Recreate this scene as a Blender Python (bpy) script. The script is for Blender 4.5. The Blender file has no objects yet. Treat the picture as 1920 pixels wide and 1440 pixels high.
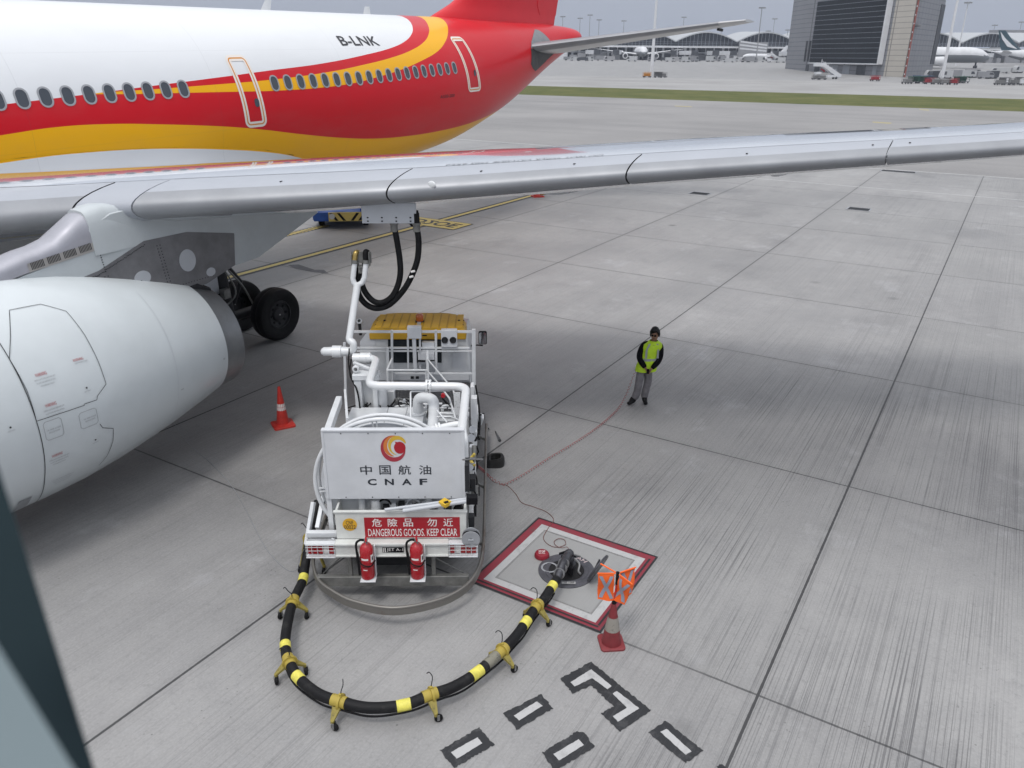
import bpy, bmesh, math, random
from mathutils import Vector, Matrix
random.seed(7)
S = bpy.context.scene
C = S.collection
PI = math.pi
rad = math.radians
# ---------------------------------------------------------------- camera, world, sun, exposure
EYE = 7.1
RC = ((0.999965433, 0.008314568, 0.0), (0.003192908, -0.384000393, 0.923327408), (0.007677069, -0.923295492, -0.384013667))
FPX, CXP, CYP = 1479.0, 960.0, 720.0
cam = bpy.data.cameras.new('camera'); camo = bpy.data.objects.new('camera', cam); C.objects.link(camo)
cam.sensor_fit = 'HORIZONTAL'; cam.sensor_width = 36.0; cam.lens = 36.0 * FPX / 1920.0
cam.clip_start = 0.05; cam.clip_end = 20000.0
cam.dof.use_dof = True; cam.dof.focus_distance = 15.0; cam.dof.aperture_fstop = 3.6
camo.matrix_world = Matrix(((RC[0][0], -RC[0][1], -RC[0][2], 0), (RC[1][0], -RC[1][1], -RC[1][2], 0), (RC[2][0], -RC[2][1], -RC[2][2], EYE), (0, 0, 0, 1)))
S.camera = camo
W = bpy.data.worlds.new('World'); S.world = W; W.use_nodes = True
SUN_EL, SUN_AZ = rad(62), rad(200)      # azimuth measured clockwise from +Y
def build_world():
    nt = W.node_tree; N = nt.nodes; L = nt.links
    for n in list(N): N.remove(n)
    out = N.new('ShaderNodeOutputWorld'); bg = N.new('ShaderNodeBackground')
    sky = N.new('ShaderNodeTexSky'); sky.sky_type = 'NISHITA'; sky.sun_disc = False
    sky.sun_elevation = SUN_EL; sky.sun_rotation = SUN_AZ; sky.dust_density = 4.0; sky.air_density = 1.2
    hs = N.new('ShaderNodeHueSaturation'); hs.inputs['Saturation'].default_value = 0.5
    L.new(sky.outputs[0], hs.inputs['Color'])
    # overcast dome: brighter overhead than at the horizon
    tc = N.new('ShaderNodeTexCoord'); sx = N.new('ShaderNodeSeparateXYZ'); L.new(tc.outputs['Generated'], sx.inputs[0])
    nz = N.new('ShaderNodeTexNoise'); nz.inputs['Scale'].default_value = 2.2; nz.inputs['Detail'].default_value = 4
    L.new(tc.outputs['Generated'], nz.inputs['Vector'])
    ad = N.new('ShaderNodeMath'); ad.operation = 'MULTIPLY_ADD'; ad.inputs[1].default_value = 0.16; ad.inputs[2].default_value = -0.08
    L.new(nz.outputs['Fac'], ad.inputs[0])
    sm = N.new('ShaderNodeMath'); sm.operation = 'ADD'; L.new(sx.outputs['Z'], sm.inputs[0]); L.new(ad.outputs[0], sm.inputs[1])
    rp = N.new('ShaderNodeValToRGB'); L.new(sm.outputs[0], rp.inputs[0])
    e = rp.color_ramp.elements
    e[0].position = 0.0; e[0].color = (4.4, 4.85, 5.9, 1)
    e[1].position = 0.95; e[1].color = (19.0, 19.3, 20.0, 1)
    m = e.new(0.2); m.color = (4.7, 5.1, 6.0, 1)
    m = e.new(0.5); m.color = (7.4, 7.8, 8.6, 1)
    mx = N.new('ShaderNodeMix'); mx.data_type = 'RGBA'; mx.inputs[0].default_value = 0.85
    L.new(hs.outputs[0], mx.inputs[6]); L.new(rp.outputs[0], mx.inputs[7])
    L.new(mx.outputs[2], bg.inputs[0]); bg.inputs[1].default_value = 0.1
    L.new(bg.outputs[0], out.inputs[0])
build_world()
sl = bpy.data.lights.new('sun', 'SUN'); sl.energy = 1.35; sl.angle = rad(13); sl.color = (1.0, 0.97, 0.93)
so = bpy.data.objects.new('sun', sl); C.objects.link(so)
_d = Vector((math.sin(SUN_AZ) * math.cos(SUN_EL), math.cos(SUN_AZ) * math.cos(SUN_EL), math.sin(SUN_EL)))
so.rotation_euler = _d.to_track_quat('Z', 'Y').to_euler()
so.location = (0, 0, 60)
S.view_settings.view_transform = 'Standard'; S.view_settings.look = 'None'
S.view_settings.exposure = -0.02; S.view_settings.gamma = 1.0; S.view_settings.use_curve_mapping = False
# ---------------------------------------------------------------- geometry helpers
def ray(px, py):
    a, b = px - CXP, py - CYP
    return Vector((RC[0][0]*a + RC[0][1]*b + RC[0][2]*FPX, RC[1][0]*a + RC[1][1]*b + RC[1][2]*FPX, RC[2][0]*a + RC[2][1]*b + RC[2][2]*FPX))
def terr(y):                      # height of the ground: flat, then a gentle rise towards the far terminal
    if y < 330: return 0.0
    if y < 620: 
        u = (y - 330) / 290.0; return 5.0 * u * u * (3 - 2 * u)
    return 5.0
def gp(px, py, z=0.0):            # point at height z seen at photo pixel (px, py)
    r = ray(px, py); t = (z - EYE) / r.z
    return Vector((r.x * t, r.y * t, z))
def far(px, Y, z=None):           # point at distance Y in photo column px, on the terrain
    zz = terr(Y) if z is None else z
    x = 0.0
    for _ in range(6):
        # column px at depth Y and height zz: solve for x
        # camera x' = R^T: use linear solve on pixel equation
        a = px - CXP
        # vector v=(x,Y,zz-EYE); cam = R^T v
        def camc(x):
            v = (x, Y, zz - EYE)
            return [sum(RC[i][j] * v[i] for i in range(3)) for j in range(3)]
        c0 = camc(0); c1 = camc(1)
        dx0, dx1 = c1[0] - c0[0], c1[2] - c0[2]
        x = (a * c0[2] - FPX * c0[0]) / (FPX * dx0 - a * dx1)
    return Vector((x, Y, zz))
def zat(px, py, Y):               # height seen at pixel row for depth Y
    r = ray(px, py); return EYE + r.z * Y / r.y

class MB:
    """collects shapes, builds ONE mesh"""
    def __init__(s): s.v = []; s.f = []; s.m = []; s.sm = []
    def add(s, vs, fs, m=0, smooth=True):
        o = len(s.v); s.v += [tuple(v) for v in vs]
        for f in fs: s.f.append(tuple(i + o for i in f)); s.m.append(m); s.sm.append(smooth)
        return s
    def box(s, c, d, m=0, rot=None, taper=None):
        hx, hy, hz = d[0] / 2, d[1] / 2, d[2] / 2
        vs = [Vector((x, y, z)) for z in (-hz, hz) for y in (-hy, hy) for x in (-hx, hx)]
        if taper: vs = [Vector((v.x * (taper[0] if v.z > 0 else 1), v.y * (taper[1] if v.z > 0 else 1), v.z)) for v in vs]
        if rot is not None: vs = [rot @ v for v in vs]
        vs = [v + Vector(c) for v in vs]
        return s.add(vs, [(0, 2, 3, 1), (4, 5, 7, 6), (0, 1, 5, 4), (2, 6, 7, 3), (0, 4, 6, 2), (1, 3, 7, 5)], m, False)
    def bb(s, a, b, m=0):         # box from corner to corner
        return s.box([(a[i] + b[i]) / 2 for i in range(3)], [abs(b[i] - a[i]) for i in range(3)], m)
    def beam(s, p, q, w, h, m=0, up=(0, 0, 1)):
        p, q = Vector(p), Vector(q); d = (q - p); L = d.length; d.normalize()
        u = Vector(up)
        if abs(d.dot(u)) > 0.98: u = Vector((0, 1, 0))
        x = d.cross(u).normalized(); z = x.cross(d)
        R = Matrix((x, d, z)).transposed()
        return s.box((p + q) / 2, (w, L, h), m, R)
    def tube(s, pts, r, n=12, m=0, closed=False, caps=True, rs=None):
        pts = [Vector(p) for p in pts]; k = len(pts); vs = []; fs = []
        t0 = (pts[1] - pts[0]).normalized()
        u = t0.orthogonal().normalized()
        for i, p in enumerate(pts):
            if closed: t = (pts[(i + 1) % k] - pts[i - 1]).normalized()
            elif i == 0: t = t0
            elif i == k - 1: t = (pts[-1] - pts[-2]).normalized()
            else: t = ((pts[i + 1] - p).normalized() + (p - pts[i - 1]).normalized()).normalized()
            u = (u - t * u.dot(t)).normalized(); w = t.cross(u)
            rr = rs[i] if rs else r
            for j in range(n):
                a = 2 * PI * j / n; vs.append(p + (u * math.cos(a) + w * math.sin(a)) * rr)
        for i in range(k if closed else k - 1):
            for j in range(n):
                a, b = i * n + j, i * n + (j + 1) % n; i2 = (i + 1) % k
                fs.append((a, b, i2 * n + (j + 1) % n, i2 * n + j))
        if caps and not closed:
            fs.append(tuple(range(n - 1, -1, -1))); fs.append(tuple((k - 1) * n + j for j in range(n)))
        return s.add(vs, fs, m)
    def cyl(s, p, q, r, n=20, m=0, r2=None):
        return s.tube([p, q], r, n, m, rs=[r, r if r2 is None else r2])
    def lathe(s, prof, n=32, m=0, o=(0, 0, 0), ax=(0, 0, 1), ms=None, close=False):
        """prof: (radius, height along ax)"""
        ax = Vector(ax).normalized(); u = ax.orthogonal().normalized(); w = ax.cross(u); o = Vector(o)
        vs = []; k = len(prof)
        for r, h in prof:
            for j in range(n):
                a = 2 * PI * j / n; vs.append(o + ax * h + (u * math.cos(a) + w * math.sin(a)) * max(r, 1e-4))
        base = len(s.v); s.v += [tuple(v) for v in vs]
        for i in range(k - 1 + (1 if close else 0)):
            i2 = (i + 1) % k
            for j in range(n):
                s.f.append((base + i * n + j, base + i * n + (j + 1) % n, base + i2 * n + (j + 1) % n, base + i2 * n + j))
                s.m.append(ms[i] if ms else m); s.sm.append(True)
        return s
    def ball(s, c, r, n=14, m=0, sc=(1, 1, 1)):
        k = n // 2 + 1; base = len(s.v)
        for i in range(k):
            ph = PI * i / (k - 1)
            for j in range(n):
                a = 2 * PI * j / n
                s.v.append((c[0] + max(math.sin(ph), 1e-4) * math.cos(a) * r * sc[0], c[1] + max(math.sin(ph), 1e-4) * math.sin(a) * r * sc[1], c[2] + math.cos(ph) * r * sc[2]))
        for i in range(k - 1):
            for j in range(n):
                s.f.append((base + i * n + j, base + (i + 1) * n + j, base + (i + 1) * n + (j + 1) % n, base + i * n + (j + 1) % n)); s.m.append(m); s.sm.append(True)
        return s
    def prism(s, poly, a, b, f, m=0):
        """poly 2-D outline; f(u, v, w) -> 3-D; extruded from w=a to w=b"""
        n = len(poly); vs = [f(u, v, a) for u, v in poly] + [f(u, v, b) for u, v in poly]
        fs = [tuple(range(n - 1, -1, -1)), tuple(range(n, 2 * n))] + [(i, (i + 1) % n, n + (i + 1) % n, n + i) for i in range(n)]
        return s.add(vs, fs, m, False)
    def loft(s, rings, m=0, caps=True, closed_ring=True):
        n = len(rings[0]); vs = [p for r in rings for p in r]; fs = []
        for i in range(len(rings) - 1):
            for j in range(n if closed_ring else n - 1):
                fs.append((i * n + j, i * n + (j + 1) % n, (i + 1) * n + (j + 1) % n, (i + 1) * n + j))
        if caps: fs.append(tuple(range(n - 1, -1, -1))); fs.append(tuple((len(rings) - 1) * n + j for j in range(n)))
        return s.add(vs, fs, m)
    def sheet(s, poly, z=0.0, m=0):
        return s.add([(p[0], p[1], z) for p in poly], [tuple(range(len(poly)))], m, False)
    def mesh(s, name, mats, ang=35, fixn=True):
        me = bpy.data.meshes.new(name); me.from_pydata(s.v, [], s.f); 
        for mt in (mats if isinstance(mats, (list, tuple)) else [mats]): me.materials.append(mt)
        me.polygons.foreach_set('material_index', s.m); me.polygons.foreach_set('use_smooth', [True] * len(s.f))
        if fixn:
            bm = bmesh.new(); bm.from_mesh(me); bmesh.ops.recalc_face_normals(bm, faces=bm.faces); bm.to_mesh(me); bm.free()
        me.update()
        try: me.set_sharp_from_angle(angle=rad(ang))
        except Exception: pass
        return me
    def build(s, name, mats, parent=None, bevel=0, ang=35, fixn=True, **kw):
        o = bpy.data.objects.new(name, s.mesh(name, mats, ang, fixn)); C.objects.link(o)
        if parent is not None: o.parent = parent
        if bevel:
            b = o.modifiers.new('bevel', 'BEVEL'); b.width = bevel; b.segments = 2; b.limit_method = 'ANGLE'; b.angle_limit = rad(40); b.harden_normals = False
        if kw: tag(o, **kw)
        return o
def tag(o, label=None, cat=None, group=None, kind=None):
    if label: o['label'] = label
    if cat: o['category'] = cat
    if group: o['group'] = group
    if kind: o['kind'] = kind
    return o
def empty(name, loc=(0, 0, 0), rz=0.0, **kw):
    o = bpy.data.objects.new(name, None); C.objects.link(o); o.location = loc; o.rotation_euler = (0, 0, rz); o.empty_display_size = 0.2
    return tag(o, **kw)
def kids(o): return [c for c in bpy.data.objects if c.parent == o]
def dup(o, parent=None):
    c = o.copy(); C.objects.link(c)
    if parent is not None: c.parent = parent
    for ch in kids(o):
        dup(ch, c)
    return c
def spline(pts, n=8, closed=False):
    pts = [Vector(p) for p in pts]; out = []; k = len(pts)
    for i in range(k if closed else k - 1):
        p1, p2 = pts[i], pts[(i + 1) % k]
        p0 = pts[i - 1] if (i > 0 or closed) else p1 * 2 - p2
        p3 = pts[(i + 2) % k] if (i + 2 < k or closed) else p2 * 2 - p1
        for j in range(n):
            t = j / n
            out.append(0.5 * ((2 * p1) + (p2 - p0) * t + (2 * p0 - 5 * p1 + 4 * p2 - p3) * t * t + (3 * p1 - p0 - 3 * p2 + p3) * t ** 3))
    if not closed: out.append(pts[-1])
    return out
def fillet(pts, r, n=6):          # polyline with rounded bends
    pts = [Vector(p) for p in pts]; out = [pts[0]]
    for i in range(1, len(pts) - 1):
        a, b, c = pts[i - 1], pts[i], pts[i + 1]
        u = (a - b); w = (c - b); lu, lw = u.length, w.length; u.normalize(); w.normalize()
        ang = u.angle(w); d = min(r / max(math.tan(ang / 2), 0.05), lu * 0.48, lw * 0.48)
        p, q = b + u * d, b + w * d
        for j in range(n + 1):
            t = j / n; out.append(p * (1 - t) ** 2 + b * 2 * t * (1 - t) + q * t * t)
    out.append(pts[-1]); return out
def interp(tab, x):
    if x <= tab[0][0]: return tab[0][1]
    for (a, fa), (b, fb) in zip(tab, tab[1:]):
        if x <= b: return fa + (fb - fa) * (x - a) / (b - a)
    return tab[-1][1]
def smooth_tab(tab, x):           # monotone-ish cubic through the table
    n = len(tab)
    if x <= tab[0][0]: return tab[0][1]
    if x >= tab[-1][0]: return tab[-1][1]
    for i in range(n - 1):
        x0, y0 = tab[i]; x1, y1 = tab[i + 1]
        if x <= x1:
            h = x1 - x0
            m0 = (y1 - tab[i - 1][1]) / (x1 - tab[i - 1][0]) if i > 0 else (y1 - y0) / h
            m1 = (tab[i + 2][1] - y0) / (tab[i + 2][0] - x0) if i + 2 < n else (y1 - y0) / h
            t = (x - x0) / h
            return (2*t**3 - 3*t*t + 1) * y0 + (t**3 - 2*t*t + t) * h * m0 + (-2*t**3 + 3*t*t) * y1 + (t**3 - t*t) * h * m1
def rrect(w, h, r, n=5, cx=0.0, cy=0.0):
    out = []
    for sx, sy, a0 in ((1, 1, 0), (-1, 1, 90), (-1, -1, 180), (1, -1, 270)):
        for i in range(n + 1):
            a = rad(a0 + 90 * i / n); out.append((cx + sx * (w / 2 - r) + r * math.cos(a), cy + sy * (h / 2 - r) + r * math.sin(a)))
    return out
def ring2d(outer, inner):         # two loops of equal length -> (verts, faces)
    n = len(outer); return list(outer) + list(inner), [(i, (i + 1) % n, n + (i + 1) % n, n + i) for i in range(n)]
def text2d(body, w, h, bold=0.0, sx=None, spacing=1.0):
    """flat lettering fitted to a w x h box centred on 0: (verts 2-D, faces)"""
    cu = bpy.data.curves.new('lettering', 'FONT'); cu.body = body; cu.offset = bold; cu.resolution_u = 3; cu.space_character = spacing
    o = bpy.data.objects.new('lettering', cu); C.objects.link(o); bpy.context.view_layer.update()
    me = bpy.data.meshes.new_from_object(o); vs = [v.co.copy() for v in me.vertices]; fs = [tuple(p.vertices) for p in me.polygons]
    bpy.data.objects.remove(o); bpy.data.curves.remove(cu); bpy.data.meshes.remove(me)
    x0, x1 = min(v.x for v in vs), max(v.x for v in vs); y0, y1 = min(v.y for v in vs), max(v.y for v in vs)
    return [((v.x - (x0 + x1) / 2) / (x1 - x0) * w, (v.y - (y0 + y1) / 2) / (y1 - y0) * h) for v in vs], fs
# ---------------------------------------------------------------- materials
def mat(name, col, rough=0.5, metal=0.0, coat=0.0, var=0.0, vscale=3.0, bump=0.0, bscale=40.0, dirt=None, emit=None, alpha=1.0, spec=0.5, stretch=None):
    m = bpy.data.materials.new(name); m.use_nodes = True; nt = m.node_tree; N = nt.nodes; L = nt.links
    b = N['Principled BSDF']; b.inputs['Base Color'].default_value = (*col, 1); b.inputs['Roughness'].default_value = rough
    b.inputs['Metallic'].default_value = metal; b.inputs['Coat Weight'].default_value = coat; b.inputs['Specular IOR Level'].default_value = spec
    b.inputs['Coat Roughness'].default_value = 0.08
    tc = N.new('ShaderNodeTexCoord'); vec = tc.outputs['Object']
    if stretch:
        mp = N.new('ShaderNodeMapping'); mp.inputs['Scale'].default_value = stretch; L.new(vec, mp.inputs[0]); vec = mp.outputs[0]
    if var or dirt:
        nz = N.new('ShaderNodeTexNoise'); nz.inputs['Scale'].default_value = vscale; nz.inputs['Detail'].default_value = 6; nz.inputs['Roughness'].default_value = 0.62; L.new(vec, nz.inputs['Vector'])
        rp = N.new('ShaderNodeValToRGB'); L.new(nz.outputs['Fac'], rp.inputs[0]); e = rp.color_ramp.elements
        e[0].position = 0.32; e[1].position = 0.68
        lo = tuple(max(0, c * (1 - var)) for c in col) if dirt is None else dirt
        e[0].color = (*lo, 1); e[1].color = (*[min(1, c * (1 + var * 0.4)) for c in col], 1)
        if dirt is not None: e[0].position = 0.22; e[1].position = 0.46
        L.new(rp.outputs[0], b.inputs['Base Color'])
        mr = N.new('ShaderNodeMapRange'); mr.inputs[3].default_value = min(1, rough + 0.12); mr.inputs[4].default_value = max(0.03, rough - 0.06)
        L.new(nz.outputs['Fac'], mr.inputs[0]); L.new(mr.outputs[0], b.inputs['Roughness'])
    if bump:
        n2 = N.new('ShaderNodeTexNoise'); n2.inputs['Scale'].default_value = bscale; n2.inputs['Detail'].default_value = 4; L.new(vec, n2.inputs['Vector'])
        bp = N.new('ShaderNodeBump'); bp.inputs['Strength'].default_value = bump; bp.inputs['Distance'].default_value = 0.01
        L.new(n2.outputs['Fac'], bp.inputs['Height']); L.new(bp.outputs[0], b.inputs['Normal'])
    if emit: b.inputs['Emission Color'].default_value = (*emit[0], 1); b.inputs['Emission Strength'].default_value = emit[1]
    return m
def srgb(r, g, b): return tuple(((c / 255) / 12.92 if c / 255 <= 0.04045 else ((c / 255 + 0.055) / 1.055) ** 2.4) for c in (r, g, b))
M = {}
M['white'] = mat('white paint', (0.70, 0.715, 0.725), 0.28, coat=0.3, var=0.06, vscale=1.4)
M['twhite'] = mat('white truck enamel', (0.64, 0.655, 0.67), 0.34, coat=0.2, var=0.10, vscale=5)
M['tpanel'] = mat('white panel enamel', (0.60, 0.615, 0.64), 0.36, var=0.10, vscale=2.5)
M['tcream'] = mat('soiled white enamel', (0.62, 0.63, 0.605), 0.4, var=0.14, vscale=4)
M['black'] = mat('black rubber', (0.010, 0.010, 0.011), 0.6, spec=0.14, var=0.3, vscale=8)
M['dark'] = mat('dark steel', (0.022, 0.023, 0.026), 0.55, var=0.3, vscale=6, spec=0.3)
M['matblack'] = mat('matte black', (0.010, 0.010, 0.012), 0.85, spec=0.12)
M['steel'] = mat('worn steel', (0.30, 0.30, 0.30), 0.42, metal=0.8, var=0.3, vscale=9)
M['galv'] = mat('dull galvanised steel', (0.22, 0.22, 0.21), 0.5, metal=0.55, var=0.3, vscale=7)
M['grey'] = mat('grey paint', (0.30, 0.31, 0.33), 0.45, var=0.12)
M['lgrey'] = mat('light grey paint', (0.48, 0.50, 0.53), 0.35, var=0.08, vscale=2)
M['yellow'] = mat('yellow paint', (0.72, 0.46, 0.03), 0.4, var=0.25, vscale=6)
M['hiyel'] = mat('lemon yellow tape', (0.72, 0.65, 0.11), 0.5, var=0.25, vscale=14)
M['dullyel'] = mat('scuffed ochre paint', (0.38, 0.29, 0.05), 0.6, dirt=(0.10, 0.085, 0.04), vscale=12)
M['red'] = mat('red enamel', (0.40, 0.012, 0.02), 0.25, coat=0.4, var=0.12, vscale=5)
M['coner'] = mat('red cone plastic', (0.52, 0.03, 0.02), 0.45, var=0.25, vscale=6)
M['brass'] = mat('brass', (0.55, 0.40, 0.14), 0.35, metal=0.8, var=0.2)
M['glass'] = mat('dark glass', (0.02, 0.025, 0.03), 0.06, spec=0.6)
# ---------------------------------------------------------------- the ground
GA = rad(31.3)                                       # direction of the slab rows
EA = Vector((math.sin(GA), math.cos(GA), 0)); EB = Vector((-math.cos(GA), math.sin(GA), 0))
GRZ = PI / 2 - GA
def ab(a, b, z=0.0): return EA * a + EB * b + Vector((0, 0, z))
def toab(p): return (p.dot(EA), p.dot(EB))
def math_node(N, L, op, a, b=None, c=None, clamp=False):
    n = N.new('ShaderNodeMath'); n.operation = op; n.use_clamp = clamp
    for i, v in enumerate((a, b, c)):
        if v is None: continue
        if isinstance(v, (int, float)): n.inputs[i].default_value = v
        else: L.new(v, n.inputs[i])
    return n.outputs[0]
def mixc(N, L, f, a, b):
    n = N.new('ShaderNodeMix'); n.data_type = 'RGBA'
    if isinstance(f, (int, float)): n.inputs[0].default_value = f
    else: L.new(f, n.inputs[0])
    for i, v in ((6, a), (7, b)):
        if isinstance(v, tuple): n.inputs[i].default_value = (*v, 1)
        else: L.new(v, n.inputs[i])
    return n.outputs[2]
def noise(N, L, vec, scale, detail=4, rough=0.55, stretch=None, dist=0.0):
    if stretch:
        mp = N.new('ShaderNodeMapping'); mp.inputs['Scale'].default_value = stretch; L.new(vec, mp.inputs[0]); vec = mp.outputs[0]
    n = N.new('ShaderNodeTexNoise'); n.inputs['Scale'].default_value = scale; n.inputs['Detail'].default_value = detail
    n.inputs['Roughness'].default_value = rough; n.inputs['Distortion'].default_value = dist; L.new(vec, n.inputs['Vector']); return n.outputs['Fac']
def rng(N, L, v, a, b, c=0.0, d=1.0):
    n = N.new('ShaderNodeMapRange'); n.clamp = True; L.new(v, n.inputs[0])
    for i, x in zip((1, 2, 3, 4), (a, b, c, d)): n.inputs[i].default_value = x
    return n.outputs[0]
SLA, SLB, A0, B0 = 5.907, 6.16, 7.843, 1.260
def concrete():
    m = bpy.data.materials.new('apron concrete'); m.use_nodes = True; nt = m.node_tree; N = nt.nodes; L = nt.links; bs = N['Principled BSDF']
    tc = N.new('ShaderNodeTexCoord'); v = tc.outputs['Object']; sx = N.new('ShaderNodeSeparateXYZ'); L.new(v, sx.inputs[0]); X, Y = sx.outputs[0], sx.outputs[1]
    xa = math_node(N, L, 'DIVIDE', math_node(N, L, 'SUBTRACT', X, A0), SLA); yb = math_node(N, L, 'DIVIDE', math_node(N, L, 'SUBTRACT', Y, B0), SLB)
    fx, fy = math_node(N, L, 'FLOOR', xa), math_node(N, L, 'FLOOR', yb)
    cm = N.new('ShaderNodeCombineXYZ'); L.new(fx, cm.inputs[0]); L.new(fy, cm.inputs[1])
    wn = N.new('ShaderNodeTexWhiteNoise'); wn.noise_dimensions = '2D'; L.new(cm.outputs[0], wn.inputs['Vector'])
    slab = wn.outputs['Value']
    # distance to the nearest joint (m)
    da = math_node(N, L, 'MULTIPLY', math_node(N, L, 'PINGPONG', xa, 0.5), SLA)
    db = math_node(N, L, 'MULTIPLY', math_node(N, L, 'PINGPONG', yb, 0.5), SLB)
    wob = math_node(N, L, 'MULTIPLY', noise(N, L, v, 9.0, 3), 0.012)
    # joint strength wanders along its length
    ja = rng(N, L, noise(N, L, v, 0.25, 2), 0.35, 0.6, 0.55, 1.0)
    la = math_node(N, L, 'MULTIPLY', math_node(N, L, 'LESS_THAN', math_node(N, L, 'SUBTRACT', da, wob), 0.0095), ja)
    lb = math_node(N, L, 'LESS_THAN', math_node(N, L, 'SUBTRACT', db, wob), 0.012)
    joint = math_node(N, L, 'MAXIMUM', la, lb)
    # tining: fine grooves along the rows, worn away in patches
    st = noise(N, L, v, 1.0, 3, 0.7, (0.075, 30.0, 1.0)); st2 = noise(N, L, v, 1.0, 2, 0.6, (0.16, 60.0, 1.0))
    groove = math_node(N, L, 'MAXIMUM', rng(N, L, st, 0.475, 0.40), math_node(N, L, 'MULTIPLY', rng(N, L, st2, 0.46, 0.36), 0.75))
    patch = rng(N, L, noise(N, L, v, 0.36, 5, 0.65, (0.55, 1.0, 1.0)), 0.40, 0.62)
    patch = math_node(N, L, 'MULTIPLY', patch, rng(N, L, slab, 0.0, 0.8, 0.35, 1.0))
    patch = math_node(N, L, 'MULTIPLY', patch, rng(N, L, Y, 8.0, 2.0, 0.12, 1.0)); patch = math_node(N, L, 'MULTIPLY', patch, rng(N, L, X, 16.0, 25.0, 1.0, 0.30))
    gro = math_node(N, L, 'MULTIPLY', groove, math_node(N, L, 'MULTIPLY_ADD', patch, 0.85, 0.12))
    # rubber and wear: long soft streaks and clouds
    smear = rng(N, L, noise(N, L, v, 0.5, 5, 0.6, (0.10, 1.3, 1.0)), 0.50, 0.78)
    cloud = noise(N, L, v, 0.16, 6, 0.62); fine = noise(N, L, v, 30.0, 4, 0.7); mott = noise(N, L, v, 2.2, 6, 0.65)
    col = mixc(N, L, rng(N, L, cloud, 0.3, 0.7), (0.202, 0.199, 0.199), (0.340, 0.335, 0.331))
    col = mixc(N, L, math_node(N, L, 'MULTIPLY', rng(N, L, slab, 0, 1), 0.36), col, (0.225, 0.224, 0.218))
    col = mixc(N, L, math_node(N, L, 'MULTIPLY', rng(N, L, mott, 0.42, 0.72), 0.30), col, (0.19, 0.19, 0.195))
    col = mixc(N, L, math_node(N, L, 'MULTIPLY', smear, 0.16), col, (0.085, 0.085, 0.09))
    tyre = rng(N, L, noise(N, L, v, 0.30, 7, 0.70, (0.7, 1.0, 1.0), 0.2), 0.54, 0.76)
    band = math_node(N, L, 'MULTIPLY', rng(N, L, math_node(N, L, 'ABSOLUTE', math_node(N, L, 'SUBTRACT', X, 15.5)), 5.5, 1.0), rng(N, L, noise(N, L, v, 0.22, 6, 0.65), 0.36, 0.62)); col = mixc(N, L, math_node(N, L, 'MULTIPLY', band, 0.34), col, (0.11, 0.11, 0.118))
    col = mixc(N, L, math_node(N, L, 'MULTIPLY', tyre, 0.46), col, (0.09, 0.09, 0.095))
    wash = rng(N, L, noise(N, L, v, 0.55, 5, 0.7, (0.8, 1.0, 1.0)), 0.58, 0.72); col = mixc(N, L, math_node(N, L, 'MULTIPLY', wash, 0.45), col, (0.39, 0.39, 0.40))
    col = mixc(N, L, math_node(N, L, 'MULTIPLY', rng(N, L, fine, 0.42, 0.70), 0.22), col, (0.46, 0.455, 0.45))
    grit = noise(N, L, v, 9.0, 6, 0.8); col = mixc(N, L, math_node(N, L, 'MULTIPLY', rng(N, L, grit, 0.54, 0.70), 0.34), col, (0.11, 0.11, 0.112))
    col = mixc(N, L, math_node(N, L, 'MULTIPLY', gro, 0.80), col, (0.055, 0.055, 0.06))
    pit_ = N.new('ShaderNodeTexVoronoi'); pit_.inputs['Scale'].default_value = 11.0; L.new(v, pit_.inputs['Vector'])
    pk = math_node(N, L, 'MULTIPLY', rng(N, L, pit_.outputs['Distance'], 0.16, 0.08), rng(N, L, noise(N, L, v, 0.7, 4, 0.7), 0.54, 0.66)); col = mixc(N, L, math_node(N, L, 'MULTIPLY', pk, 0.7), col, (0.07, 0.07, 0.07))
    # oil spots
    vo = N.new('ShaderNodeTexVoronoi'); vo.inputs['Scale'].default_value = 0.42; vo.inputs['Randomness'].default_value = 1.0; L.new(v, vo.inputs['Vector'])
    spot = math_node(N, L, 'MULTIPLY', rng(N, L, math_node(N, L, 'ADD', vo.outputs['Distance'], math_node(N, L, 'MULTIPLY', mott, 0.12)), 0.16, 0.09), rng(N, L, noise(N, L, v, 0.2, 2), 0.5, 0.6))
    col = mixc(N, L, math_node(N, L, 'MULTIPLY', spot, 0.6), col, (0.07, 0.07, 0.07))
    # stained band beside the joints
    edge = math_node(N, L, 'MULTIPLY', rng(N, L, math_node(N, L, 'MINIMUM', da, db), 0.22, 0.0), 0.20)
    col = mixc(N, L, math_node(N, L, 'MULTIPLY', edge, mott), col, (0.06, 0.06, 0.06))
    col = mixc(N, L, math_node(N, L, 'MULTIPLY', joint, 0.88), col, (0.022, 0.022, 0.024))
    L.new(col, bs.inputs['Base Color']); bs.inputs['Roughness'].default_value = 0.62
    L.new(rng(N, L, cloud, 0.3, 0.7, 0.55, 0.75), bs.inputs['Roughness'])
    bp = N.new('ShaderNodeBump'); bp.inputs['Strength'].default_value = 0.35; bp.inputs['Distance'].default_value = 0.004
    h = math_node(N, L, 'SUBTRACT', fine, math_node(N, L, 'MULTIPLY', gro, 2.0)); L.new(h, bp.inputs['Height']); L.new(bp.outputs[0], bs.inputs['Normal'])
    return m
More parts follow.
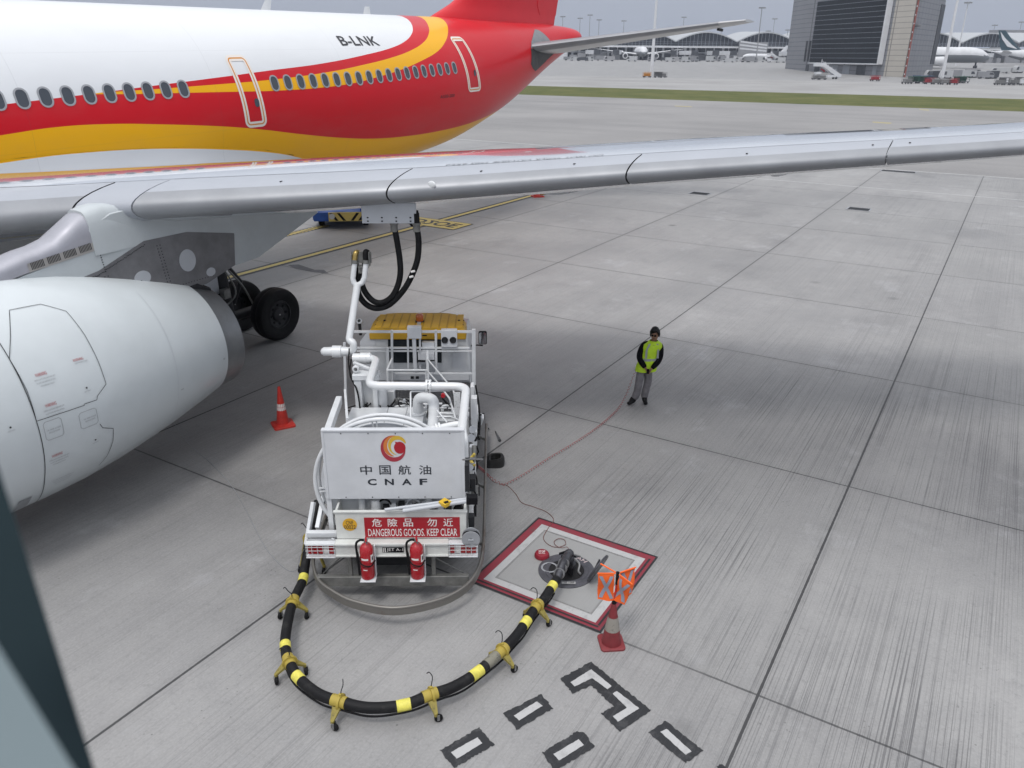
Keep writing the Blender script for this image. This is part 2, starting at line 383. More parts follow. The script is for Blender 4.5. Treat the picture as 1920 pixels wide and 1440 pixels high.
def asphalt(name, c0, c1, streak=0.35):
    m = bpy.data.materials.new(name); m.use_nodes = True; nt = m.node_tree; N = nt.nodes; L = nt.links; bs = N['Principled BSDF']
    tc = N.new('ShaderNodeTexCoord'); v = tc.outputs['Object']
    col = mixc(N, L, rng(N, L, noise(N, L, v, 0.05, 6, 0.6), 0.35, 0.65), c0, c1)
    sm = rng(N, L, noise(N, L, v, 0.18, 5, 0.6, (1.2, 0.06, 1.0), 0.4), 0.50, 0.75)
    col = mixc(N, L, math_node(N, L, 'MULTIPLY', sm, streak), col, (0.10, 0.10, 0.105))
    col = mixc(N, L, math_node(N, L, 'MULTIPLY', rng(N, L, noise(N, L, v, 4.0, 5, 0.7), 0.4, 0.7), 0.25), col, (0.34, 0.335, 0.33))
    L.new(col, bs.inputs['Base Color']); bs.inputs['Roughness'].default_value = 0.8
    return m
M['concrete'] = concrete()
M['asphalt'] = asphalt('taxiway asphalt', (0.205, 0.20, 0.198), (0.27, 0.262, 0.258))
M['farapron'] = asphalt('far apron', (0.25, 0.245, 0.24), (0.33, 0.325, 0.32), 0.25)
def grass_mat():
    m = bpy.data.materials.new('grass'); m.use_nodes = True; nt = m.node_tree; N = nt.nodes; L = nt.links; bs = N['Principled BSDF']
    tc = N.new('ShaderNodeTexCoord'); v = tc.outputs['Object']
    col = mixc(N, L, rng(N, L, noise(N, L, v, 0.12, 6, 0.7), 0.35, 0.65), (0.075, 0.092, 0.03), (0.14, 0.14, 0.055))
    col = mixc(N, L, math_node(N, L, 'MULTIPLY', rng(N, L, noise(N, L, v, 1.5, 5, 0.8), 0.45, 0.7), 0.5), col, (0.07, 0.085, 0.03))
    L.new(col, bs.inputs['Base Color']); bs.inputs['Roughness'].default_value = 0.95; bs.inputs['Specular IOR Level'].default_value = 0.1
    return m
M['grass'] = grass_mat()
def paint(name, col, wear=0.45, scale=5.0, rough=0.6, under=(0.25, 0.25, 0.25)):
    m = bpy.data.materials.new(name); m.use_nodes = True; nt = m.node_tree; N = nt.nodes; L = nt.links; bs = N['Principled BSDF']
    tc = N.new('ShaderNodeTexCoord'); v = tc.outputs['Object']
    w = rng(N, L, noise(N, L, v, scale, 7, 0.75), 0.52, 0.66)
    st = rng(N, L, noise(N, L, v, 1.0, 3, 0.7, (0.5, 34.0, 1.0)), 0.58, 0.70)
    f = math_node(N, L, 'MULTIPLY', math_node(N, L, 'MAXIMUM', math_node(N, L, 'MULTIPLY', w, 0.8), math_node(N, L, 'MULTIPLY', st, 0.6)), wear)
    L.new(mixc(N, L, f, col, under), bs.inputs['Base Color']); bs.inputs['Roughness'].default_value = rough
    return m
M['pblack'] = paint('black marking paint', (0.015, 0.016, 0.019), 0.18)
M['pwhite'] = paint('white marking paint', (0.42, 0.42, 0.42), 0.7)
M['pred'] = paint('red marking paint', (0.22, 0.025, 0.04), 0.6, under=(0.08, 0.06, 0.06))
M['pyellow'] = paint('yellow marking paint', (0.55, 0.43, 0.12), 0.35)
M['pedge'] = paint('faded white line', (0.50, 0.50, 0.50), 0.6)
M['pgrey'] = paint('grey sealed slab', (0.29, 0.29, 0.287), 0.6, 3.0)
def ground_sheet():
    mb = MB(); ys = [-150, -40, 0, 40, 100, 200, 300, 330] + [330 + 290 * i / 16 for i in range(1, 17)] + [800, 1500, 4000, 9000]
    for y in ys:
        for x in (-9000, -900, -100, 0, 100, 900, 9000):
            p = Vector((x, y, terr(y) - (0 if y < 1000 else 0))); a, b = toab(Vector((p.x, p.y, 0))); mb.v.append((a, b, p.z))
    k = 7
    for i in range(len(ys) - 1):
        for j in range(k - 1):
            mb.f.append((i * k + j, i * k + j + 1, (i + 1) * k + j + 1, (i + 1) * k + j)); mb.m.append(0); mb.sm.append(True)
    o = mb.build('ground', M['concrete'], kind='structure'); o.rotation_euler = (0, 0, GRZ); return o
ground_sheet()
def absheet(name, poly, z, m, **kw):
    o = MB().sheet(poly, z).build(name, m, **kw); o.rotation_euler = (0, 0, GRZ); return o
absheet('taxiway', [(62.0, 160), (62.0, -160), (151, -170), (141, 170)], 0.004, M['asphalt'], kind='structure')
absheet('grass_verge', [(141, 170), (151, -170), (201, -170), (186, 170)], 0.006, M['grass'], kind='structure')
absheet('taxiway', [(186, 170), (201, -170), (300, -170), (300, 170)], 0.004, M['farapron'], kind='structure')
def mark(name, label, polys, z=0.008, mats=None, cat='road marking', group=None):
    """painted marking: polys = [(2-D ab outline, material index, layer)]"""
    mb = MB()
    for poly, mi, lay in polys: mb.sheet(poly, z + lay * 0.004, mi)
    o = mb.build(name, mats, fixn=False); o.rotation_euler = (0, 0, GRZ); return tag(o, label, cat, group)
def abrect(a0, b0, a1, b1): return [(a0, b0), (a1, b0), (a1, b1), (a0, b1)]
def pxpoly(pts): return [toab(gp(*p)) for p in pts]
mark('edge_line', 'faded white line painted along the edge of the far taxiway', [(abrect(61.75, -60, 61.95, 150), 0, 0)], 0.008, [M['pedge']], 'painted line')
mark('apron_line', 'thin pale line crossing the apron slabs before the taxiway edge', [([(52.0, -40), (52.12, -40), (52.12, 40), (52.0, 40)], 0, 0)], 0.006, [M['pedge']], 'painted line')
mark('guide_line', 'yellow stand guide line with dark borders running under the wing', [(abrect(-4, 21.77, 38.3, 22.33), 0, 0), (abrect(-4, 21.93, 38.3, 22.17), 1, 1)], 0.006, [M['pblack'], M['pyellow']], 'painted line')
def stand_number():
    mb = MB(); a0, a1, b0, b1 = 28.3, 29.75, 20.3, 23.3
    mb.sheet(abrect(a0 - .06, b0 - .06, a1 + .06, b1 + .06), 0.012, 0); mb.sheet(abrect(a0, b0, a1, b1), 0.016, 1)
    # the digits D20 and an arrow read from the aft side
    vs, fs = text2d('D2OE', 2.5, 0.85, 0.02)
    mb.add([(29.02 - y, 21.8 + x * -1.0, 0.020) for x, y in vs], fs, 0, False)
    o = mb.build('stand_marking', [M['pblack'], M['pyellow']], fixn=False); o.rotation_euler = (0, 0, GRZ)
    tag(o, 'yellow painted stand number panel with dark figures on the guide line', 'ground marking')
stand_number()
mb = MB()
for i in range(14):
    a = 22.9 + i * 0.22; mb.sheet(abrect(a, 25.35, a + 0.12, 25.75), 0.010, 1)
mb.sheet(abrect(22.8, 25.3, 26.0, 25.8), 0.006, 0)
o = mb.build('hatched_strip', [M['pblack'], M['pyellow']], fixn=False); o.rotation_euler = (0, 0, GRZ)
tag(o, 'yellow and black hatched strip painted beside the blue loader', 'ground marking')
for nm, pts in (('broken yellow taxi line dashes on the far taxiway, nearest the tailplane tip', [(1265, 198), (1297, 199.5), (1297, 201), (1265, 199.5)]), ('yellow taxi line dash just below the grass at the right', [(1724, 204), (1742, 205.5), (1742, 208), (1724, 206)]), ('yellow taxi line dash between the wing tip and the grass', [(1636, 228), (1672, 230), (1670, 232.5), (1636, 230)])):
    mark('taxi_line', nm, [(pxpoly(pts), 0, 0)], 0.010, [paint('old yellow', (0.34, 0.29, 0.15), 0.8)], 'painted line')
# hydrant square
def square_ring(a0, b0, a1, b1, w): 
    o_ = [(a0, b0), (a1, b0), (a1, b1), (a0, b1)]; i_ = [(a0 + w, b0 + w), (a1 - w, b0 + w), (a1 - w, b1 - w), (a0 + w, b1 - w)]
    return ring2d(o_, i_)
def hydrant_square():
    mb = MB(); a0, a1, b0, b1 = 7.86, 9.86, 3.37, 5.45
    for (d, w, mi, z) in ((0.02, 0.03, 0, 0.006), (-0.0, 0.13, 1, 0.006), (-0.13, 0.12, 2, 0.006)):
        vs, fs = square_ring(a0 - max(d, 0) + max(-d, 0), b0 - max(d, 0) + max(-d, 0), a1 + max(d, 0) - max(-d, 0), b1 + max(d, 0) - max(-d, 0), w)
        mb.add([(x, y, z + (0.004 if mi == 0 else 0)) for x, y in vs], fs, mi, False)
    # worn black seam in the two near red bars
    mb.sheet(abrect(a0 + 0.055, b0 + 0.06, a0 + 0.085, b1 - 0.06), 0.010, 0); mb.sheet(abrect(a0 + 0.1, b0 + 0.055, a1 - 0.1, b0 + 0.085), 0.010, 0)
    mb.sheet(abrect(a0 + 0.28, b0 + 0.28, a1 - 0.28, b1 - 0.28), 0.004, 3)
    o = mb.build('hydrant_marking', [M['pblack'], M['pred'], M['pwhite'], M['pgrey']], fixn=False); o.rotation_euler = (0, 0, GRZ)
    tag(o, 'red and white bordered square painted around the hydrant pit', 'ground marking')
hydrant_square()
# white stencil strokes on black grounds near the bottom edge
def stroke(label, black, whites):
    mb = MB(); rg = random.Random(len(label))
    def ragged(poly, j):
        out = []
        for p, q in zip(poly, poly[1:] + poly[:1]):
            n = max(2, int(math.hypot(q[0] - p[0], q[1] - p[1]) / 0.025))
            for i in range(n): out.append((p[0] + (q[0] - p[0]) * i / n + rg.uniform(-j, j), p[1] + (q[1] - p[1]) * i / n + rg.uniform(-j, j)))
        return out
    mb.sheet(ragged(pxpoly(black), 0.010), 0.006, 0)
    for w in whites: mb.sheet(ragged(pxpoly(w), 0.003), 0.010, 1)
    o = mb.build('stencil_mark', [M['pblack'], M['pwhite']], fixn=False); o.rotation_euler = (0, 0, GRZ)
    tag(o, label, 'ground marking', 'white stencil strokes on black grounds')
def zp(pts): return [(780 + x / 3.0, 1200 + y / 3.0) for x, y in pts]
stroke('large angled stencil mark of two white strokes on a black ground, nearest the flagged cone',
       zp([(810, 218), (985, 124), (1322, 398), (1145, 516), (1040, 415), (1112, 375), (985, 255), (885, 305)]),
       [zp([(870, 240), (985, 168), (1100, 262), (1078, 280), (990, 218), (892, 265)]), zp([(1105, 305), (1130, 290), (1256, 388), (1135, 464), (1108, 432), (1186, 384)])])
stroke('short stencil bar on a black ground beside the yellow hose dolly', zp([(490, 415), (700, 305), (772, 386), (570, 506)]), [zp([(550, 428), (680, 348), (712, 374), (580, 456)])])
stroke('stencil bar lowest at the left with a ragged black ground, clear of the hose', zp([(135, 622), (355, 494), (440, 590), (215, 722)]), [zp([(196, 635), (345, 550), (372, 584), (230, 672)])])
stroke('stencil bar between the angled mark and the bottom edge, with a chipped white centre', zp([(710, 634), (905, 516), (945, 520), (1008, 604), (780, 740)]), [zp([(772, 646), (915, 562), (944, 594), (804, 682)])])
stroke('slanting stencil bar alone beside the slab joint at the right', zp([(1306, 522), (1405, 456), (1616, 626), (1516, 694)]), [zp([(1374, 520), (1410, 503), (1550, 630), (1516, 650)])])
stroke('cut-off black corner of a stencil bar at the bottom edge', zp([(1690, 716), (1722, 700), (1770, 745), (1730, 775)]), [])
# drains
def drain(label, a, b, la, lb):
    t = empty('drain_grate', tuple(ab(a, b, 0.0)), GRZ, label=label, cat='drain', group='drain grates in the apron')
    mb = MB().add(*[([(x, y, 0.012) for x, y in ring2d([(-la/2-.08, -lb/2-.08), (la/2+.08, -lb/2-.08), (la/2+.08, lb/2+.08), (-la/2-.08, lb/2+.08)], [(-la/2, -lb/2), (la/2, -lb/2), (la/2, lb/2), (-la/2, lb/2)])[0]]), [(0,1,5,4),(1,2,6,5),(2,3,7,6),(3,0,4,7)]], 0, False)
    mb.build('frame', M['grey'], t, fixn=False)
    g = MB(); n = int(lb / 0.09)
    for i in range(n): y = -lb / 2 + (i + .5) * lb / n; g.box((0, y, 0.008), (la, 0.035, 0.02))
    g.sheet([(-la/2, -lb/2), (la/2, -lb/2), (la/2, lb/2), (-la/2, lb/2)], 0.005)
    g.build('grating', M['dark'], t)
drain('dark drain grate alone on an open slab, with a short crack beside it', 44.0, 6.07, 0.75, 1.0)
drain('dark drain grate just below the wing slat, nearest the bump of a flap fairing', 44.2, 14.55, 0.75, 1.0)
drain('long dark drain grate against the white taxiway edge line', 61.1, 6.35, 0.7, 2.1)
# ---------------------------------------------------------------- the airliner: local x = to port, y = aft, z = up; origin on the body axis
JAZ, JPT = rad(31.48), rad(1.178)
JD = Vector((math.sin(JAZ) * math.cos(JPT), math.cos(JAZ) * math.cos(JPT), math.sin(JPT)))
JN = Vector((math.cos(JAZ), -math.sin(JAZ), 0)); JU = JN.cross(JD)
JO = Vector((-13.38029, 20.19772, 5.38316))
jet = bpy.data.objects.new('airliner', None); C.objects.link(jet)
jet.matrix_world = Matrix(((JN.x, JD.x, JU.x, JO.x), (JN.y, JD.y, JU.y, JO.y), (JN.z, JD.z, JU.z, JO.z), (0, 0, 0, 1)))
tag(jet, 'white, red and yellow twin-engined airliner parked with its wing over the fuel truck', 'airplane')
JGZ = -5.383                                       # ground below the body axis at y = 0
def jground(y): return JGZ - y * math.tan(JPT)
BOT = [(-26, -1.2), (-24, -2.0), (-21, -2.6), (-17, -2.82), (10, -2.82), (13, -2.76), (16, -2.55), (19, -2.22), (22, -1.55), (24, -0.98), (27.5, 0.32), (30, 1.18), (31.2, 1.56), (31.7, 1.72), (31.95, 1.95)]
TOP = [(-26, 0.1), (-24, 1.3), (-21, 2.3), (-17, 2.82), (18, 2.82), (22, 2.78), (26, 2.7), (29, 2.62), (31, 2.50), (31.7, 2.36), (31.95, 2.15)]
HWD = [(-26, 0.6), (-24, 1.7), (-21, 2.5), (-17, 2.82), (11, 2.82), (13.5, 2.77), (17, 2.57), (20, 2.24), (23, 1.83), (26, 1.37), (29, 0.92), (31, 0.78), (31.7, 0.56), (31.95, 0.12)]
def sec(y): return smooth_tab(BOT, y), smooth_tab(TOP, y), smooth_tab(HWD, y)
def fus(y, th, off=0.0):                            # point on the skin; th: angle about the raw axis, as used by the livery
    b, t, w = sec(y); vc, rv = (b + t) / 2, (t - b) / 2
    # intersect direction th from (0,0) with the section ellipse
    c, s = math.cos(th), math.sin(th)
    A = (c / w) ** 2 + (s / rv) ** 2; B = -2 * s * vc / rv ** 2; D = (vc / rv) ** 2 - 1
    disc = max(B * B - 4 * A * D, 0); r = (-B + math.sqrt(disc)) / (2 * A)
    n = Vector((c * r / w ** 2, 0, (s * r - vc) / rv ** 2)).normalized()
    return Vector((c * r, y, s * r)) + n * off
def fus_z(y, z, off=0.0):                           # point on the port skin at height z
    b, t, w = sec(y); vc, rv = (b + t) / 2, (t - b) / 2
    q = max(0.0, 1 - ((z - vc) / rv) ** 2); x = w * math.sqrt(q); n = Vector((x / w ** 2, 0, (z - vc) / rv ** 2)).normalized()
    return Vector((x, y, z)) + n * off
def livery():
    m = bpy.data.materials.new('livery'); m.use_nodes = True; nt = m.node_tree; N = nt.nodes; L = nt.links; bs = N['Principled BSDF']
    tc = N.new('ShaderNodeTexCoord'); sx = N.new('ShaderNodeSeparateXYZ'); L.new(tc.outputs['Object'], sx.inputs[0])
    ax = math_node(N, L, 'ABSOLUTE', sx.outputs[0]); th = math_node(N, L, 'MULTIPLY', math_node(N, L, 'ARCTAN2', sx.outputs[2], ax), 180 / PI)
    ys = math_node(N, L, 'DIVIDE', math_node(N, L, 'ADD', sx.outputs[1], 10.0), 40.0)
    def curve(pts):
        n = N.new('ShaderNodeFloatCurve'); cv = n.mapping.curves[0]; n.mapping.use_clip = False
        P = [((y + 10) / 40, (t + 90) / 240) for y, t in pts]
        while len(cv.points) < len(P): cv.points.new(0.5, 0.5)
        for p, (a, b) in zip(cv.points, P): p.location = (a, b); p.handle_type = 'AUTO'
        n.mapping.update(); L.new(ys, n.inputs['Value'])
        return math_node(N, L, 'MULTIPLY_ADD', n.outputs[0], 240, -90)
    up = curve([(-10, 6), (-5, 9), (-0.5, 13.2), (1.21, 15.0), (3.39, 17.7), (5.78, 20.7), (7.35, 22.9), (9.75, 26.2), (11.83, 31.0), (13.59, 36.8), (14.6, 42.6), (15.36, 50.3), (15.85, 58.8), (16.2, 69.0), (16.4, 79), (16.5, 90), (16.7, 130), (30, 150)])
    y1 = curve([(-10, 10), (0, 15), (1.8, 15.8), (3.43, 16.0), (5, 16.5), (7.23, 17.5), (9.61, 20.1), (11.61, 24.2), (13.34, 29.1), (14.71, 35.1), (15.71, 42.0), (16.5, 51.5), (17.1, 64.2), (17.5, 76.9), (17.7, 90), (18, 130), (30, 150)])
    y2 = curve([(-10, 14), (0, 16), (1.78, 15.2), (2.59, 14.4), (4.42, 13.2), (6.0, 12.1), (7.5, 11.2), (9.42, 11.2), (10.95, 12.7), (12.01, 15.2), (13.51, 19.7), (14.98, 26.2), (16.25, 33.7), (17.17, 42.9), (17.94, 54.4), (18.55, 67.2), (18.9, 79.7), (19.05, 90), (19.3, 130), (30, 150)])
    bt = curve([(-10, -8), (-4, -3), (-0.69, 0.6), (0.6, 1.9), (2.0, 1.0), (3.38, -1.5), (4.46, -3.8), (5.6, -6.6), (6.76, -10.2), (8.42, -16.3), (10.3, -22.6), (11.92, -26.9), (13.67, -30.2), (15.57, -33.0), (18, -36), (21, -41), (23, -48), (25, -60), (27, -89)])
    wl = curve([(-10, -22), (-4, -13), (-0.8, -11.2), (0.3, -10.7), (1.17, -11.1), (2.49, -12.5), (3.76, -14.9), (5.4, -19.2), (7.01, -24.8), (8.17, -30.8), (9.5, -42), (11, -60), (12.5, -89)])
    gt = lambda a, b: math_node(N, L, 'GREATER_THAN', a, b)
    red, yel, wht = (0.60, 0.003, 0.012), (0.90, 0.45, 0.000), (0.75, 0.765, 0.78)
    c = mixc(N, L, gt(th, bt), yel, red)
    s1 = math_node(N, L, 'MULTIPLY', gt(th, y2), gt(y1, th)); c = mixc(N, L, s1, c, yel)
    c = mixc(N, L, gt(th, up), c, wht); c = mixc(N, L, gt(wl, th), c, wht)
    # frame seams, rivet rows and faint grime
    v = tc.outputs['Object']
    seam = math_node(N, L, 'LESS_THAN', math_node(N, L, 'PINGPONG', sx.outputs[1], 2.66), 0.006)
    lap = math_node(N, L, 'LESS_THAN', math_node(N, L, 'PINGPONG', math_node(N, L, 'ADD', th, 8.0), 22.0), 0.07)
    f = math_node(N, L, 'MULTIPLY', math_node(N, L, 'MAXIMUM', seam, lap), 0.16); c = mixc(N, L, f, c, (0.10, 0.09, 0.09))
    g = rng(N, L, noise(N, L, v, 0.9, 6, 0.65, (1.0, 0.3, 1.0)), 0.45, 0.8); c = mixc(N, L, math_node(N, L, 'MULTIPLY', g, 0.10), c, (0.30, 0.28, 0.26))
    L.new(c, bs.inputs['Base Color']); bs.inputs['Roughness'].default_value = 0.3; bs.inputs['Specular IOR Level'].default_value = 0.28; bs.inputs['Coat Weight'].default_value = 0.06; bs.inputs['Coat Roughness'].default_value = 0.06
    bp = N.new('ShaderNodeBump'); bp.inputs['Strength'].default_value = 0.10; bp.inputs['Distance'].default_value = 0.02
    L.new(noise(N, L, v, 1.6, 2, 0.4), bp.inputs['Height']); L.new(bp.outputs[0], bs.inputs['Normal'])
    return m
M['livery'] = livery()
M['jred'] = mat('fin red', (0.60, 0.003, 0.012), 0.28, spec=0.3, coat=0.08, var=0.05, vscale=1.0)
M['jwhite'] = mat('wing white', (0.78, 0.79, 0.80), 0.22, coat=0.3, var=0.06, vscale=0.8)
def wing_paint():
    m = bpy.data.materials.new('wing skin'); m.use_nodes = True; nt = m.node_tree; N = nt.nodes; L = nt.links; bs = N['Principled BSDF']
    tc = N.new('ShaderNodeTexCoord'); v = tc.outputs['Object']; sx = N.new('ShaderNodeSeparateXYZ'); L.new(v, sx.inputs[0])
    c = mixc(N, L, rng(N, L, noise(N, L, v, 0.8, 5, 0.6), 0.3, 0.7), (0.36, 0.39, 0.44), (0.43, 0.46, 0.51))
    q = math_node(N, L, 'SUBTRACT', sx.outputs[1], math_node(N, L, 'MULTIPLY', sx.outputs[0], 0.56))
    ln = math_node(N, L, 'MAXIMUM', math_node(N, L, 'LESS_THAN', math_node(N, L, 'PINGPONG', q, 0.9), 0.008), math_node(N, L, 'LESS_THAN', math_node(N, L, 'PINGPONG', sx.outputs[0], 1.45), 0.008))
    c = mixc(N, L, math_node(N, L, 'MULTIPLY', ln, 0.12), c, (0.16, 0.16, 0.17))
    g = rng(N, L, noise(N, L, v, 1.5, 6, 0.7, (1.0, 0.25, 1.0)), 0.48, 0.8); c = mixc(N, L, math_node(N, L, 'MULTIPLY', g, 0.15), c, (0.22, 0.21, 0.20))
    L.new(c, bs.inputs['Base Color']); bs.inputs['Roughness'].default_value = 0.14; bs.inputs['Coat Weight'].default_value = 1.0; bs.inputs['Coat Roughness'].default_value = 0.02; bs.inputs['Coat IOR'].default_value = 1.6
    return m
M['wing'] = wing_paint()
M['slatup'] = mat('slat top paint', (0.37, 0.39, 0.43), 0.28, coat=0.2, var=0.06, vscale=1.0)
M['slatnose'] = mat('bare slat nose', (0.31, 0.32, 0.34), 0.46, metal=0.4, var=0.10, vscale=1.2)
M['groove'] = mat('seal black', (0.02, 0.02, 0.022), 0.7)
M['pylon'] = mat('pylon titanium', (0.20, 0.20, 0.21), 0.45, metal=0.35, var=0.25, vscale=2.5)
M['pylonw'] = mat('pylon paint', (0.50, 0.535, 0.55), 0.32, var=0.08, vscale=2)
M['nozzle'] = mat('nozzle metal', (0.30, 0.31, 0.32), 0.38, metal=0.7, var=0.18, vscale=2)
M['stab'] = mat('tailplane grey', (0.50, 0.50, 0.50), 0.3, coat=0.2, var=0.08, vscale=1)
M['winpane'] = mat('cabin window pane', (0.05, 0.06, 0.075), 0.12, spec=0.7)
M['winframe'] = mat('cabin window frame', (0.33, 0.34, 0.36), 0.45)
M['ink'] = mat('black lettering', (0.02, 0.02, 0.025), 0.45)
M['orange'] = mat('door outline orange', (0.62, 0.25, 0.04), 0.4)
M['cream'] = mat('door outline white', (0.80, 0.74, 0.68), 0.4)
M['redink'] = mat('red lettering', (0.40, 0.03, 0.04), 0.5)
# fuselage
mb = MB(); ysl = [-26, -25.4, -24.6, -23.5, -22, -20, -18, -16] + [-14 + i for i in range(24)] + [10 + 0.5 * i for i in range(43)] + [31.3, 31.55, 31.75, 31.9]
rings = []
for y in ysl:
    b, t, w = sec(y); rings.append([Vector((w * math.cos(a), y, (b + t) / 2 + (t - b) / 2 * math.sin(a))) for a in [2 * PI * k / 96 for k in range(96)]])
mb.loft(rings)
fuse = mb.build('fuselage', M['livery'], jet, ang=60)
def wrapped(name, loops, m, parent, off=0.012, use_z=False, step=0.35):
    """flat shapes given as (verts2, faces, material index) in (y, z or degrees), cut fine and laid on the skin"""
    bm = bmesh.new()
    for vs, fs, mi in loops:
        bv = [bm.verts.new((v[0], v[1], 0)) for v in vs]
        for f in fs:
            try: fc = bm.faces.new([bv[i] for i in f]); fc.material_index = mi
            except ValueError: pass
    y0, y1 = min(v.co.x for v in bm.verts), max(v.co.x for v in bm.verts); z0, z1 = min(v.co.y for v in bm.verts), max(v.co.y for v in bm.verts)
    stz = step * 0.5 if use_z else step * 10
    for (a, b, ax, st) in ((y0, y1, 0, step * 2), (z0, z1, 1, stz)):
        q = a + st
        while q < b:
            co = (q, 0, 0) if ax == 0 else (0, q, 0); no = (1, 0, 0) if ax == 0 else (0, 1, 0)
            bmesh.ops.bisect_plane(bm, geom=bm.verts[:] + bm.edges[:] + bm.faces[:], plane_co=co, plane_no=no); q += st
    for v in bm.verts: v.co = fus_z(v.co.x, v.co.y, off) if use_z else fus(v.co.x, rad(v.co.y), off)
    me = bpy.data.meshes.new(name); bm.normal_update(); bm.to_mesh(me); bm.free()
    for x in (m if isinstance(m, list) else [m]): me.materials.append(x)
    o = bpy.data.objects.new(name, me); C.objects.link(o); o.parent = parent; return o
# cabin windows
def window(y, z=0.75):
    out, inn = rrect(0.325, 0.45, 0.15, 5), rrect(0.25, 0.372, 0.117, 5)
    q = [(y + a, z + b) for a, b in out]; r_ = [(y + a, z + b) for a, b in inn]
    fr = bpy.data.objects.new('window', None)
    mb = MB(); n = len(q)
    vs = [fus_z(a, b, 0.003) for a, b in q] + [fus_z(a, b, 0.016) for a, b in q] + [fus_z(a, b, 0.016) for a, b in r_] + [fus_z(a, b, 0.006) for a, b in r_]
    fs = [(k * n + i, k * n + (i + 1) % n, (k + 1) * n + (i + 1) % n, (k + 1) * n + i) for k in range(3) for i in range(n)]
    mb.add(vs, fs, 0); f = mb.build('window', M['winframe'], jet)
    MB().add([fus_z(a, b, 0.0065) for a, b in r_], [tuple(range(n))], 0, False).build('pane', M['winpane'], f)
for i in range(-3, 9): window(0.533 * i)
for i in range(19): window(0.533 * (i + 9 + 5.03), 0.755 if i < 8 else 0.755 + (i - 7) * 0.0145)
# doors with their painted outlines
def door(quad, nm_orange):
    """quad: four (y, z) corners, top aft first"""
    (ya, za), (yb, zb), (yc, zc), (yd, zd) = quad      # top fwd, top aft, bottom aft, bottom fwd
    def P(u, v):                                     # u,v in 0..1
        return (ya * (1-u) + yb * u) * (1-v) + (yd * (1-u) + yc * u) * v, (za * (1-u) + zb * u) * (1-v) + (zd * (1-u) + zc * u) * v
    w = abs(yb - ya); h = abs(za - zd)
    def loop(inset, r): return [P(0.5 + a / w, 0.5 - b / h) for a, b in rrect(w - 2 * inset, h - 2 * inset, max(r - inset, 0.02), 5)]
    L0 = [loop(x, 0.17) for x in (-0.02, 0.045, 0.085, 0.145)]
    items = []
    for k, mi in ((0, 0), (1, 1), (2, 0)):
        vs, fs = ring2d(L0[k], L0[k + 1]); items.append((vs, fs, mi))
    d = wrapped('door', items, [M['cream'], M['orange']], jet, 0.010, use_z=True, step=0.3)
    cy, cz = P(0.70, 0.66)
    wv = [(cy + a, cz + b) for a, b in rrect(0.17, 0.24, 0.08, 4)]
    wrapped('door_window', [(wv, [tuple(range(len(wv)))], 0)], M['winpane'], d, 0.012, True)
    its = []
    for (u, v, ww, hh) in ((0.42, 0.62, 0.05, 0.3), (0.5, 0.74, 0.10, 0.06), (0.62, 0.80, 0.05, 0.34), (0.32, 0.55, 0.16, 0.06), (0.72, 0.80, 0.03, 0.25)):
        y, z = P(u, v); its.append(([(y - ww/2, z - hh/2), (y + ww/2, z - hh/2), (y + ww/2, z + hh/2), (y - ww/2, z + hh/2)], [(0, 1, 2, 3)], 0))
    return d
def zth(y, deg): p = fus(y, rad(deg)); return p.z
door([(6.02, 1.53), (6.75, 1.53), (6.92, -0.39), (6.15, -0.39)], True)
door([(17.70, 2.02), (18.62, 2.02), (19.10, -0.02), (18.02, -0.02)], False)
def letter(body, yc, degc, w, hdeg, m, name, skew=0.0, bold=0.0):
    vs, fs = text2d(body, w, hdeg, bold); return wrapped(name, [([(yc + x + skew * y, degc + y) for x, y in vs], fs, 0)], m, jet, 0.012)
letter('B-LNK', 12.05, 42.4, 1.95, 8.0, M['ink'], 'registration', bold=0.012)
letter('A330-200', 16.35, -1.9, 1.05, 2.6, M['ink'], 'type_lettering', bold=0.0)
# wing-body fairing under the fuselage
SEAM = [(-11, -26), (-8, -19), (-5, -13.5), (-3.5, -11.6), (-0.8, -10.2), (-0.33, -9.9), (1, -10.6), (2.49, -12.2), (3.76, -14.2), (4.43, -15.6), (5.91, -19.6), (7.0, -23.4), (8.19, -30.0), (9.2, -42), (10.0, -60), (10.4, -80)]
mb = MB(); rings = []
for i in range(44):
    y = -10.9 + 21.2 * i / 43; top = interp(SEAM, y); k = min(1.0, max(0.0, (10.4 - y) / 5.0)) * min(1.0, max(0.0, (y + 11) / 3.5)); k = k * k * (3 - 2 * k)
    R_ = []
    for j in range(41):
        q = -1 + 2 * j / 40; a = -90 + q * (90 + top); 
        dep = min(1.0, (1 - abs(q)) * 3.2); off = 0.008 + 0.50 * k * dep * dep * (3 - 2 * dep)
        p = fus(y, rad(a if q >= 0 else -180 - a), 0) if q >= 0 else None
        if p is None:
            p = fus(y, rad(-90 - q * (90 + top)), 0); p.x = -p.x
        n = Vector((p.x, 0, p.z)).normalized(); R_.append(p + n * off)
    rings.append(R_)
mb.loft(rings, caps=False, closed_ring=False); mb.build('belly_fairing', M['livery'], jet, ang=60)
its = []
sm = [(-3.5, -11.6), (-0.8, -10.2), (-0.33, -9.9), (1, -10.6), (2.49, -12.2), (3.76, -14.2), (4.43, -15.6), (5.91, -19.6), (7.0, -23.4), (8.19, -30.0)]
vs = [(y, t) for y, t in sm] + [(y, t - 0.45) for y, t in sm]; n = len(sm)
wrapped('fairing_seam', [(vs, [(i, i + 1, n + i + 1, n + i) for i in range(n - 1)], 0)], M['groove'], jet, 0.006)
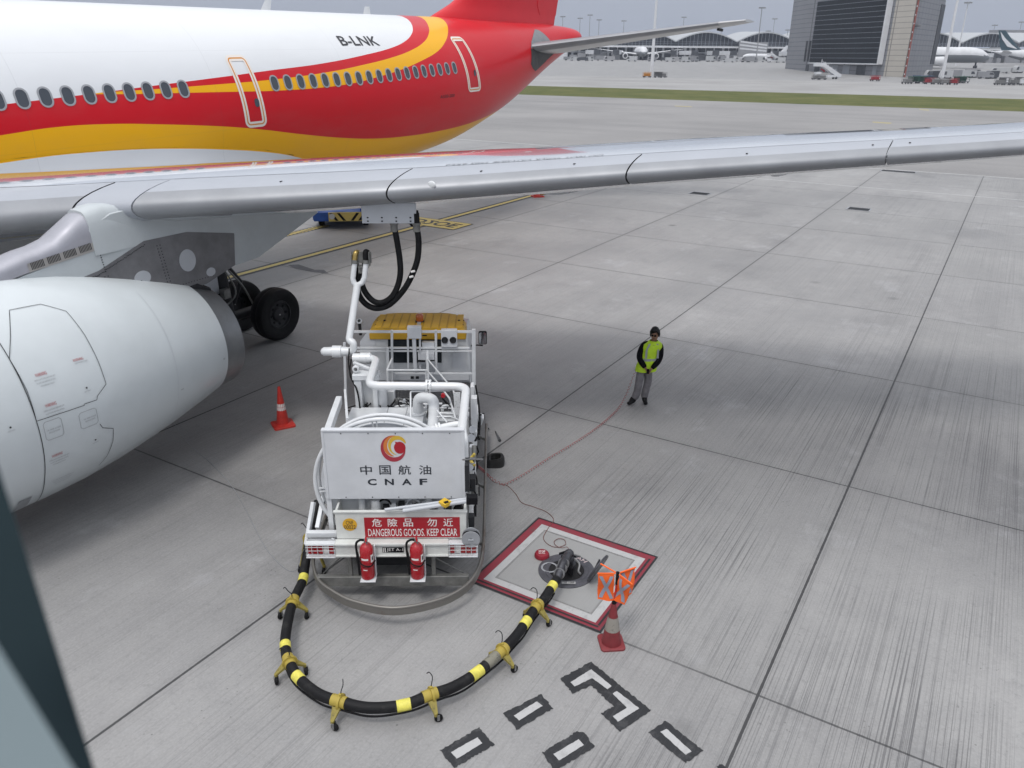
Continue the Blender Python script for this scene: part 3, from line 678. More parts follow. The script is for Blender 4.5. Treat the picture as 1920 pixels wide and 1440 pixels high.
# fin with rudder
def foil(ch, tk, n=14):
    up, lo = [], []
    for i in range(n + 1):
        x = 0.5 * (1 - math.cos(PI * i / n)); y = 5 * tk * (0.2969 * math.sqrt(x) - 0.126 * x - 0.3516 * x**2 + 0.2843 * x**3 - 0.1036 * x**4); up.append((x * ch, y * ch)); lo.append((x * ch, -y * ch))
    return up + lo[-2:0:-1]
def fin_sec(z):                                       # leading and trailing edge of the fin at height z
    le = interp([(2.2, 18.2), (2.84, 19.0), (3.34, 20.35), (3.7, 21.1), (4.4, 21.8), (11.6, 28.3)], z); te = 29.62 + (z - 2.75) * 0.31
    return le, te
mb = MB(); rings = []
for z in (2.2, 2.6, 2.84, 3.1, 3.34, 3.6, 4.0, 4.5, 6, 8, 11.6):
    le, te = fin_sec(z); 
    hinge = te - (te - le) * 0.0
    rings.append([Vector((y, le + x, z)) for x, y in foil(te - le, 0.085 if z > 3 else 0.10)])
mb.loft(rings); fin = mb.build('fin', M['jred'], jet, ang=50)
mb = MB(); 
for sgn in (1, -1):
    pts = []
    for z, fr in ((2.80, 0.0), (11.0, 0.0)):
        pass
def rudder():
    mb = MB(); rings = []
    for z in (3.05, 3.5, 4.5, 6, 8, 11):
        le, te = fin_sec(z); h = 27.30 + (z - 3.05) * 0.33 if z > 3.06 else 27.75
        ch = te - le; prof = foil(ch, 0.0875)
        def thick(y): 
            x = (y - le) / ch; return 5 * 0.0885 * (0.2969 * math.sqrt(x) - 0.126 * x - 0.3516 * x**2 + 0.2843 * x**3 - 0.1036 * x**4) * ch
        ysx = [h + (te + 0.03 - h) * i / 6 for i in range(7)]
        rings.append([Vector((max(thick(min(y, te)), 0.004) + 0.006, y, z)) for y in ysx] + [Vector((-max(thick(min(y, te)), 0.004) - 0.006, y, z)) for y in reversed(ysx)])
    return mb.loft(rings).build('rudder', M['jred'], fin, ang=50)
rudder()
mb = MB(); e0 = [(0.006 + 0.0, 0)]
le, te = fin_sec(4.1)
ring_ = [(25.55 + 0.42 * math.cos(2 * PI * k / 24), 4.0 + 0.30 * math.sin(2 * PI * k / 24)) for k in range(24)]
def finx(y, z):
    le, te = fin_sec(z); ch = te - le; x = min(max((y - le) / ch, 0.001), 0.999)
    return 5 * 0.0855 * (0.2969 * math.sqrt(x) - 0.126 * x - 0.3516 * x**2 + 0.2843 * x**3 - 0.1036 * x**4) * ch
MB().add([(finx(y, z) + 0.012, y, z) for y, z in ring_], [tuple(range(24))], 0, False).build('fin_emblem', M['cream'], fin)
# tailplanes
def tailplane(sg):
    mb = MB(); rings = []
    for q in [i / 10 for i in range(11)]:
        t = 0.7 + q * 9.0; le = 24.3 + (t - 0.7) * 0.672; ch = 6.0 + (2.25 - 6.0) * q; z = 1.52 + (t - 0.7) * 0.135
        if q > 0.93: le += 0.5; ch -= 0.6
        tk = 0.085 * (1 - 0.1 * q)
        rings.append([Vector((sg * t, le + x, z + y - 0.03 * x)) for x, y in foil(ch, tk)])
    mb.loft(rings); o = mb.build('tailplane', M['stab'], jet, ang=50)
    nose = MB(); rr = []
    for q in [i / 10 for i in range(10)]:
        t = 1.2 + q * 8.4; le = 24.3 + (t - 0.7) * 0.672; ch = 6.0 + (2.25 - 6.0) * (t - 0.7) / 9; z = 1.52 + (t - 0.7) * 0.135
        f = foil(ch, 0.088 * (1 - 0.1 * q)); n = len(f); sel = [f[-3], f[-2], f[-1], f[0], f[1], f[2], f[3]]
        rr.append([Vector((sg * t, le + x - 0.012, z + y * 1.03 - 0.03 * x)) for x, y in sel])
    nose.loft(rr, caps=False, closed_ring=False); nose.build('leading_edge', M['slatnose'], o, ang=60)
    hg = MB().beam((sg * 8.15, 24.3 + 7.45 * .672 + 2.3, 1.52 + 7.45 * .135 - 0.16), (sg * 8.15, 24.3 + 7.45 * .672 + 3.0, 1.52 + 7.45 * .135 - 0.2), 0.10, 0.12)
    hg.build('hinge_fairing', M['dark'], o)
tailplane(1); tailplane(-1)
# scuff plates round the tailplane root
def skin_hit(px, py):                                 # where the view through a photo pixel meets the port skin: (aft, height)
    r = ray(px, py); o = Vector((0, 0, EYE)) - JO; k0 = None
    ro, rd = Vector((o.dot(JN), o.dot(JD), o.dot(JU))), Vector((r.dot(JN), r.dot(JD), r.dot(JU))).normalized()
    for i in range(4000):
        p = ro + rd * (25 + i * 0.012); b, t, w = sec(p.y)
        if (p.x / w) ** 2 + ((p.z - (b + t) / 2) / ((t - b) / 2)) ** 2 < 1: return (p.y, p.z)
    return (p.y, p.z)
def zq(x, y): return (900 + x / 8.727, y / 8.727)
for nm, pts, m_ in (('root_plate', [(830, 800), (835, 680), (868, 560), (890, 485), (945, 490), (1010, 530), (1080, 590), (1140, 660), (1160, 710), (990, 740), (880, 770)], mat('grey scuff plate', (0.26, 0.27, 0.28), 0.4, metal=0.3, var=0.1)),
                    ('root_plate', [(830, 800), (1000, 800), (1150, 800), (1235, 850), (1100, 975), (990, 1085), (905, 1165), (860, 1120), (830, 1050)], mat('dark scuff plate', (0.05, 0.05, 0.052), 0.45, var=0.3))):
    q = [skin_hit(*zq(*p)) for p in pts]; wrapped(nm, [(q, [tuple(range(len(q)))], 0)], m_, jet, 0.015, use_z=True, step=0.2)
# antennas on the crown
for y, h, sw in ((9.95, 0.42, 0.22), (14.95, 0.34, 0.05)):
    mb = MB(); mb.loft([[Vector((u * k * 0.04, y + sw * (1 - k) * 1.0 + v * 0.22 * (0.55 + 0.45 * k), 2.80 + h * (1 - k))) for u, v in ((0, -1), (1, -0.2), (0.6, 0.7), (0, 1), (-0.6, 0.7), (-1, -0.2))] for k in (1, 0.5, 0.15)]); mb.build('antenna', M['white'], jet)
# ---- wings
TANLE = math.tan(rad(30.5))
def le_y(t): return -2.65 + (t - 9.37) * TANLE
LEZ = [(0, -1.55), (2.8, -1.28), (6, -0.95), (8.3, -0.74), (9.37, -0.63), (13.43, -0.36), (16.75, -0.07), (20.25, 0.21), (21.92, 0.34), (30.2, 1.05)]
def le_z(t): return smooth_tab(LEZ, t)
CH = [(0, 12.6), (2.8, 10.9), (9.4, 7.25), (29.4, 2.55), (30.2, 1.9)]
def wsec(t): return le_y(t), le_z(t), interp(CH, t), interp([(0, 0.15), (2.8, 0.15), (9.4, 0.125), (29, 0.105)], t), rad(interp([(0, 3.6), (5, 2.8), (9.4, 1.5), (13, 0.5), (17, 0.5), (21, 0.9), (30, -0.5)], t))
def airfoil(x, upper, tk):                            # rounded nose, flat-topped section
    yt = 5 * tk * (0.2969 * math.sqrt(x) - 0.126 * x - 0.3516 * x**2 + 0.2843 * x**3 - 0.1036 * x**4)
    cam_ = 0.018 * math.sin(PI * min(1, x ** 0.9)) * 0.8
    return cam_ + (0.92 * yt if upper else -1.02 * yt)
def wpt(t, x, upper, grow=0.0, sg=1):
    y0, z0, c, tk, inc = wsec(t); zz = airfoil(x, upper, tk) * c; n = grow * (1 if upper else -1)
    xx = x * c; 
    return Vector((sg * t, y0 + xx * math.cos(inc) + zz * math.sin(inc) - (grow if x < 0.004 else 0), z0 + zz * math.cos(inc) - xx * math.sin(inc) + n))
XS = [0, 0.002, 0.006, 0.013, 0.024, 0.04, 0.06, 0.09, 0.13, 0.2, 0.3, 0.42, 0.55, 0.7, 0.85, 1.0]
def wing(sg):
    mb = MB(); rings = []
    for t in [1.5, 2.6, 3.5, 5, 7, 9.4, 11, 13, 15, 17, 19, 21, 23, 25, 27, 29.3]:
        def g(x): return -0.03 if x < 0.12 else 0.0
        def p(x, u):
            q = wpt(t, x, u, g(x), sg)
            if x < 0.1: q.y += 0.03
            return q
        rings.append([p(x, True) for x in reversed(XS)] + [p(x, False) for x in XS[1:-1]])
    mb.loft(rings); w = mb.build('wing', M['wing'], jet, ang=50)
    # winglet
    rr = []
    for k, (dx, dy, dz, c) in enumerate(((0, 0, 0, 2.5), (0.5, 0.4, 0.15, 2.1), (0.95, 1.0, 0.75, 1.6), (1.45, 2.1, 2.2, 0.8))):
        rr.append([Vector((sg * (29.3 + dx), le_y(29.3) + dy + x, le_z(29.3) + dz + y * (0.5 if k > 1 else 1))) for x, y in foil(c, 0.10)])
    MB().loft(rr).build('winglet', M['jred'], w, ang=50)
    return w
wg = wing(1); wing(-1)
def slat(t0, t1):
    NUP = [x for x in XS if x <= 0.131]
    mb = MB(); n = max(2, int((t1 - t0) / 0.9)); rings = []
    for i in range(n + 1):
        t = t0 + (t1 - t0) * i / n
        k = min(1.0, 9.0 / max(9.0, t) * 1.0 + 0.0)
        upx = [0.115, 0.095, 0.075, 0.055, 0.038, 0.024, 0.014, 0.007, 0.0025, 0.0006, 0]
        lox = [0.0006, 0.0025, 0.006, 0.011, 0.018, 0.027, 0.036]
        r_ = [wpt(t, x, True) for x in upx] + [wpt(t, x, False) for x in lox]
        inn = [wpt(t, x, False, -0.05) + Vector((0, 0.05, 0.05)) for x in (0.036, 0.02)] + [wpt(t, x, True, -0.06) for x in (0.05, 0.09, 0.113)]
        rings.append(r_ + inn)
    mb.loft(rings)
    for i, f in enumerate(mb.f): pass
    nr = len(rings[0]); out = []
    for i, f in enumerate(mb.f):
        if len(f) == 4:
            j = f[0] % nr; mb.m[i] = 1 if 4 <= j <= 17 else 0
        else: mb.m[i] = 2
    return mb.build('slat', [M['slatup'], M['slatnose'], M['groove']], jet, ang=40)
slats = [slat(a + 0.012, b - 0.012) for a, b in ((3.3, 8.93), (9.80, 13.43), (13.43, 16.75), (16.75, 20.25), (20.25, 24.2), (24.2, 28.6))]
# the fixed leading edge above the pylon
mb = MB(); rings = []
for t in (8.95, 9.1, 9.37, 9.6, 9.78):
    rings.append([wpt(t, x, True, -0.004) for x in (0.114, 0.08, 0.05, 0.03, 0.014, 0.006, 0.002, 0)] + [wpt(t, x, False, -0.004) for x in (0.002, 0.006, 0.014, 0.03, 0.05)] + [wpt(t, 0.06, False, -0.1), wpt(t, 0.1, True, -0.1)])
mb.loft(rings); mb.build('leading_edge', M['slatup'], jet, ang=50)
# black seal along the slat's rear edge
mb = MB(); rows = []
ts = [3.3 + 0.5 * i for i in range(52)]
mb.add([wpt(t, 0.114, True, 0.003) for t in ts] + [wpt(t, 0.1162, True, 0.003) for t in ts], [(i, i + 1, len(ts) + i + 1, len(ts) + i) for i in range(len(ts) - 1)], 0)
mb.build('slat_seal', M['groove'], wg, fixn=False)
for t, x in ((11.7, .06), (14.6, .055), (15.9, .06), (18.3, .055), (20.0, .065), (20.5, .065), (6.2, .05)):
    p = wpt(t, x, True, 0.004); MB().box(p, (0.025, 0.05, 0.01), 0).build('slat_fastener', M['dark'], wg)
# stencilled warning along the spar line
vs, fs = text2d('DO NOT WALK OUTSIDE THIS AREA', 2.3, 0.09, 0.0)
def on_wing(u, v, t0=15.0): t = t0 - u; return wpt(t, 0.127 + v / interp(CH, t), True, 0.006)
MB().add([on_wing(x, -y) for x, y in vs], fs, 0, False).build('wing_stencil', M['grey'], wg, fixn=False)
# landing light set in the slat
p = wpt(14.05, 0.004, True, 0.002)
MB().ball(p + Vector((0, 0.01, 0.03)), 0.06, 14, 0, (1.3, 0.4, 1.0)).build('slat_placard', M['white'], slats[2])
# flap track fairings
def canoe(t, y0, L, z, w, h):
    mb = MB(); rings = []
    for i in range(13):
        u = i / 12; k = max(0.03, (math.sin(PI * u ** 0.8)) ** 0.6)
        rings.append([Vector((t + w * k * math.cos(a), y0 + L * u, z + 0.25 + h * k * math.sin(a) * (1.0 if math.sin(a) < 0 else 0.22))) for a in [2 * PI * j / 16 for j in range(16)]])
    return mb.loft(rings).build('flap_fairing', M['lgrey'], jet, ang=60)
for t, dz in ((7.2, 0), (14.4, 0.12), (18.15, 0.2)):
    y0, z0, c, tk, inc = wsec(t); canoe(t, y0 + c * 0.40, c * 0.85, z0 - 0.50 - c * 0.02 + dz, 0.26, 0.44)
# ---- engine
NV = [(-7.7, -2.95), (-5.3, -3.0), (-3.5, -3.08), (-1.5, -3.22), (-1.0, -3.30), (0, -3.4)]
def ring_e(y, r, n=64, sx=1.0): 
    v = interp(NV, y); return [Vector((9.37 + r * math.cos(2 * PI * k / n), y, v + r * math.sin(2 * PI * k / n))) for k in range(n)]
EP = [(-7.55, 1.30), (-7.62, 1.42), (-7.55, 1.50), (-7.3, 1.60), (-6.8, 1.70), (-6.2, 1.77), (-5.6, 1.80), (-5.0, 1.79), (-4.4, 1.75), (-3.8, 1.67), (-3.2, 1.55), (-2.6, 1.41), (-2.0, 1.25), (-1.5, 1.105)]
mb = MB(); mb.loft([ring_e(-6.6, 1.22)] + [ring_e(y, r) for y, r in EP] + [ring_e(-1.5, 1.06), ring_e(-1.9, 1.05)], caps=False)
M['cowl'] = mat('cowl white', (0.60, 0.64, 0.655), 0.3, coat=0.3, var=0.07, vscale=0.9)
eng = mb.build('engine', M['cowl'], jet, ang=45, fixn=True)
mb = MB(); mb.loft([ring_e(-1.75, 1.07), ring_e(-1.5, 1.055), ring_e(-1.25, 1.02), ring_e(-1.0, 0.966), ring_e(-1.0, 0.93), ring_e(-1.6, 0.95)], caps=False); mb.build('exhaust_nozzle', M['nozzle'], eng, ang=35)
mb = MB(); mb.loft([ring_e(-1.6, 0.95), ring_e(-1.62, 0.6), ring_e(-1.3, 0.45), ring_e(-0.85, 0.2), ring_e(-0.7, 0.02)], caps=True); mb.build('exhaust_plug', M['dark'], eng, ang=50)
mb = MB(); mb.loft([ring_e(-6.55, 1.25), ring_e(-6.5, 0.35), ring_e(-6.9, 0.2), ring_e(-7.1, 0.02)], caps=False); mb.build('fan', M['dark'], eng)
# panel seams laid on the cowl: angle measured from port side
def cowl(y, deg, off=0.006):
    r = smooth_tab(EP[2:], y) + off; v = interp(NV, y); return Vector((9.37 + r * math.cos(rad(deg)), y, v + r * math.sin(rad(deg))))
def seam_line(name, pts, w=0.014, m=None, par=None):
    mb = MB(); P = []
    for (y0, d0), (y1, d1) in zip(pts, pts[1:]):
        k = max(2, int(max(abs(d1 - d0) / 4, abs(y1 - y0) / 0.15)) + 1)
        P += [(y0 + (y1 - y0) * i / k, d0 + (d1 - d0) * i / k) for i in range(k)]
    P.append(pts[-1]); vs = []
    for i, (y, d) in enumerate(P):
        a, b = P[max(i - 1, 0)], P[min(i + 1, len(P) - 1)]; ty, td = b[0] - a[0], (b[1] - a[1]) * 0.03; l = math.hypot(ty, td) or 1; ny, nd = -td / l * w / 2, ty / l * w / 2 / 0.03
        vs += [cowl(y + ny, d + nd), cowl(y - ny, d - nd)]
    mb.add(vs, [(2 * i, 2 * i + 1, 2 * i + 3, 2 * i + 2) for i in range(len(P) - 1)], 0)
    return mb.build(name, m or M['dark'], par or eng, fixn=False)
# ---- engine cowl seams, panels and notices
seam_line('cowl_seam', [(-5.31, 58), (-5.31, 30), (-5.31, 3), (-5.30, -30), (-5.26, -58)], 0.011)
seam_line('cowl_seam', [(-2.8, 60), (-2.8, 25), (-2.82, 0), (-2.85, -30), (-2.88, -50)], 0.006, M['lgrey'])
seam_line('access_panel', [(-5.31, 3.0), (-5.29, 17), (-5.31, 32.4), (-5.13, 42.5), (-4.91, 55.8), (-4.46, 56.1), (-4.2, 49.5), (-4.17, 35.5), (-4.17, 20.9), (-4.18, 8.8), (-4.37, 4.6), (-4.39, 2.9), (-4.6, 3.1), (-4.6, 2.5), (-5.31, 3.0)], 0.008)
seam_line('access_panel', [(-4.42, -10.0), (-4.38, -12.9), (-4.2, -16.2), (-4.2, -24.8), (-4.26, -35.1), (-4.36, -42)], 0.009)
for (y0, y1, d0, d1) in ((-5.24, -4.98, 1.2, -8), (-4.72, -4.44, -0.5, -9)):
    pts = [(y0 + .03, d0), (y1 - .03, d0), (y1, d0 - 1), (y1, d1 + 1), (y1 - .03, d1), (y0 + .03, d1), (y0, d1 + 1), (y0, d0 - 1), (y0 + .03, d0)]; seam_line('access_panel', pts, 0.006, M['grey'])
def cowl_patch(name, y0, y1, d0, d1, m, skew=0.0):
    mb = MB(); k = 6; vs = []
    for i in range(k + 1):
        d = d0 + (d1 - d0) * i / k; vs += [cowl(y0 + skew * i / k, d), cowl(y1 + skew * i / k, d)]
    return mb.add(vs, [(2 * i, 2 * i + 1, 2 * i + 3, 2 * i + 2) for i in range(k)], 0).build(name, m, eng, fixn=False)
v_ = cowl_patch('drain_vent', -5.63, -5.44, -41.5, -54.5, M['grey'])
def cowl_text(body, y, deg, w, h, m, slope=0.0, bold=0.0):
    vs, fs = text2d(body, w, h, bold)
    return MB().add([cowl(y + a, deg + (b + slope * a) / 1.7 * 57.3, 0.009) for a, b in vs], fs, 0, False).build('cowl_notice', m, eng, fixn=False)
for (y, d) in ((-5.03, 22.4), (-5.06, 8.2), (-5.12, -17.3)):
    cowl_text('WARNING', y, d, 0.16, 0.045, M['redink'])
    for i, wd in enumerate((0.30, 0.27, 0.20)): 
        cowl_text('OPEN LATCHES BEFORE LIFTING PANEL'[i * 3: 24 + i * 3], y + 0.03, d - 2.2 - i * 1.5, wd, 0.020, M['grey'])
cowl_text('WARNING', -4.45, 24.2, 0.16, 0.04, M['redink']); cowl_text('KEEP HANDS CLEAR', -4.42, 22.6, 0.20, 0.02, M['grey'])
for (y, d) in ((-5.11, -3.1), (-4.56, -4.3)):
    for i in range(2): cowl_text('OIL TANK ACCESS' if i == 0 else 'SERVICE DOOR', y, d - i * 1.4, 0.2 - 0.04 * i, 0.02, M['grey'])
for (y, d) in ((-4.49, 10.2), (-5.65, 4.3), (-4.51, -18.2)):
    cowl_patch('jack_point', y - 0.012, y + 0.012, d + 0.4, d - 0.4, M['dark']); cowl_text('HOIST POINT', y, d - 1.6, 0.10, 0.018, M['grey'])
for i in range(3): cowl_text('NO STEP THRUST REVERSER DUCT'[: 26 - 4 * i], -5.0, -35.0 - i * 1.7, 0.34 - 0.05 * i, 0.02, M['grey'])
cowl_text('DO NOT', -2.74, -14, 0.06, 0.03, M['ink']); cowl_text('STOP', -1.62, -8, 0.05, 0.05, M['ink'])
# ---- pylon: outline in (aft, up), thickness about the engine's plane
PX = 9.37
def slab(name, poly, half, m, par, bevel=0.03, inset=0.0):
    return MB().prism(poly, PX - half, PX + half, lambda u, v, w: Vector((w, u, v))).build(name, m, par, bevel=bevel)
body = [(-6.4, -1.6), (-6.0, -1.55), (-5.2, -1.45), (-4.58, -1.36), (-4.2, -1.29), (-3.62, -1.20), (-3.2, -1.16), (-3.10, -0.80), (-2.7, -0.64), (-2.2, -0.62), (-1.0, -0.75), (1.9, -0.95),
        (1.9, -1.42), (1.1, -1.69), (0.69, -1.83), (0.2, -2.00), (-0.42, -2.04), (-0.32, -1.45), (-1.35, -1.23), (-2.21, -1.22), (-3.1, -1.53), (-3.58, -1.60), (-4.2, -1.62), (-4.7, -1.62), (-5.6, -1.55)]
pyl = slab('pylon', body, 0.29, M['pylonw'], jet, 0.05)
slab('heat_shield', [(-5.6, -1.52), (-4.67, -1.57), (-4.2, -1.58), (-3.58, -1.57), (-3.1, -1.50), (-2.21, -1.19), (-1.35, -1.20), (-0.33, -1.42), (-0.41, -2.02), (-1.12, -2.22), (-2.07, -2.25), (-2.9, -2.2), (-5.6, -1.9)], 0.296, M['pylon'], pyl, 0.0)
def side_patch(name, cy, cz, ry, rz, m, x=PX + 0.2985, n=28, par=None):
    return MB().prism([(cy + ry * math.cos(2 * PI * k / n), cz + rz * math.sin(2 * PI * k / n)) for k in range(n)], x - 0.01, x + 0.004, lambda u, v, w: Vector((w, u, v))).build(name, m, par or pyl)
side_patch('access_plate', -1.43, -1.70, 0.17, 0.20, M['lgrey']); side_patch('access_plate', -2.36, -1.80, 0.155, 0.125, M['lgrey']); side_patch('plate_hole', -2.40, -1.86, 0.03, 0.03, M['dark'], PX + 0.302)
side_patch('access_plate', -0.98, -2.02, 0.10, 0.08, M['lgrey'])
slab('aft_shroud', [(-1.62, -2.16), (-1.3, -2.14), (-1.02, -2.32), (-1.02, -2.45), (-1.6, -2.4)], 0.30, M['dark'], pyl, 0.03)
# the saddle fairing on the front of the pylon, blending over the leading edge
mb = MB(); rings = []
for i in range(15):
    u = i / 14; y = -6.3 + 3.35 * u
    top = smooth_tab([(-6.3, -1.42), (-5.2, -1.19), (-4.58, -1.09), (-4.2, -1.0), (-3.75, -0.93), (-3.5, -0.80), (-3.3, -0.66), (-3.1, -0.57), (-2.9, -0.55)], y); hw = 0.300
    bot = smooth_tab([(-6.3, -1.5), (-4.58, -1.33), (-4.16, -1.27), (-3.6, -1.21), (-3.3, -1.16), (-3.0, -1.14)], y); r_ = []
    for j in range(13):
        a = PI * j / 12; r_.append(Vector((PX + hw * math.copysign(abs(math.cos(a)) ** 0.6, math.cos(a)), y, bot + (top - bot) * math.sin(a) ** 0.6)))
    rings.append(r_)
mb.loft(rings, closed_ring=False); sad = mb.build('saddle_fairing', mat('burnished alloy', (0.42, 0.42, 0.46), 0.36, metal=0.5, var=0.1), pyl, ang=60)
mb = MB(); rings = []
for i in range(11):
    u = i / 10; y = -3.10 + 1.6 * u
    top = smooth_tab([(-3.45, -0.82), (-3.3, -0.66), (-3.1, -0.55), (-2.8, -0.49), (-2.4, -0.57), (-2.0, -0.72), (-1.5, -0.86)], y); bot = -1.25; hw = interp([(-3.45, 0.30), (-3.1, 0.310), (-2.8, 0.312), (-2.3, 0.292), (-1.5, 0.25)], y); r_ = []
    for j in range(13):
        a = PI * j / 12; r_.append(Vector((PX + hw * math.copysign(abs(math.cos(a)) ** 0.5, math.cos(a)), y, bot + (top - bot) * math.sin(a) ** 0.5)))
    rings.append(r_)
mb.loft(rings, closed_ring=False); mb.build('shoulder_fairing', M['pylonw'], pyl, ang=60)
# louvres on the saddle
lv = MB(); lv2 = MB()
for g in range(4):
    for k in range(9):
        y = -4.12 + g * 0.262 + k * 0.0235; z = -1.19 + (y + 4.12) * 0.11
        lv.add([(PX + 0.304, y, z - 0.055), (PX + 0.304, y + 0.012, z - 0.055), (PX + 0.300, y + 0.004, z + 0.055), (PX + 0.300, y - 0.008, z + 0.055)], [(0, 1, 2, 3)], 0, False)
lv.build('louvre', M['dark'], sad, fixn=False)
mb = MB(); mb.add([(PX + 0.302, -4.17, -1.275), (PX + 0.302, -3.05, -1.165), (PX + 0.298, -3.05, -1.03), (PX + 0.298, -4.17, -1.14)], [(0, 1, 2, 3)], 0, False); mb.build('louvre_plate', M['brass'] if False else mat('bare alloy', (0.45, 0.43, 0.41), 0.4, metal=0.6, var=0.15), sad, fixn=False)
# rivets
rv = MB(); random.seed(3)
def riv(y, z, r=0.011, x=PX + 0.298): rv.box((x, y, z), (0.006, r * 2, r * 2))
for i in range(34):
    u = i / 33; 
    for (p, q) in (((-3.1, -1.55), (-2.21, -1.25)), ((-3.6, -1.62), (-3.1, -1.56))): riv(p[0] + (q[0] - p[0]) * u, p[1] + (q[1] - p[1]) * u + random.uniform(-.02, .0), 0.007)
for y in (-1.98, -1.92): 
    for i in range(14): riv(y + 0.006 * i, -1.32 - 0.055 * i, 0.008)
for y in (-3.02, -2.96):
    for i in range(7): riv(y, -1.62 - 0.05 * i, 0.008)
for i in range(22): riv(-2.2 + i * 0.06, -2.1 - 0.0 * i, 0.007)
for i in range(10): riv(-3.02 + 0.004 * i, -1.18 - i * 0.04, 0.008, PX + 0.296)
rv.build('rivet_row', M['dark'], pyl)
rv = MB()
for _ in range(26):
    y = random.uniform(-2.95, -2.2); z = random.uniform(-1.1, -0.68); rv.box((PX + 0.385 - abs(y + 2.8) * 0.07, y, z), (0.02, 0.016, 0.016))
# ---- main landing gear, port side
gear = bpy.data.objects.new('landing_gear', None); C.objects.link(gear); gear.parent = jet; gear.location = (5.34, 2.55, 0)
gz = jground(2.55) + 0.70
mb = MB(); mb.tube([(0, 0, gz + 0.1), (-0.1, -0.05, -2.6)], 0.20, 16); mb.tube([(0, 0, gz + 0.2), (-0.05, 0, gz + 1.5)], 0.15, 16); mb.tube([(0, -1.1, gz), (0, 1.1, gz)], 0.13, 12)
mb.tube([(0.0, 0.25, gz + 0.35), (0.1, 0.5, gz + 0.9), (0, 0.2, gz + 1.4)], 0.06, 10); mb.tube([(-0.1, 0, gz + 1.2), (-2.2, 0.2, -2.8)], 0.09, 10); mb.build('strut', M['dark'], gear)
mb = MB(); mb.tube(spline([(0.2, 0.1, gz + 1.3), (0.3, 0.4, gz + 0.8), (0.25, 0.7, gz + 0.2), (0.1, 0.95, gz + .1)]), 0.025, 8); mb.tube(spline([(0.2, -0.1, gz + 1.5), (0.34, 0.1, gz + 0.7), (0.2, -0.6, gz + 0.3), (0.1, -0.9, gz + .1)]), 0.022, 8); mb.box((0.22, -0.12, gz + 0.75), (0.16, 0.2, 0.24)); mb.build('hydraulic_line', M['galv'], gear)
mb = MB(); mb.box((0.05, -0.55, -3.35), (0.05, 1.1, 1.3)); mb.build('gear_door', M['lgrey'], gear, bevel=0.02)
for sy in (-0.99, 0.99):
    for sx_ in (-0.70, 0.70):
        z0 = jground(2.55 + sy) + 0.70
        mb = MB(); w = 0.24
        tp = [(0.38, -w * .72), (0.50, -w * .86), (0.60, -w * .95), (0.665, -w * .86), (0.692, -w * .6), (0.70, -w * .3), (0.692, -w * .27), (0.70, -w * .24), (0.70, 0), (0.692, .01), (0.70, .02), (0.70, w * .3), (0.692, w * .6), (0.665, w * .86), (0.60, w * .95), (0.50, w * .86), (0.38, w * .72)]
        mb.lathe(tp, 48, 0, (sx_, sy, z0), (1, 0, 0)); mb.lathe([(0.38, w * .70), (0.37, w * .80), (0.345, w * .80), (0.335, w * .55), (0.20, w * .40), (0.17, w * .62), (0.10, w * .72), (0.02, w * .72)], 36, 1, (sx_, sy, z0), (1 if sx_ > 0 else -1, 0, 0))
        for k in range(8): a = 2 * PI * k / 8; mb.cyl((sx_ + 0.10 * (1 if sx_ > 0 else -1), sy + 0.26 * math.cos(a), z0 + 0.26 * math.sin(a)), (sx_ + 0.125 * (1 if sx_ > 0 else -1), sy + 0.26 * math.cos(a), z0 + 0.26 * math.sin(a)), 0.035, 10, 2)
        mb.build('wheel', [M['black'], M['grey'] if sx_ > 9 else M['dark'], M['matblack']], gear, ang=40)
# ---- refuelling coupling panel hung open under the wing
fp = bpy.data.objects.new('refuel_panel', None)
def px_on_t(px, py, t): 
    r = ray(px, py); o = Vector((0, 0, EYE)) - JO; k = (t - o.dot(JN)) / r.dot(JN); P = o + r * k; return P.dot(JN), P.dot(JD), P.dot(JU)
tq = 13.22; y_, z_ = le_y(tq) + 0.40, le_z(tq) - 0.36; RQ = Matrix.Rotation(math.atan(TANLE), 3, 'Z')
mb = MB(); mb.box((tq, y_, z_), (0.92, 0.05, 0.34), 0, RQ)
for i in range(4):
    for dz in (0.0, 0.06): mb.box(Vector((tq, y_, z_)) + RQ @ Vector((-0.36 + i * 0.24, -0.030, -0.13 + dz)), (0.03, 0.012, 0.022), 1, RQ)
rp_ = mb.build('refuel_panel', [M['lgrey'], M['dark']], jet, bevel=0.006)
# ---------------------------------------------------------------- hydrant fuel truck: local x right, y towards the cab, z up
TRZ = rad(1.4); TO = Vector((-1.64, 9.1, 0))
truck = empty('fuel_truck', TO, TRZ, label='white aviation fuel hydrant truck with a yellow cab roof, backed up under the wing', cat='truck')
def tloc(p):
    q = p - TO; c, s = math.cos(TRZ), math.sin(TRZ); return Vector((q.x * c + q.y * s, -q.x * s + q.y * c, q.z))
def T(px, py, ax, val):
    o = tloc(Vector((0, 0, EYE))); b = tloc(Vector((0, 0, EYE)) + ray(px, py)) - o; i = 'xyz'.index(ax)
    return o + b * ((val - o[i]) / b[i])
def ZA(x, y): return (560 + x / 4.8, 460 + y / 4.8)
def ZB(x, y): return (560 + x / 4.8, 760 + y / 4.8)
def ZD(x, y): return (640 + x / 6.857, 620 + y / 6.857)
TW = M['twhite']
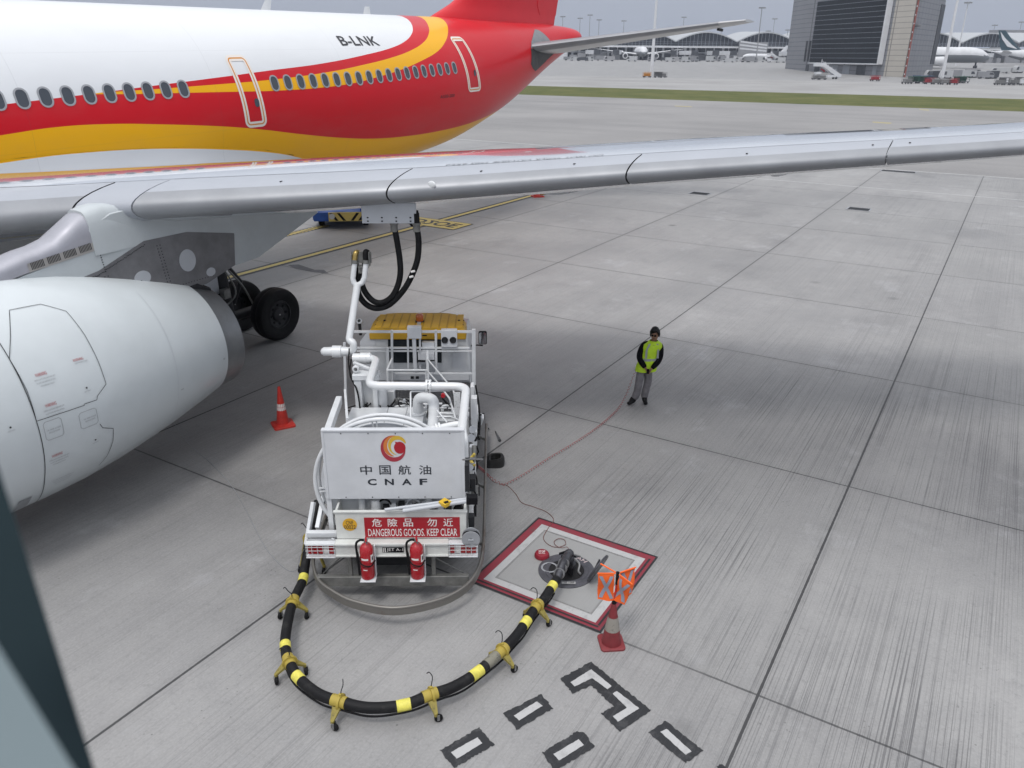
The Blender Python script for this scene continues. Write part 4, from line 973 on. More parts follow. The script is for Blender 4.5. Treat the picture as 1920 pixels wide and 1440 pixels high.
# chassis, wheels
mb = MB(); mb.bb((-0.45, 0.05, 0.52), (-0.33, 5.9, 0.70)); mb.bb((0.33, 0.05, 0.52), (0.45, 5.9, 0.70)); mb.bb((-0.9, 0.35, 0.72), (0.9, 4.9, 0.80)); mb.bb((-0.45, 2.1, 0.5), (0.45, 2.3, 0.66)); mb.bb((-0.4, 0.4, 0.3), (0.4, 0.9, 0.55))
mb.build('chassis', M['dark'], truck, bevel=0.01)
for y in (1.25, 5.35):
    for sx in (-1, 1):
        mb = MB(); w = 0.13
        tp = [(0.22, -w), (0.33, -w), (0.37, -w * .8), (0.38, -w * .4), (0.38, w * .4), (0.37, w * .8), (0.33, w), (0.22, w), (0.20, w * .6), (0.10, w * .3), (0.02, w * .3)]
        mb.lathe(tp, 28, 0, (sx * 0.80, y, 0.38), (sx, 0, 0)); mb.lathe([(0.22, w + .002), (0.2, w * .65), (0.1, w * .35), (0.02, w * .5)], 24, 1, (sx * 0.80, y, 0.38), (sx, 0, 0))
        mb.build('wheel', [M['black'], M['grey']], truck)
# rear beam and lamp boxes
mb = MB(); mb.bb((-0.76, 0.0, 0.75), (0.79, 0.10, 0.93)); mb.bb((-0.76, -0.03, 0.92), (0.79, 0.10, 0.955)); mb.bb((-0.76, -0.025, 0.735), (0.79, 0.08, 0.765)); mb.build('rear_beam', M['tcream'], truck, bevel=0.008)
for x0, x1, seq in ((-1.16, -0.76, (0, 0, 0, 1, 0)), (0.79, 1.19, (0, 1, 0, 0, 0))):
    mb = MB(); mb.bb((x0, -0.02, 0.92), (x1, 0.12, 0.95)); mb.bb((x0, 0.06, 0.74), (x1, 0.12, 0.95)); mb.bb((x0, -0.02, 0.72), (x1, 0.12, 0.74))
    t = mb.build('tail_lamp', TW, truck, bevel=0.005)
    ln = MB(); w = (x1 - x0 - 0.04) / 5
    for i, s_ in enumerate(seq): ln.bb((x0 + .02 + i * w, 0.025, 0.76), (x0 + .015 + (i + 1) * w, 0.06, 0.905), s_)
    ln.build('lens', [mat('red lamp lens', (0.30, 0.01, 0.015), 0.15, coat=0.5), mat('clear lamp lens', (0.62, 0.60, 0.58), 0.15, coat=0.5)], t, bevel=0.006)
    g = MB()
    for i in range(6): xx = x0 + .01 + i * (x1 - x0 - .02) / 5; g.tube([(xx, -0.015, 0.73), (xx, -0.015, 0.93)], 0.0035, 6)
    for z in (0.775, 0.84, 0.895): g.tube([(x0, -0.017, z), (x1, -0.017, z)], 0.0035, 6)
    g.build('guard', TW, t)
# low rear step and the bent guard rail round the back
mb = MB(); mb.bb((-1.06, 0.02, 0.22), (1.06, 0.10, 0.38)); mb.bb((-0.62, 0.05, 0.3), (-0.56, 0.1, 0.76)); mb.bb((0.54, 0.05, 0.3), (0.60, 0.1, 0.76))
mb.beam((-0.62, 0.12, 0.74), (-1.0, 0.16, 0.34), 0.02, 0.02, 0); mb.beam((0.60, 0.12, 0.62), (0.98, 0.16, 0.34), 0.02, 0.02, 0); mb.build('rear_step', M['galv'], truck, bevel=0.008)
hp = spline([(-1.24, 2.4, 0.3), (-1.25, 1.2, 0.3), (-1.22, 0.55, 0.3), (-1.05, 0.04, 0.3), (-0.80, -0.24, 0.3), (-0.45, -0.48, 0.3), (0.1, -0.62, 0.3), (0.66, -0.46, 0.3), (1.0, -0.18, 0.3), (1.18, 0.22, 0.3), (1.25, 0.8, 0.3), (1.26, 1.8, 0.3), (1.26, 5.0, 0.3)], 7)
mb = MB(); rings = []
for i, p in enumerate(hp):
    t = (hp[min(i + 1, len(hp) - 1)] - hp[max(i - 1, 0)]).normalized(); n = Vector((t.y, -t.x, 0))
    rings.append([p + n * a + Vector((0, 0, b)) for a, b in ((-.018, -.055), (.018, -.055), (.018, .055), (-.018, .055))])
mb.loft(rings); mb.tube([p + Vector((0, 0, 0.055)) for p in hp], 0.024, 8)
rust = mat('rusty rail steel', (0.20, 0.19, 0.175), 0.42, metal=0.5, dirt=(0.11, 0.06, 0.035), vscale=2.2)
mb.build('guard_rail', rust, truck, ang=50)
for x, y in ((1.25, 0.9), (1.26, 2.6), (1.26, 4.4), (-1.24, 1.6)): s_ = 1 if x > 0 else -1; MB().beam((x, y, 0.3), (s_ * 0.8, y, 0.6), 0.03, 0.04).build('rail_bracket', M['galv'], truck)
# tray with the warning sign
mb = MB(); x0, x1, z0, z1 = -0.745, 1.03, 0.955, 1.38
mb.bb((x0, 0.10, z0), (x1, 0.125, z1)); mb.bb((x0, 0.12, z0), (x0 + .025, 0.52, z1)); mb.bb((x1 - .025, 0.12, z0), (x1, 0.52, z1)); mb.bb((x0, 0.12, z0), (x1, 0.52, z0 + .02)); mb.bb((x0 - .02, 0.085, z1 - .01), (x1 + .02, 0.135, z1 + .015)); mb.bb((x0, 0.50, z1 - .03), (x1, 0.535, z1 + .012)); mb.bb((x0, 0.1, z1 - .01), (x0 + .03, 0.53, z1 + .012)); mb.bb((x1 - .03, 0.1, z1 - .01), (x1, 0.53, z1 + .012))
tray = mb.build('equipment_tray', M['tcream'], truck, bevel=0.004)
def plate(name, pts, y, m, par, th=0.004):               # flat plate facing the rear
    return MB().prism(pts, y - th, y, lambda u, v, w: Vector((u, w, v))).build(name, m, par)
def rtext(body, cx, cz, w, h, y, m, par, bold=0.0, name='lettering', sp=1.0):
    vs, fs = text2d(body, w, h, bold, spacing=sp)
    return MB().add([(cx + a, y, cz + b) for a, b in vs], fs, 0, False).build(name, m, par, fixn=False)
WT = mat('sign white', (0.74, 0.72, 0.70), 0.5)
sx0, sx1, sz0, sz1 = -0.355, 0.945, 0.975, 1.295
sign = plate('warning_sign', [(sx0, sz0), (sx1, sz0), (sx1, sz1), (sx0, sz1)], 0.099, mat('sign red', (0.36, 0.012, 0.022), 0.4, var=0.12), tray)
kx = (sx1 - sx0) / 860.0
for ch, bx in (('危', 703), ('險', 845), ('品', 985), ('勿', 1200), ('近', 1345)): rtext(ch, sx0 + (bx - 590) * kx, 1.215, 0.132, 0.128, 0.0935, WT, sign, 0.008)
rtext('DANGEROUS GOODS. KEEP CLEAR', sx0 + (1022 - 590) * kx, 1.058, 805 * kx, 0.118, 0.0935, WT, sign, 0.006)
dk = plate('number_disc', [(-0.553 + 0.098 * math.cos(2 * PI * k / 36), 1.185 + 0.098 * math.sin(2 * PI * k / 36)) for k in range(36)], 0.099, mat('disc amber', (0.66, 0.36, 0.02), 0.5, var=0.15), tray)
rtext('CNF', -0.553, 1.217, 0.10, 0.062, 0.0935, M['ink'], dk, 0.006); rtext('00022', -0.553, 1.147, 0.155, 0.064, 0.0935, M['ink'], dk, 0.006)
pl = plate('fuel_plate', [(-0.115, 0.80), (0.175, 0.80), (0.175, 0.882), (-0.115, 0.882)], -0.002, M['matblack'], truck)
rtext('JET A-1', 0.055, 0.841, 0.222, 0.060, -0.0075, WT, pl, 0.0); plate('lettering', [(-0.105, 0.806), (-0.095, 0.806), (-0.095, 0.876), (-0.105, 0.876)], -0.0065, WT, pl, 0.002); plate('lettering', [(-0.083, 0.806), (-0.070, 0.806), (-0.070, 0.876), (-0.083, 0.876)], -0.0065, WT, pl, 0.002)
# big rear panel with emblem and names
px0, px1, pz0, pz1 = -0.865, 1.01, 1.465, 2.51
mb = MB(); mb.bb((px0, 0.30, pz0), (px1, 0.335, pz1)); mb.bb((px0 - .01, 0.285, pz1 - .012), (px1 + .01, 0.37, pz1 + .012)); mb.bb((px1 - .035, 0.29, pz0), (px1 + .012, 0.36, pz1 - .012)); mb.bb((px0 - .012, 0.292, pz0), (px0 + .02, 0.36, pz1 - .012))
panel = mb.build('rear_panel', M['tpanel'], truck, bevel=0.004)
sc = MB()
for i in range(5):
    for z in (pz1 - .045, pz0 + .03): sc.cyl((px0 + .25 + i * .36, 0.301, z), (px0 + .25 + i * .36, 0.294, z), 0.008, 8)
sc.build('screw', M['dark'], panel)
KB = (px1 - px0) / 1285.0
def BX(x): return px0 + (x - 205) * KB
def BZ(y): return pz1 - (y - 225) * (pz1 - pz0) / 617.0
def crescent(cx, cy, r, a0, a1, tmax, m, bias=0.5):
    n = 40; o_, i_ = [], []
    for k in range(n + 1):
        u = k / n; a = rad(a0 + (a1 - a0) * u); t = tmax * math.sin(PI * u ** (math.log(0.5) / math.log(bias))) ** 0.85
        o_.append((BX(cx + (r + t / 2) * math.cos(a)), BZ(cy - (r + t / 2) * math.sin(a)))); i_.append((BX(cx + (r - t / 2) * math.cos(a)), BZ(cy - (r - t / 2) * math.sin(a))))
    return MB().add([(x, 0.2965, z) for x, z in o_ + i_], [(k, k + 1, n + 2 + k, n + 1 + k) for k in range(n)], 0, False).build('emblem', m, panel, fixn=False)
crescent(848, 375, 106, 88, 352, 40, mat('emblem crimson', (0.36, 0.03, 0.05), 0.45), 0.62)
crescent(862, 362, 90, 80, 262, 34, mat('emblem orange', (0.60, 0.19, 0.04), 0.45), 0.55)
crescent(886, 364, 76, 18, 262, 34, mat('emblem gold', (0.62, 0.40, 0.04), 0.45), 0.35)
drop = [(904 + 53 * math.cos(rad(a)), 376 - 53 * math.sin(rad(a))) for a in range(-225, 112, 12)] + [(862, 322)]
MB().add([(BX(x), 0.2965, BZ(y)) for x, y in drop], [tuple(range(len(drop)))], 0, False).build('emblem', mat('emblem red', (0.38, 0.008, 0.02), 0.45), panel, fixn=False)
NAVY = mat('navy lettering', (0.02, 0.025, 0.035), 0.45)
for ch, bx, w in (('中', 582, 108), ('国', 757, 106), ('航', 937, 116), ('油', 1127, 112)): rtext(ch, BX(bx), BZ(575), w * KB, 98 * KB, 0.2965, NAVY, panel, 0.008)
for ch, bx, w in (('C', 630, 82), ('N', 790, 84), ('A', 952, 90), ('F', 1107, 72)): rtext(ch, BX(bx), BZ(684), w * KB, 66 * KB, 0.2965, NAVY, panel, 0.03)
# hose reel behind the panel
RC_ = (-0.075, 1.635)
def circ(r, y, n=72): return [(RC_[0] + r * math.cos(2 * PI * k / n), y, RC_[1] + r * math.sin(2 * PI * k / n)) for k in range(n)]
mb = MB(); mb.tube(circ(0.975, 0.44), 0.030, 10, closed=True); mb.tube(circ(0.965, 0.60), 0.028, 10, closed=True)
for k in range(8):
    a = 2 * PI * k / 8 + 0.12
    for da in (-0.03, 0.03): mb.beam((RC_[0] + 0.25 * math.cos(a + da), 0.45, RC_[1] + 0.25 * math.sin(a + da)), (RC_[0] + 0.96 * math.cos(a + da), 0.45, RC_[1] + 0.96 * math.sin(a + da)), 0.018, 0.018)
reel = mb.build('hose_reel', TW, truck, ang=50)
mb = MB(); mb.lathe([(0.02, 0), (0.90, 0), (0.90, 0.02), (0.5, 0.02), (0.5, 0.30), (0.02, 0.30)], 60, 0, (RC_[0], 0.47, RC_[1]), (0, 1, 0)); mb.build('drum', M['tpanel'], reel, ang=40)
mb = MB()
pts = []
for i in range(150): a = -0.4 - i * 0.30; pts.append((RC_[0] + (0.60 + 0.06 * (i // 50)) * math.cos(a), 0.53 + 0.05 * ((i / 21) % 4), RC_[1] + (0.60 + 0.06 * (i // 50)) * math.sin(a)))
mb.tube(pts, 0.034, 8); mb.build('wound_hose', M['black'], reel)
# frame left of the panel
mb = MB()
def tb(p, q, w=0.06, h=0.06): mb.beam(p, q, w, h)
tb((-0.86, 0.36, 0.80), (-0.86, 0.36, 2.0), 0.07, 0.07); tb((-1.05, 0.30, 1.0), (-0.98, 0.9, 1.5)); tb((-1.18, 0.22, 0.96), (-0.76, 0.22, 0.96), 0.08, 0.08); tb((-1.20, 0.2, 0.80), (-1.12, 0.5, 1.3), 0.05, 0.07); tb((-0.80, 0.12, 0.95), (-0.84, 0.05, 0.75), 0.05, 0.03); tb((-1.2, 0.25, 0.88), (-0.75, 0.25, 0.88), 0.05, 0.03)
p, q = T(636, 750, 'z', 2.05), T(614, 812, 'z', 2.05); tb(p, q, 0.09, 0.14); tb(T(648, 745, 'z', 1.9), T(652, 800, 'z', 1.9), 0.04, 0.3)
mb.build('side_frame', TW, truck, bevel=0.006)
# equipment between panel and cab: vessel housing, ledge, floor
mb = MB(); mb.bb((-0.98, 1.0, 0.8), (0.26, 3.02, 1.62)); mb.bb((-0.98, 1.55, 1.62), (-0.4, 1.57, 1.635)); vess = mb.build('vessel_housing', TW, truck, bevel=0.03)
sm = MB()
for x in (-0.36, -0.04): sm.bb((x - .006, 1.0, 1.62), (x + .006, 3.0, 1.626))
sm.bb((-0.96, 1.9, 1.62), (0.25, 1.912, 1.627)); sm.build('cover_joint', M['grey'], vess)
mb = MB(); mb.bb((-0.98, 3.05, 0.8), (0.98, 3.42, 1.36)); mb.build('ledge', TW, truck, bevel=0.01)
chk = mat('chequer plate', (0.045, 0.045, 0.05), 0.5, metal=0.2, dirt=(0.30, 0.30, 0.31), vscale=26)
mb = MB(); mb.bb((-1.0, 3.43, 1.18), (1.02, 5.06, 1.235)); mb.build('floor_plate', chk, truck)
mb = MB(); mb.bb((0.28, 1.0, 0.8), (0.92, 3.03, 1.15)); mb.build('meter_deck', M['dark'], truck, bevel=0.01)
mb = MB()
for i in range(5): mb.beam((0.32, 1.2 + i * 0.32, 1.22 + i * .05), (0.95, 1.3 + i * 0.32, 1.22 + i * .05), 0.05, 0.03)
mb.build('tread', M['galv'], truck)
# pipework
PW = M['white']
mb = MB(); R6 = 0.066
mb.tube(fillet([(-0.98, 3.55, 2.30), (-0.59, 3.55, 2.30), (-0.56, 2.34, 2.30), (0.98, 2.30, 2.30), (0.97, 0.72, 2.30), (1.0, 0.50, 2.26), (1.0, 0.45, 1.5)], 0.20, 7), R6, 16)
for p, d in (((-0.78, 3.55, 2.3), (1, 0, 0)), ((0.36, 2.32, 2.3), (1, 0, 0)), ((0.41, 2.32, 2.3), (1, 0, 0))): v = Vector(d); mb.cyl(Vector(p) - v * 0.014, Vector(p) + v * 0.014, 0.105, 18)
for k in range(8): a = 2 * PI * k / 8; mb.cyl((0.34, 2.32 + .088 * math.cos(a), 2.3 + .088 * math.sin(a)), (0.43, 2.32 + .088 * math.cos(a), 2.3 + .088 * math.sin(a)), 0.008, 6)
mb.build('delivery_pipe', PW, truck, ang=45)
mb = MB(); mb.tube(fillet([(0.36, 0.80, 2.22), (0.62, 0.84, 2.27), (0.97, 1.00, 2.28), (0.98, 0.70, 2.2)], 0.13, 7), 0.055, 14); mb.cyl((0.60, 0.835, 2.265), (0.625, 0.842, 2.27), 0.085, 16); mb.cyl((0.64, 0.845, 2.272), (0.665, 0.85, 2.275), 0.085, 16); mb.build('branch_pipe', PW, truck, ang=45)
mb = MB(); mb.tube(fillet([(0.16, 2.80, 1.2), (0.16, 2.76, 1.93), (0.43, 2.66, 1.93), (0.45, 2.40, 1.80), (0.46, 1.25, 1.55), (0.46, 1.1, 1.0)], 0.15, 8), 0.088, 18); mb.cyl((0.14, 2.78, 1.60), (0.14, 2.77, 1.66), 0.15, 20); mb.build('riser_pipe', TW, truck, ang=45)
# boom: swivel, arm, forked head
mb = MB(); mb.lathe([(0.0, -1.56), (0.05, -1.54), (0.075, -1.50), (0.08, -1.36), (0.105, -1.35), (0.105, -1.20), (0.085, -1.19), (0.075, -1.05), (0.0, -1.04)], 20, 0, (0, 3.62, 2.40), (1, 0, 0))
mb.lathe([(0.0, -1.02), (0.085, -1.0), (0.085, -0.88), (0.10, -0.87), (0.10, -0.70), (0.075, -0.69), (0.0, -0.6)], 20, 0, (0, 3.56, 2.30), (1, 0, 0)); mb.build('boom_swivel', PW, truck, ang=40)
fk = T(*ZA(528, 350), 'y', 4.10); fl, fr = T(*ZA(487, 300), 'y', 4.12), T(*ZA(592, 292), 'y', 4.12); tl_, tr_ = T(*ZA(503, 165), 'y', 4.16), T(*ZA(605, 165), 'y', 4.16)
b0 = T(*ZA(455, 880), 'y', 3.66)
mb = MB(); mb.tube(fillet([(-1.20, 3.62, 2.40), (-1.00, 3.62, 2.40), (-0.98, 3.62, 2.56), b0 + Vector((0, 0, 0.05)), fk], 0.11, 7), 0.062, 16)
mid = (fl + fr) / 2
mb.tube(fillet([fk - Vector((0, 0, .02)), (fk + fl) / 2 + Vector((-.02, 0, -.03)), fl, tl_], 0.05, 6), 0.046, 14); mb.tube(fillet([fk - Vector((0, 0, .02)), (fk + fr) / 2 + Vector((.02, 0, -.03)), fr, tr_], 0.05, 6), 0.046, 14)
boom = mb.build('boom_arm', PW, truck, ang=50)
hd = MB(); w_ = tr_ - tl_
c0 = (tl_ + tr_) / 2; hd.box(c0 + Vector((0.02, 0.05, 0.10)), (0.34, 0.02, 0.20)); hd.box(c0 + Vector((0.16, 0.02, 0.08)), (0.015, 0.12, 0.24)); hd.box(c0 + Vector((-0.14, 0.02, 0.06)), (0.015, 0.10, 0.18)); hd.box(c0 + Vector((0.0, 0.03, -0.10)), (0.06, 0.02, 0.16)); hd.beam(tl_ + Vector((0.05, 0, -0.06)), tr_ + Vector((0.05, 0, -0.06)), 0.015, 0.02)
hd.build('hose_cradle', M['galv'], boom, bevel=0.004)
cp = MB(); cp.cyl(tl_, tl_ + Vector((0.005, 0.01, 0.06)), 0.058, 14, 0); cp.cyl(tr_, tr_ + Vector((0.005, 0.01, 0.06)), 0.058, 14, 0); cp.tube(fillet([tl_ + Vector((0, .01, .05)), tl_ + Vector((0.03, .02, .20)), tl_ + Vector((0.06, .12, .16))], 0.07), 0.045, 14, 1); cp.tube(fillet([tr_ + Vector((0, .01, .05)), tr_ + Vector((0.0, .02, .21)), tr_ + Vector((0.02, .12, .17))], 0.07), 0.047, 14, 2)
cp.build('hose_elbow', [M['galv'], M['brass'], M['black']], boom, ang=45)
# lift column under the boom
mb = MB(); mb.bb((-0.92, 3.05, 1.36), (-0.80, 3.25, 2.16)); mb.bb((-0.62, 3.05, 1.36), (-0.54, 3.25, 2.16)); mb.bb((-0.94, 3.03, 2.10), (-0.50, 3.27, 2.20)); mb.bb((-0.82, 3.2, 1.36), (-0.60, 3.25, 2.12)); mb.beam((-0.95, 3.3, 2.32), (-0.56, 3.2, 2.2), 0.06, 0.05); mb.lathe([(0.02, 0), (0.10, 0.0), (0.10, 0.5), (0.02, 0.5)], 18, 0, (-0.50, 3.2, 1.4)); mb.lathe([(0.03, 0), (0.06, 0), (0.06, 0.07), (0.03, 0.07)], 16, 0, (-0.88, 3.15, 2.28), (0, -1, 0)); mb.build('lift_column', TW, truck, bevel=0.012)
for P_, r_ in (([(-1.02, 3.5, 2.30), (-1.0, 3.2, 2.14), (-0.86, 3.0, 1.9), (-0.83, 3.0, 1.4)], .014), ([(-1.04, 3.5, 2.5), (-1.06, 3.45, 2.2), (-0.98, 3.3, 2.05), (-0.85, 3.2, 2.1)], .012), ([(1.1, 3.3, 1.9), (1.16, 2.9, 1.7), (1.18, 2.5, 1.5), (1.12, 2.2, 1.4)], .016)): MB().tube(spline(P_), r_, 8).build('control_line', M['black'], truck)
# cab
mb = MB()
mb.loft([[Vector((x, y, z)) for x, y in ((-w, yb), (w, yb), (w, yf), (w * .7, yf + .05), (-w * .7, yf + .05), (-w, yf))] for z, w, yb, yf in ((0.55, 0.95, 5.12, 6.75), (1.3, 0.97, 5.12, 6.75), (1.7, 0.95, 5.12, 6.62), (2.12, 0.90, 5.12, 6.35))])
cab = mb.build('cab', TW, truck, bevel=0.03)
M['roofy'] = mat('roof yellow', (0.60, 0.35, 0.022), 0.45, var=0.15, vscale=2)  # darker tone, painting shade into the grooves between the ribs
rf = MB(); rr = []
for z, k in ((2.10, 1.0), (2.20, 1.0), (2.275, 0.985), (2.305, 0.95)):
    o_ = []
    for x, y in ((-0.95, 5.08), (0.88, 5.08), (0.885, 5.55), (0.80, 5.95), (0.55, 6.14), (0.38, 6.17), (-0.56, 6.17), (-0.76, 6.12), (-0.93, 5.92), (-0.96, 5.55)): o_.append(Vector((-0.035 + (x + 0.035) * k, 5.55 + (y - 5.55) * k, z)))
    rr.append(o_)
rf.loft(rr); roof = rf.build('roof', M['roofy'], cab, bevel=0.015)
ribm = MB()
for i in range(11):
    x = -0.80 + i * 0.155; ribm.box((x, 5.60, 2.307), (0.125, 0.95 - 0.03 * abs(i - 5), 0.014))
ribm.build('roof_rib', mat('roof rib lit yellow', (0.78, 0.46, 0.03), 0.45, var=0.12, vscale=2), roof, bevel=0.005)  # rib tops coloured lighter than the roof, as if catching the light
mb = MB(); mb.cyl((-0.03, 5.55, 2.30), (-0.03, 5.55, 2.33), 0.085, 20, 1); mb.lathe([(0.075, 0), (0.075, 0.10), (0.06, 0.13), (0.0, 0.14)], 20, 0, (-0.03, 5.55, 2.33)); mb.box((-0.03, 5.38, 2.32), (0.07, 0.09, 0.05), 2); mb.build('beacon', [mat('amber beacon', (0.45, 0.10, 0.01), 0.12, coat=0.6), M['dark'], M['lgrey']], roof)
mb = MB()
for x in (-0.72, 0.73): mb.cyl((x, 5.6, 2.31), (x, 5.6, 2.325), 0.025, 10)
for x in (-0.86, 0.82):
    for y in (5.35, 5.62): mb.cyl((x, y, 2.29), (x, y, 2.315), 0.013, 8)
mb.build('roof_lamp', M['dark'], roof)
# back of the cab: window, panels, guard frame
def yq(name, z, m, par, y, th=0.01):                     # quad on the plane y given in the detail crop's pixels
    pts = [T(*ZD(*p), 'y', y) for p in z]; return MB().prism([(p.x, p.z) for p in pts], y - th, y, lambda u, v, w: Vector((u, w, v))).build(name, m, par)
yq('rear_window', [(600, 110), (1290, 110), (1290, 410), (600, 410)], M['glass'], cab, 5.115, 0.008)
yq('wall_panel', [(240, 140), (330, 20), (440, 20), (440, 520), (240, 520)], M['tpanel'], cab, 5.112, 0.006)
yq('wall_panel', [(1430, 280), (1600, 280), (1600, 530), (1430, 530)], M['tpanel'], cab, 5.112, 0.006)
yq('cab_sill', [(420, 535), (1640, 535), (1640, 632), (420, 632)], M['tpanel'], cab, 5.09, 0.02)
for x in (912, 978): yq('sill_vent', [(x - 20, 585), (x + 20, 585), (x + 20, 618), (x - 20, 618)], M['dark'], cab, 5.066, 0.008)
mb = MB(); YF = 4.86
def bar(a, b, w=0.045, y=YF, d=None):
    p, q = T(*ZD(*a), 'y', y), T(*ZD(*b), 'y', y); mb.beam(p, q, w, d or w, 0, (0, 1, 0))
bar((150, 12), (1690, 12), 0.045); bar((650, -10), (655, 690), 0.045); bar((1215, -10), (1222, 560), 0.045); bar((1702, -20), (1705, 860), 0.07); bar((40, 150), (60, 900), 0.05)
bar((200, 222), (1650, 222), 0.04); bar((200, 262), (1700, 262), 0.03); bar((690, 548), (1700, 552), 0.035); bar((595, 210), (605, 670), 0.05, 4.80)
mb.build('guard_frame', TW, truck, bevel=0.005)
mb = MB(); p0, p1 = T(*ZD(845, -50), 'y', 4.80), T(*ZD(1030, 100), 'y', 4.80); mb.bb((p0.x, 4.78, p1.z), (p1.x, 4.90, p0.z)); q0, q1 = T(*ZD(910, 100), 'y', 4.82), T(*ZD(975, 500), 'y', 4.82)
mb.bb((q0.x, 4.80, q1.z), (q1.x, 4.86, q0.z)); 
for xx in (855, 1010): a_, b_ = T(*ZD(xx, 90), 'y', 4.83), T(*ZD(xx + 5, 490), 'y', 4.83); mb.beam(a_, b_, 0.035, 0.03)
r0, r1 = T(*ZD(985, 280), 'y', 4.84), T(*ZD(1200, 430), 'y', 4.84); mb.bb((r0.x, 4.82, r1.z), (r1.x, 4.95, r0.z)); r0, r1 = T(*ZD(1035, 150), 'y', 4.9), T(*ZD(1200, 250), 'y', 4.9); mb.bb((r0.x, 4.88, r1.z), (r1.x, 5.0, r0.z))
mast = mb.build('lamp_mast', M['tpanel'], truck, bevel=0.006)
mb = MB(); 
for (a, b, w) in (((985, 388), (1080, 392), 0.03), ((1090, 388), (1200, 384), 0.02), ((1040, 62), (1100, 62), 0.02), ((880, 240), (890, 240), 0.02), ((985, 242), (1000, 242), 0.02)): p, q = T(*ZD(*a), 'y', 4.78), T(*ZD(*b), 'y', 4.78); mb.beam(p, q, w, w)
mb.build('lever', M['matblack'], mast)
w0 = T(*ZD(1280, -10), 'y', 4.82); w1 = T(*ZD(1490, 210), 'y', 4.82)
mb = MB(); mb.bb((w0.x, 4.80, w1.z), (w1.x, 4.92, w0.z)); spk = mb.build('speaker_box', M['tpanel'], truck, bevel=0.01)
mb = MB()
for xx in (1330, 1436): p = T(*ZD(xx, 120), 'y', 4.80); mb.lathe([(0.062, 0), (0.062, 0.02), (0.05, 0.02), (0.04, 0.005), (0.0, 0.01)], 22, 0, p, (0, -1, 0))
mb.build('speaker', M['dark'], spk)
# hand rails
mb = MB()
def rail(pts, r=0.016): mb.tube(fillet([T(*ZD(*p[:2]), 'y', p[2]) for p in pts], 0.03, 4), r, 8)
rail([(598, 680, 4.2), (590, 500, 4.2), (650, 365, 4.6)], 0.022); rail([(590, 508, 4.2), (1095, 508, 4.2)], 0.018); rail([(1090, 680, 4.2), (1092, 508, 4.2)], 0.022); rail([(1095, 505, 4.2), (1230, 660, 3.4), (1390, 870, 2.6), (1470, 1130, 1.9)]); rail([(1112, 370, 4.6), (1380, 690, 3.6), (1440, 770, 3.2), (1530, 1140, 1.9)]); rail([(1108, 250, 4.7), (1112, 640, 4.5)], 0.03)
rail([(892, 1120, 1.9), (890, 780, 2.3), (1400, 770, 2.3), (1405, 740, 2.3)], 0.014); rail([(1230, 1110, 1.9), (1400, 1105, 1.9), (1520, 1150, 1.9)], 0.014); rail([(1235, 1030, 1.9), (1360, 1180, 1.7)], 0.012)
mb.build('hand_rail', TW, truck, ang=60)
# valves on the ledge
mb = MB(); p = T(*ZD(640, 870), 'z', 1.5); mb.bb((p.x - .07, p.y - .05, 1.36), (p.x + .07, p.y + .12, 1.66)); mb.build('valve_block', TW, truck, bevel=0.02)
mb = MB(); p = T(*ZD(735, 880), 'z', 1.5); mb.cyl(p + Vector((-.08, 0, 0)), p + Vector((0.34, 0, 0)), 0.018, 8); mb.cyl(p + Vector((0, 0, -.08)), p + Vector((0, 0, .12)), 0.016, 8); mb.ball(p, 0.04, 10); mb.cyl(p + Vector((-.03, -.03, -.03)), p + Vector((-.03, -.09, -.03)), 0.03, 12); p2 = T(*ZD(520, 880), 'z', 1.55); mb.cyl(p2 + Vector((0, 0, -.2)), p2 + Vector((.02, -0.4, .10)), 0.03, 10); mb.cyl(p2 + Vector((0, .02, .16)), p2 + Vector((0, .02, .18)), 0.07, 14); mb.build('valve', M['steel'], truck)
random.seed(17)
for i in range(26):                                     # couplings, valves and stubs crowded between housing and floor
    x = random.uniform(-0.75, 0.9); y = random.uniform(3.05, 3.42); z = 1.36; k = i % 4; mb = MB()
    if k == 0: mb.cyl((x, y, z), (x, y, z + random.uniform(.08, .3)), random.uniform(.018, .045), 12); mb.cyl((x, y, z + .07), (x, y, z + .085), .06, 12)
    elif k == 1: mb.tube(fillet([(x, y, z), (x, y, z + .16), (x + .18, y, z + .16)], .06), .02, 10)
    elif k == 2: mb.box((x, y, z + .07), (random.uniform(.06, .16), .1, .14))
    else: mb.cyl((x - .1, y, z + .1), (x + .14, y, z + .1), .028, 10); mb.cyl((x, y, z + .1), (x, y, z + .2), .012, 8); mb.cyl((x - .06, y, z + .2), (x + .06, y, z + .2), .012, 8)
    mb.build('fitting', (M['lgrey'], M['twhite'], M['steel'], M['twhite'])[i % 4], truck, ang=45)
random.seed(9)
for i in range(9):
    x = random.uniform(-.9, .9); y = random.uniform(2.9, 3.3); MB().tube(spline([(x, y, 1.5), (x + random.uniform(-.2, .2), y + .15, 1.62), (x + random.uniform(-.4, .4), y + .3, 1.42), (x + random.uniform(-.5, .5), y + .5, 1.26)], 6), 0.010, 7).build('cable', M['black'], truck)
for i in range(6):
    y = 0.6 + i * .55; MB().tube(spline([(1.07, y, 1.5), (1.15, y + .1, 1.3 - .05 * i), (1.14, y + .3, 1.0), (1.08, y + .4, .8)], 6), .014, 7).build('cable', M['black'], truck)
for x, y, z in ((1.06, .75, 1.72), (1.06, 1.6, 1.75), (1.06, 2.2, 1.6)): MB().lathe([(0.06, 0), (.06, .03), (.0, .03)], 18, 0, (x, y, z), (0.5, -1, .2)).build('gauge', M['lgrey'], truck)
mb = MB(); mb.cyl((0.62, 2.2, 2.20), (0.62, 2.16, 2.20), 0.035, 14); mb.build('red_handwheel', M['red'], truck)
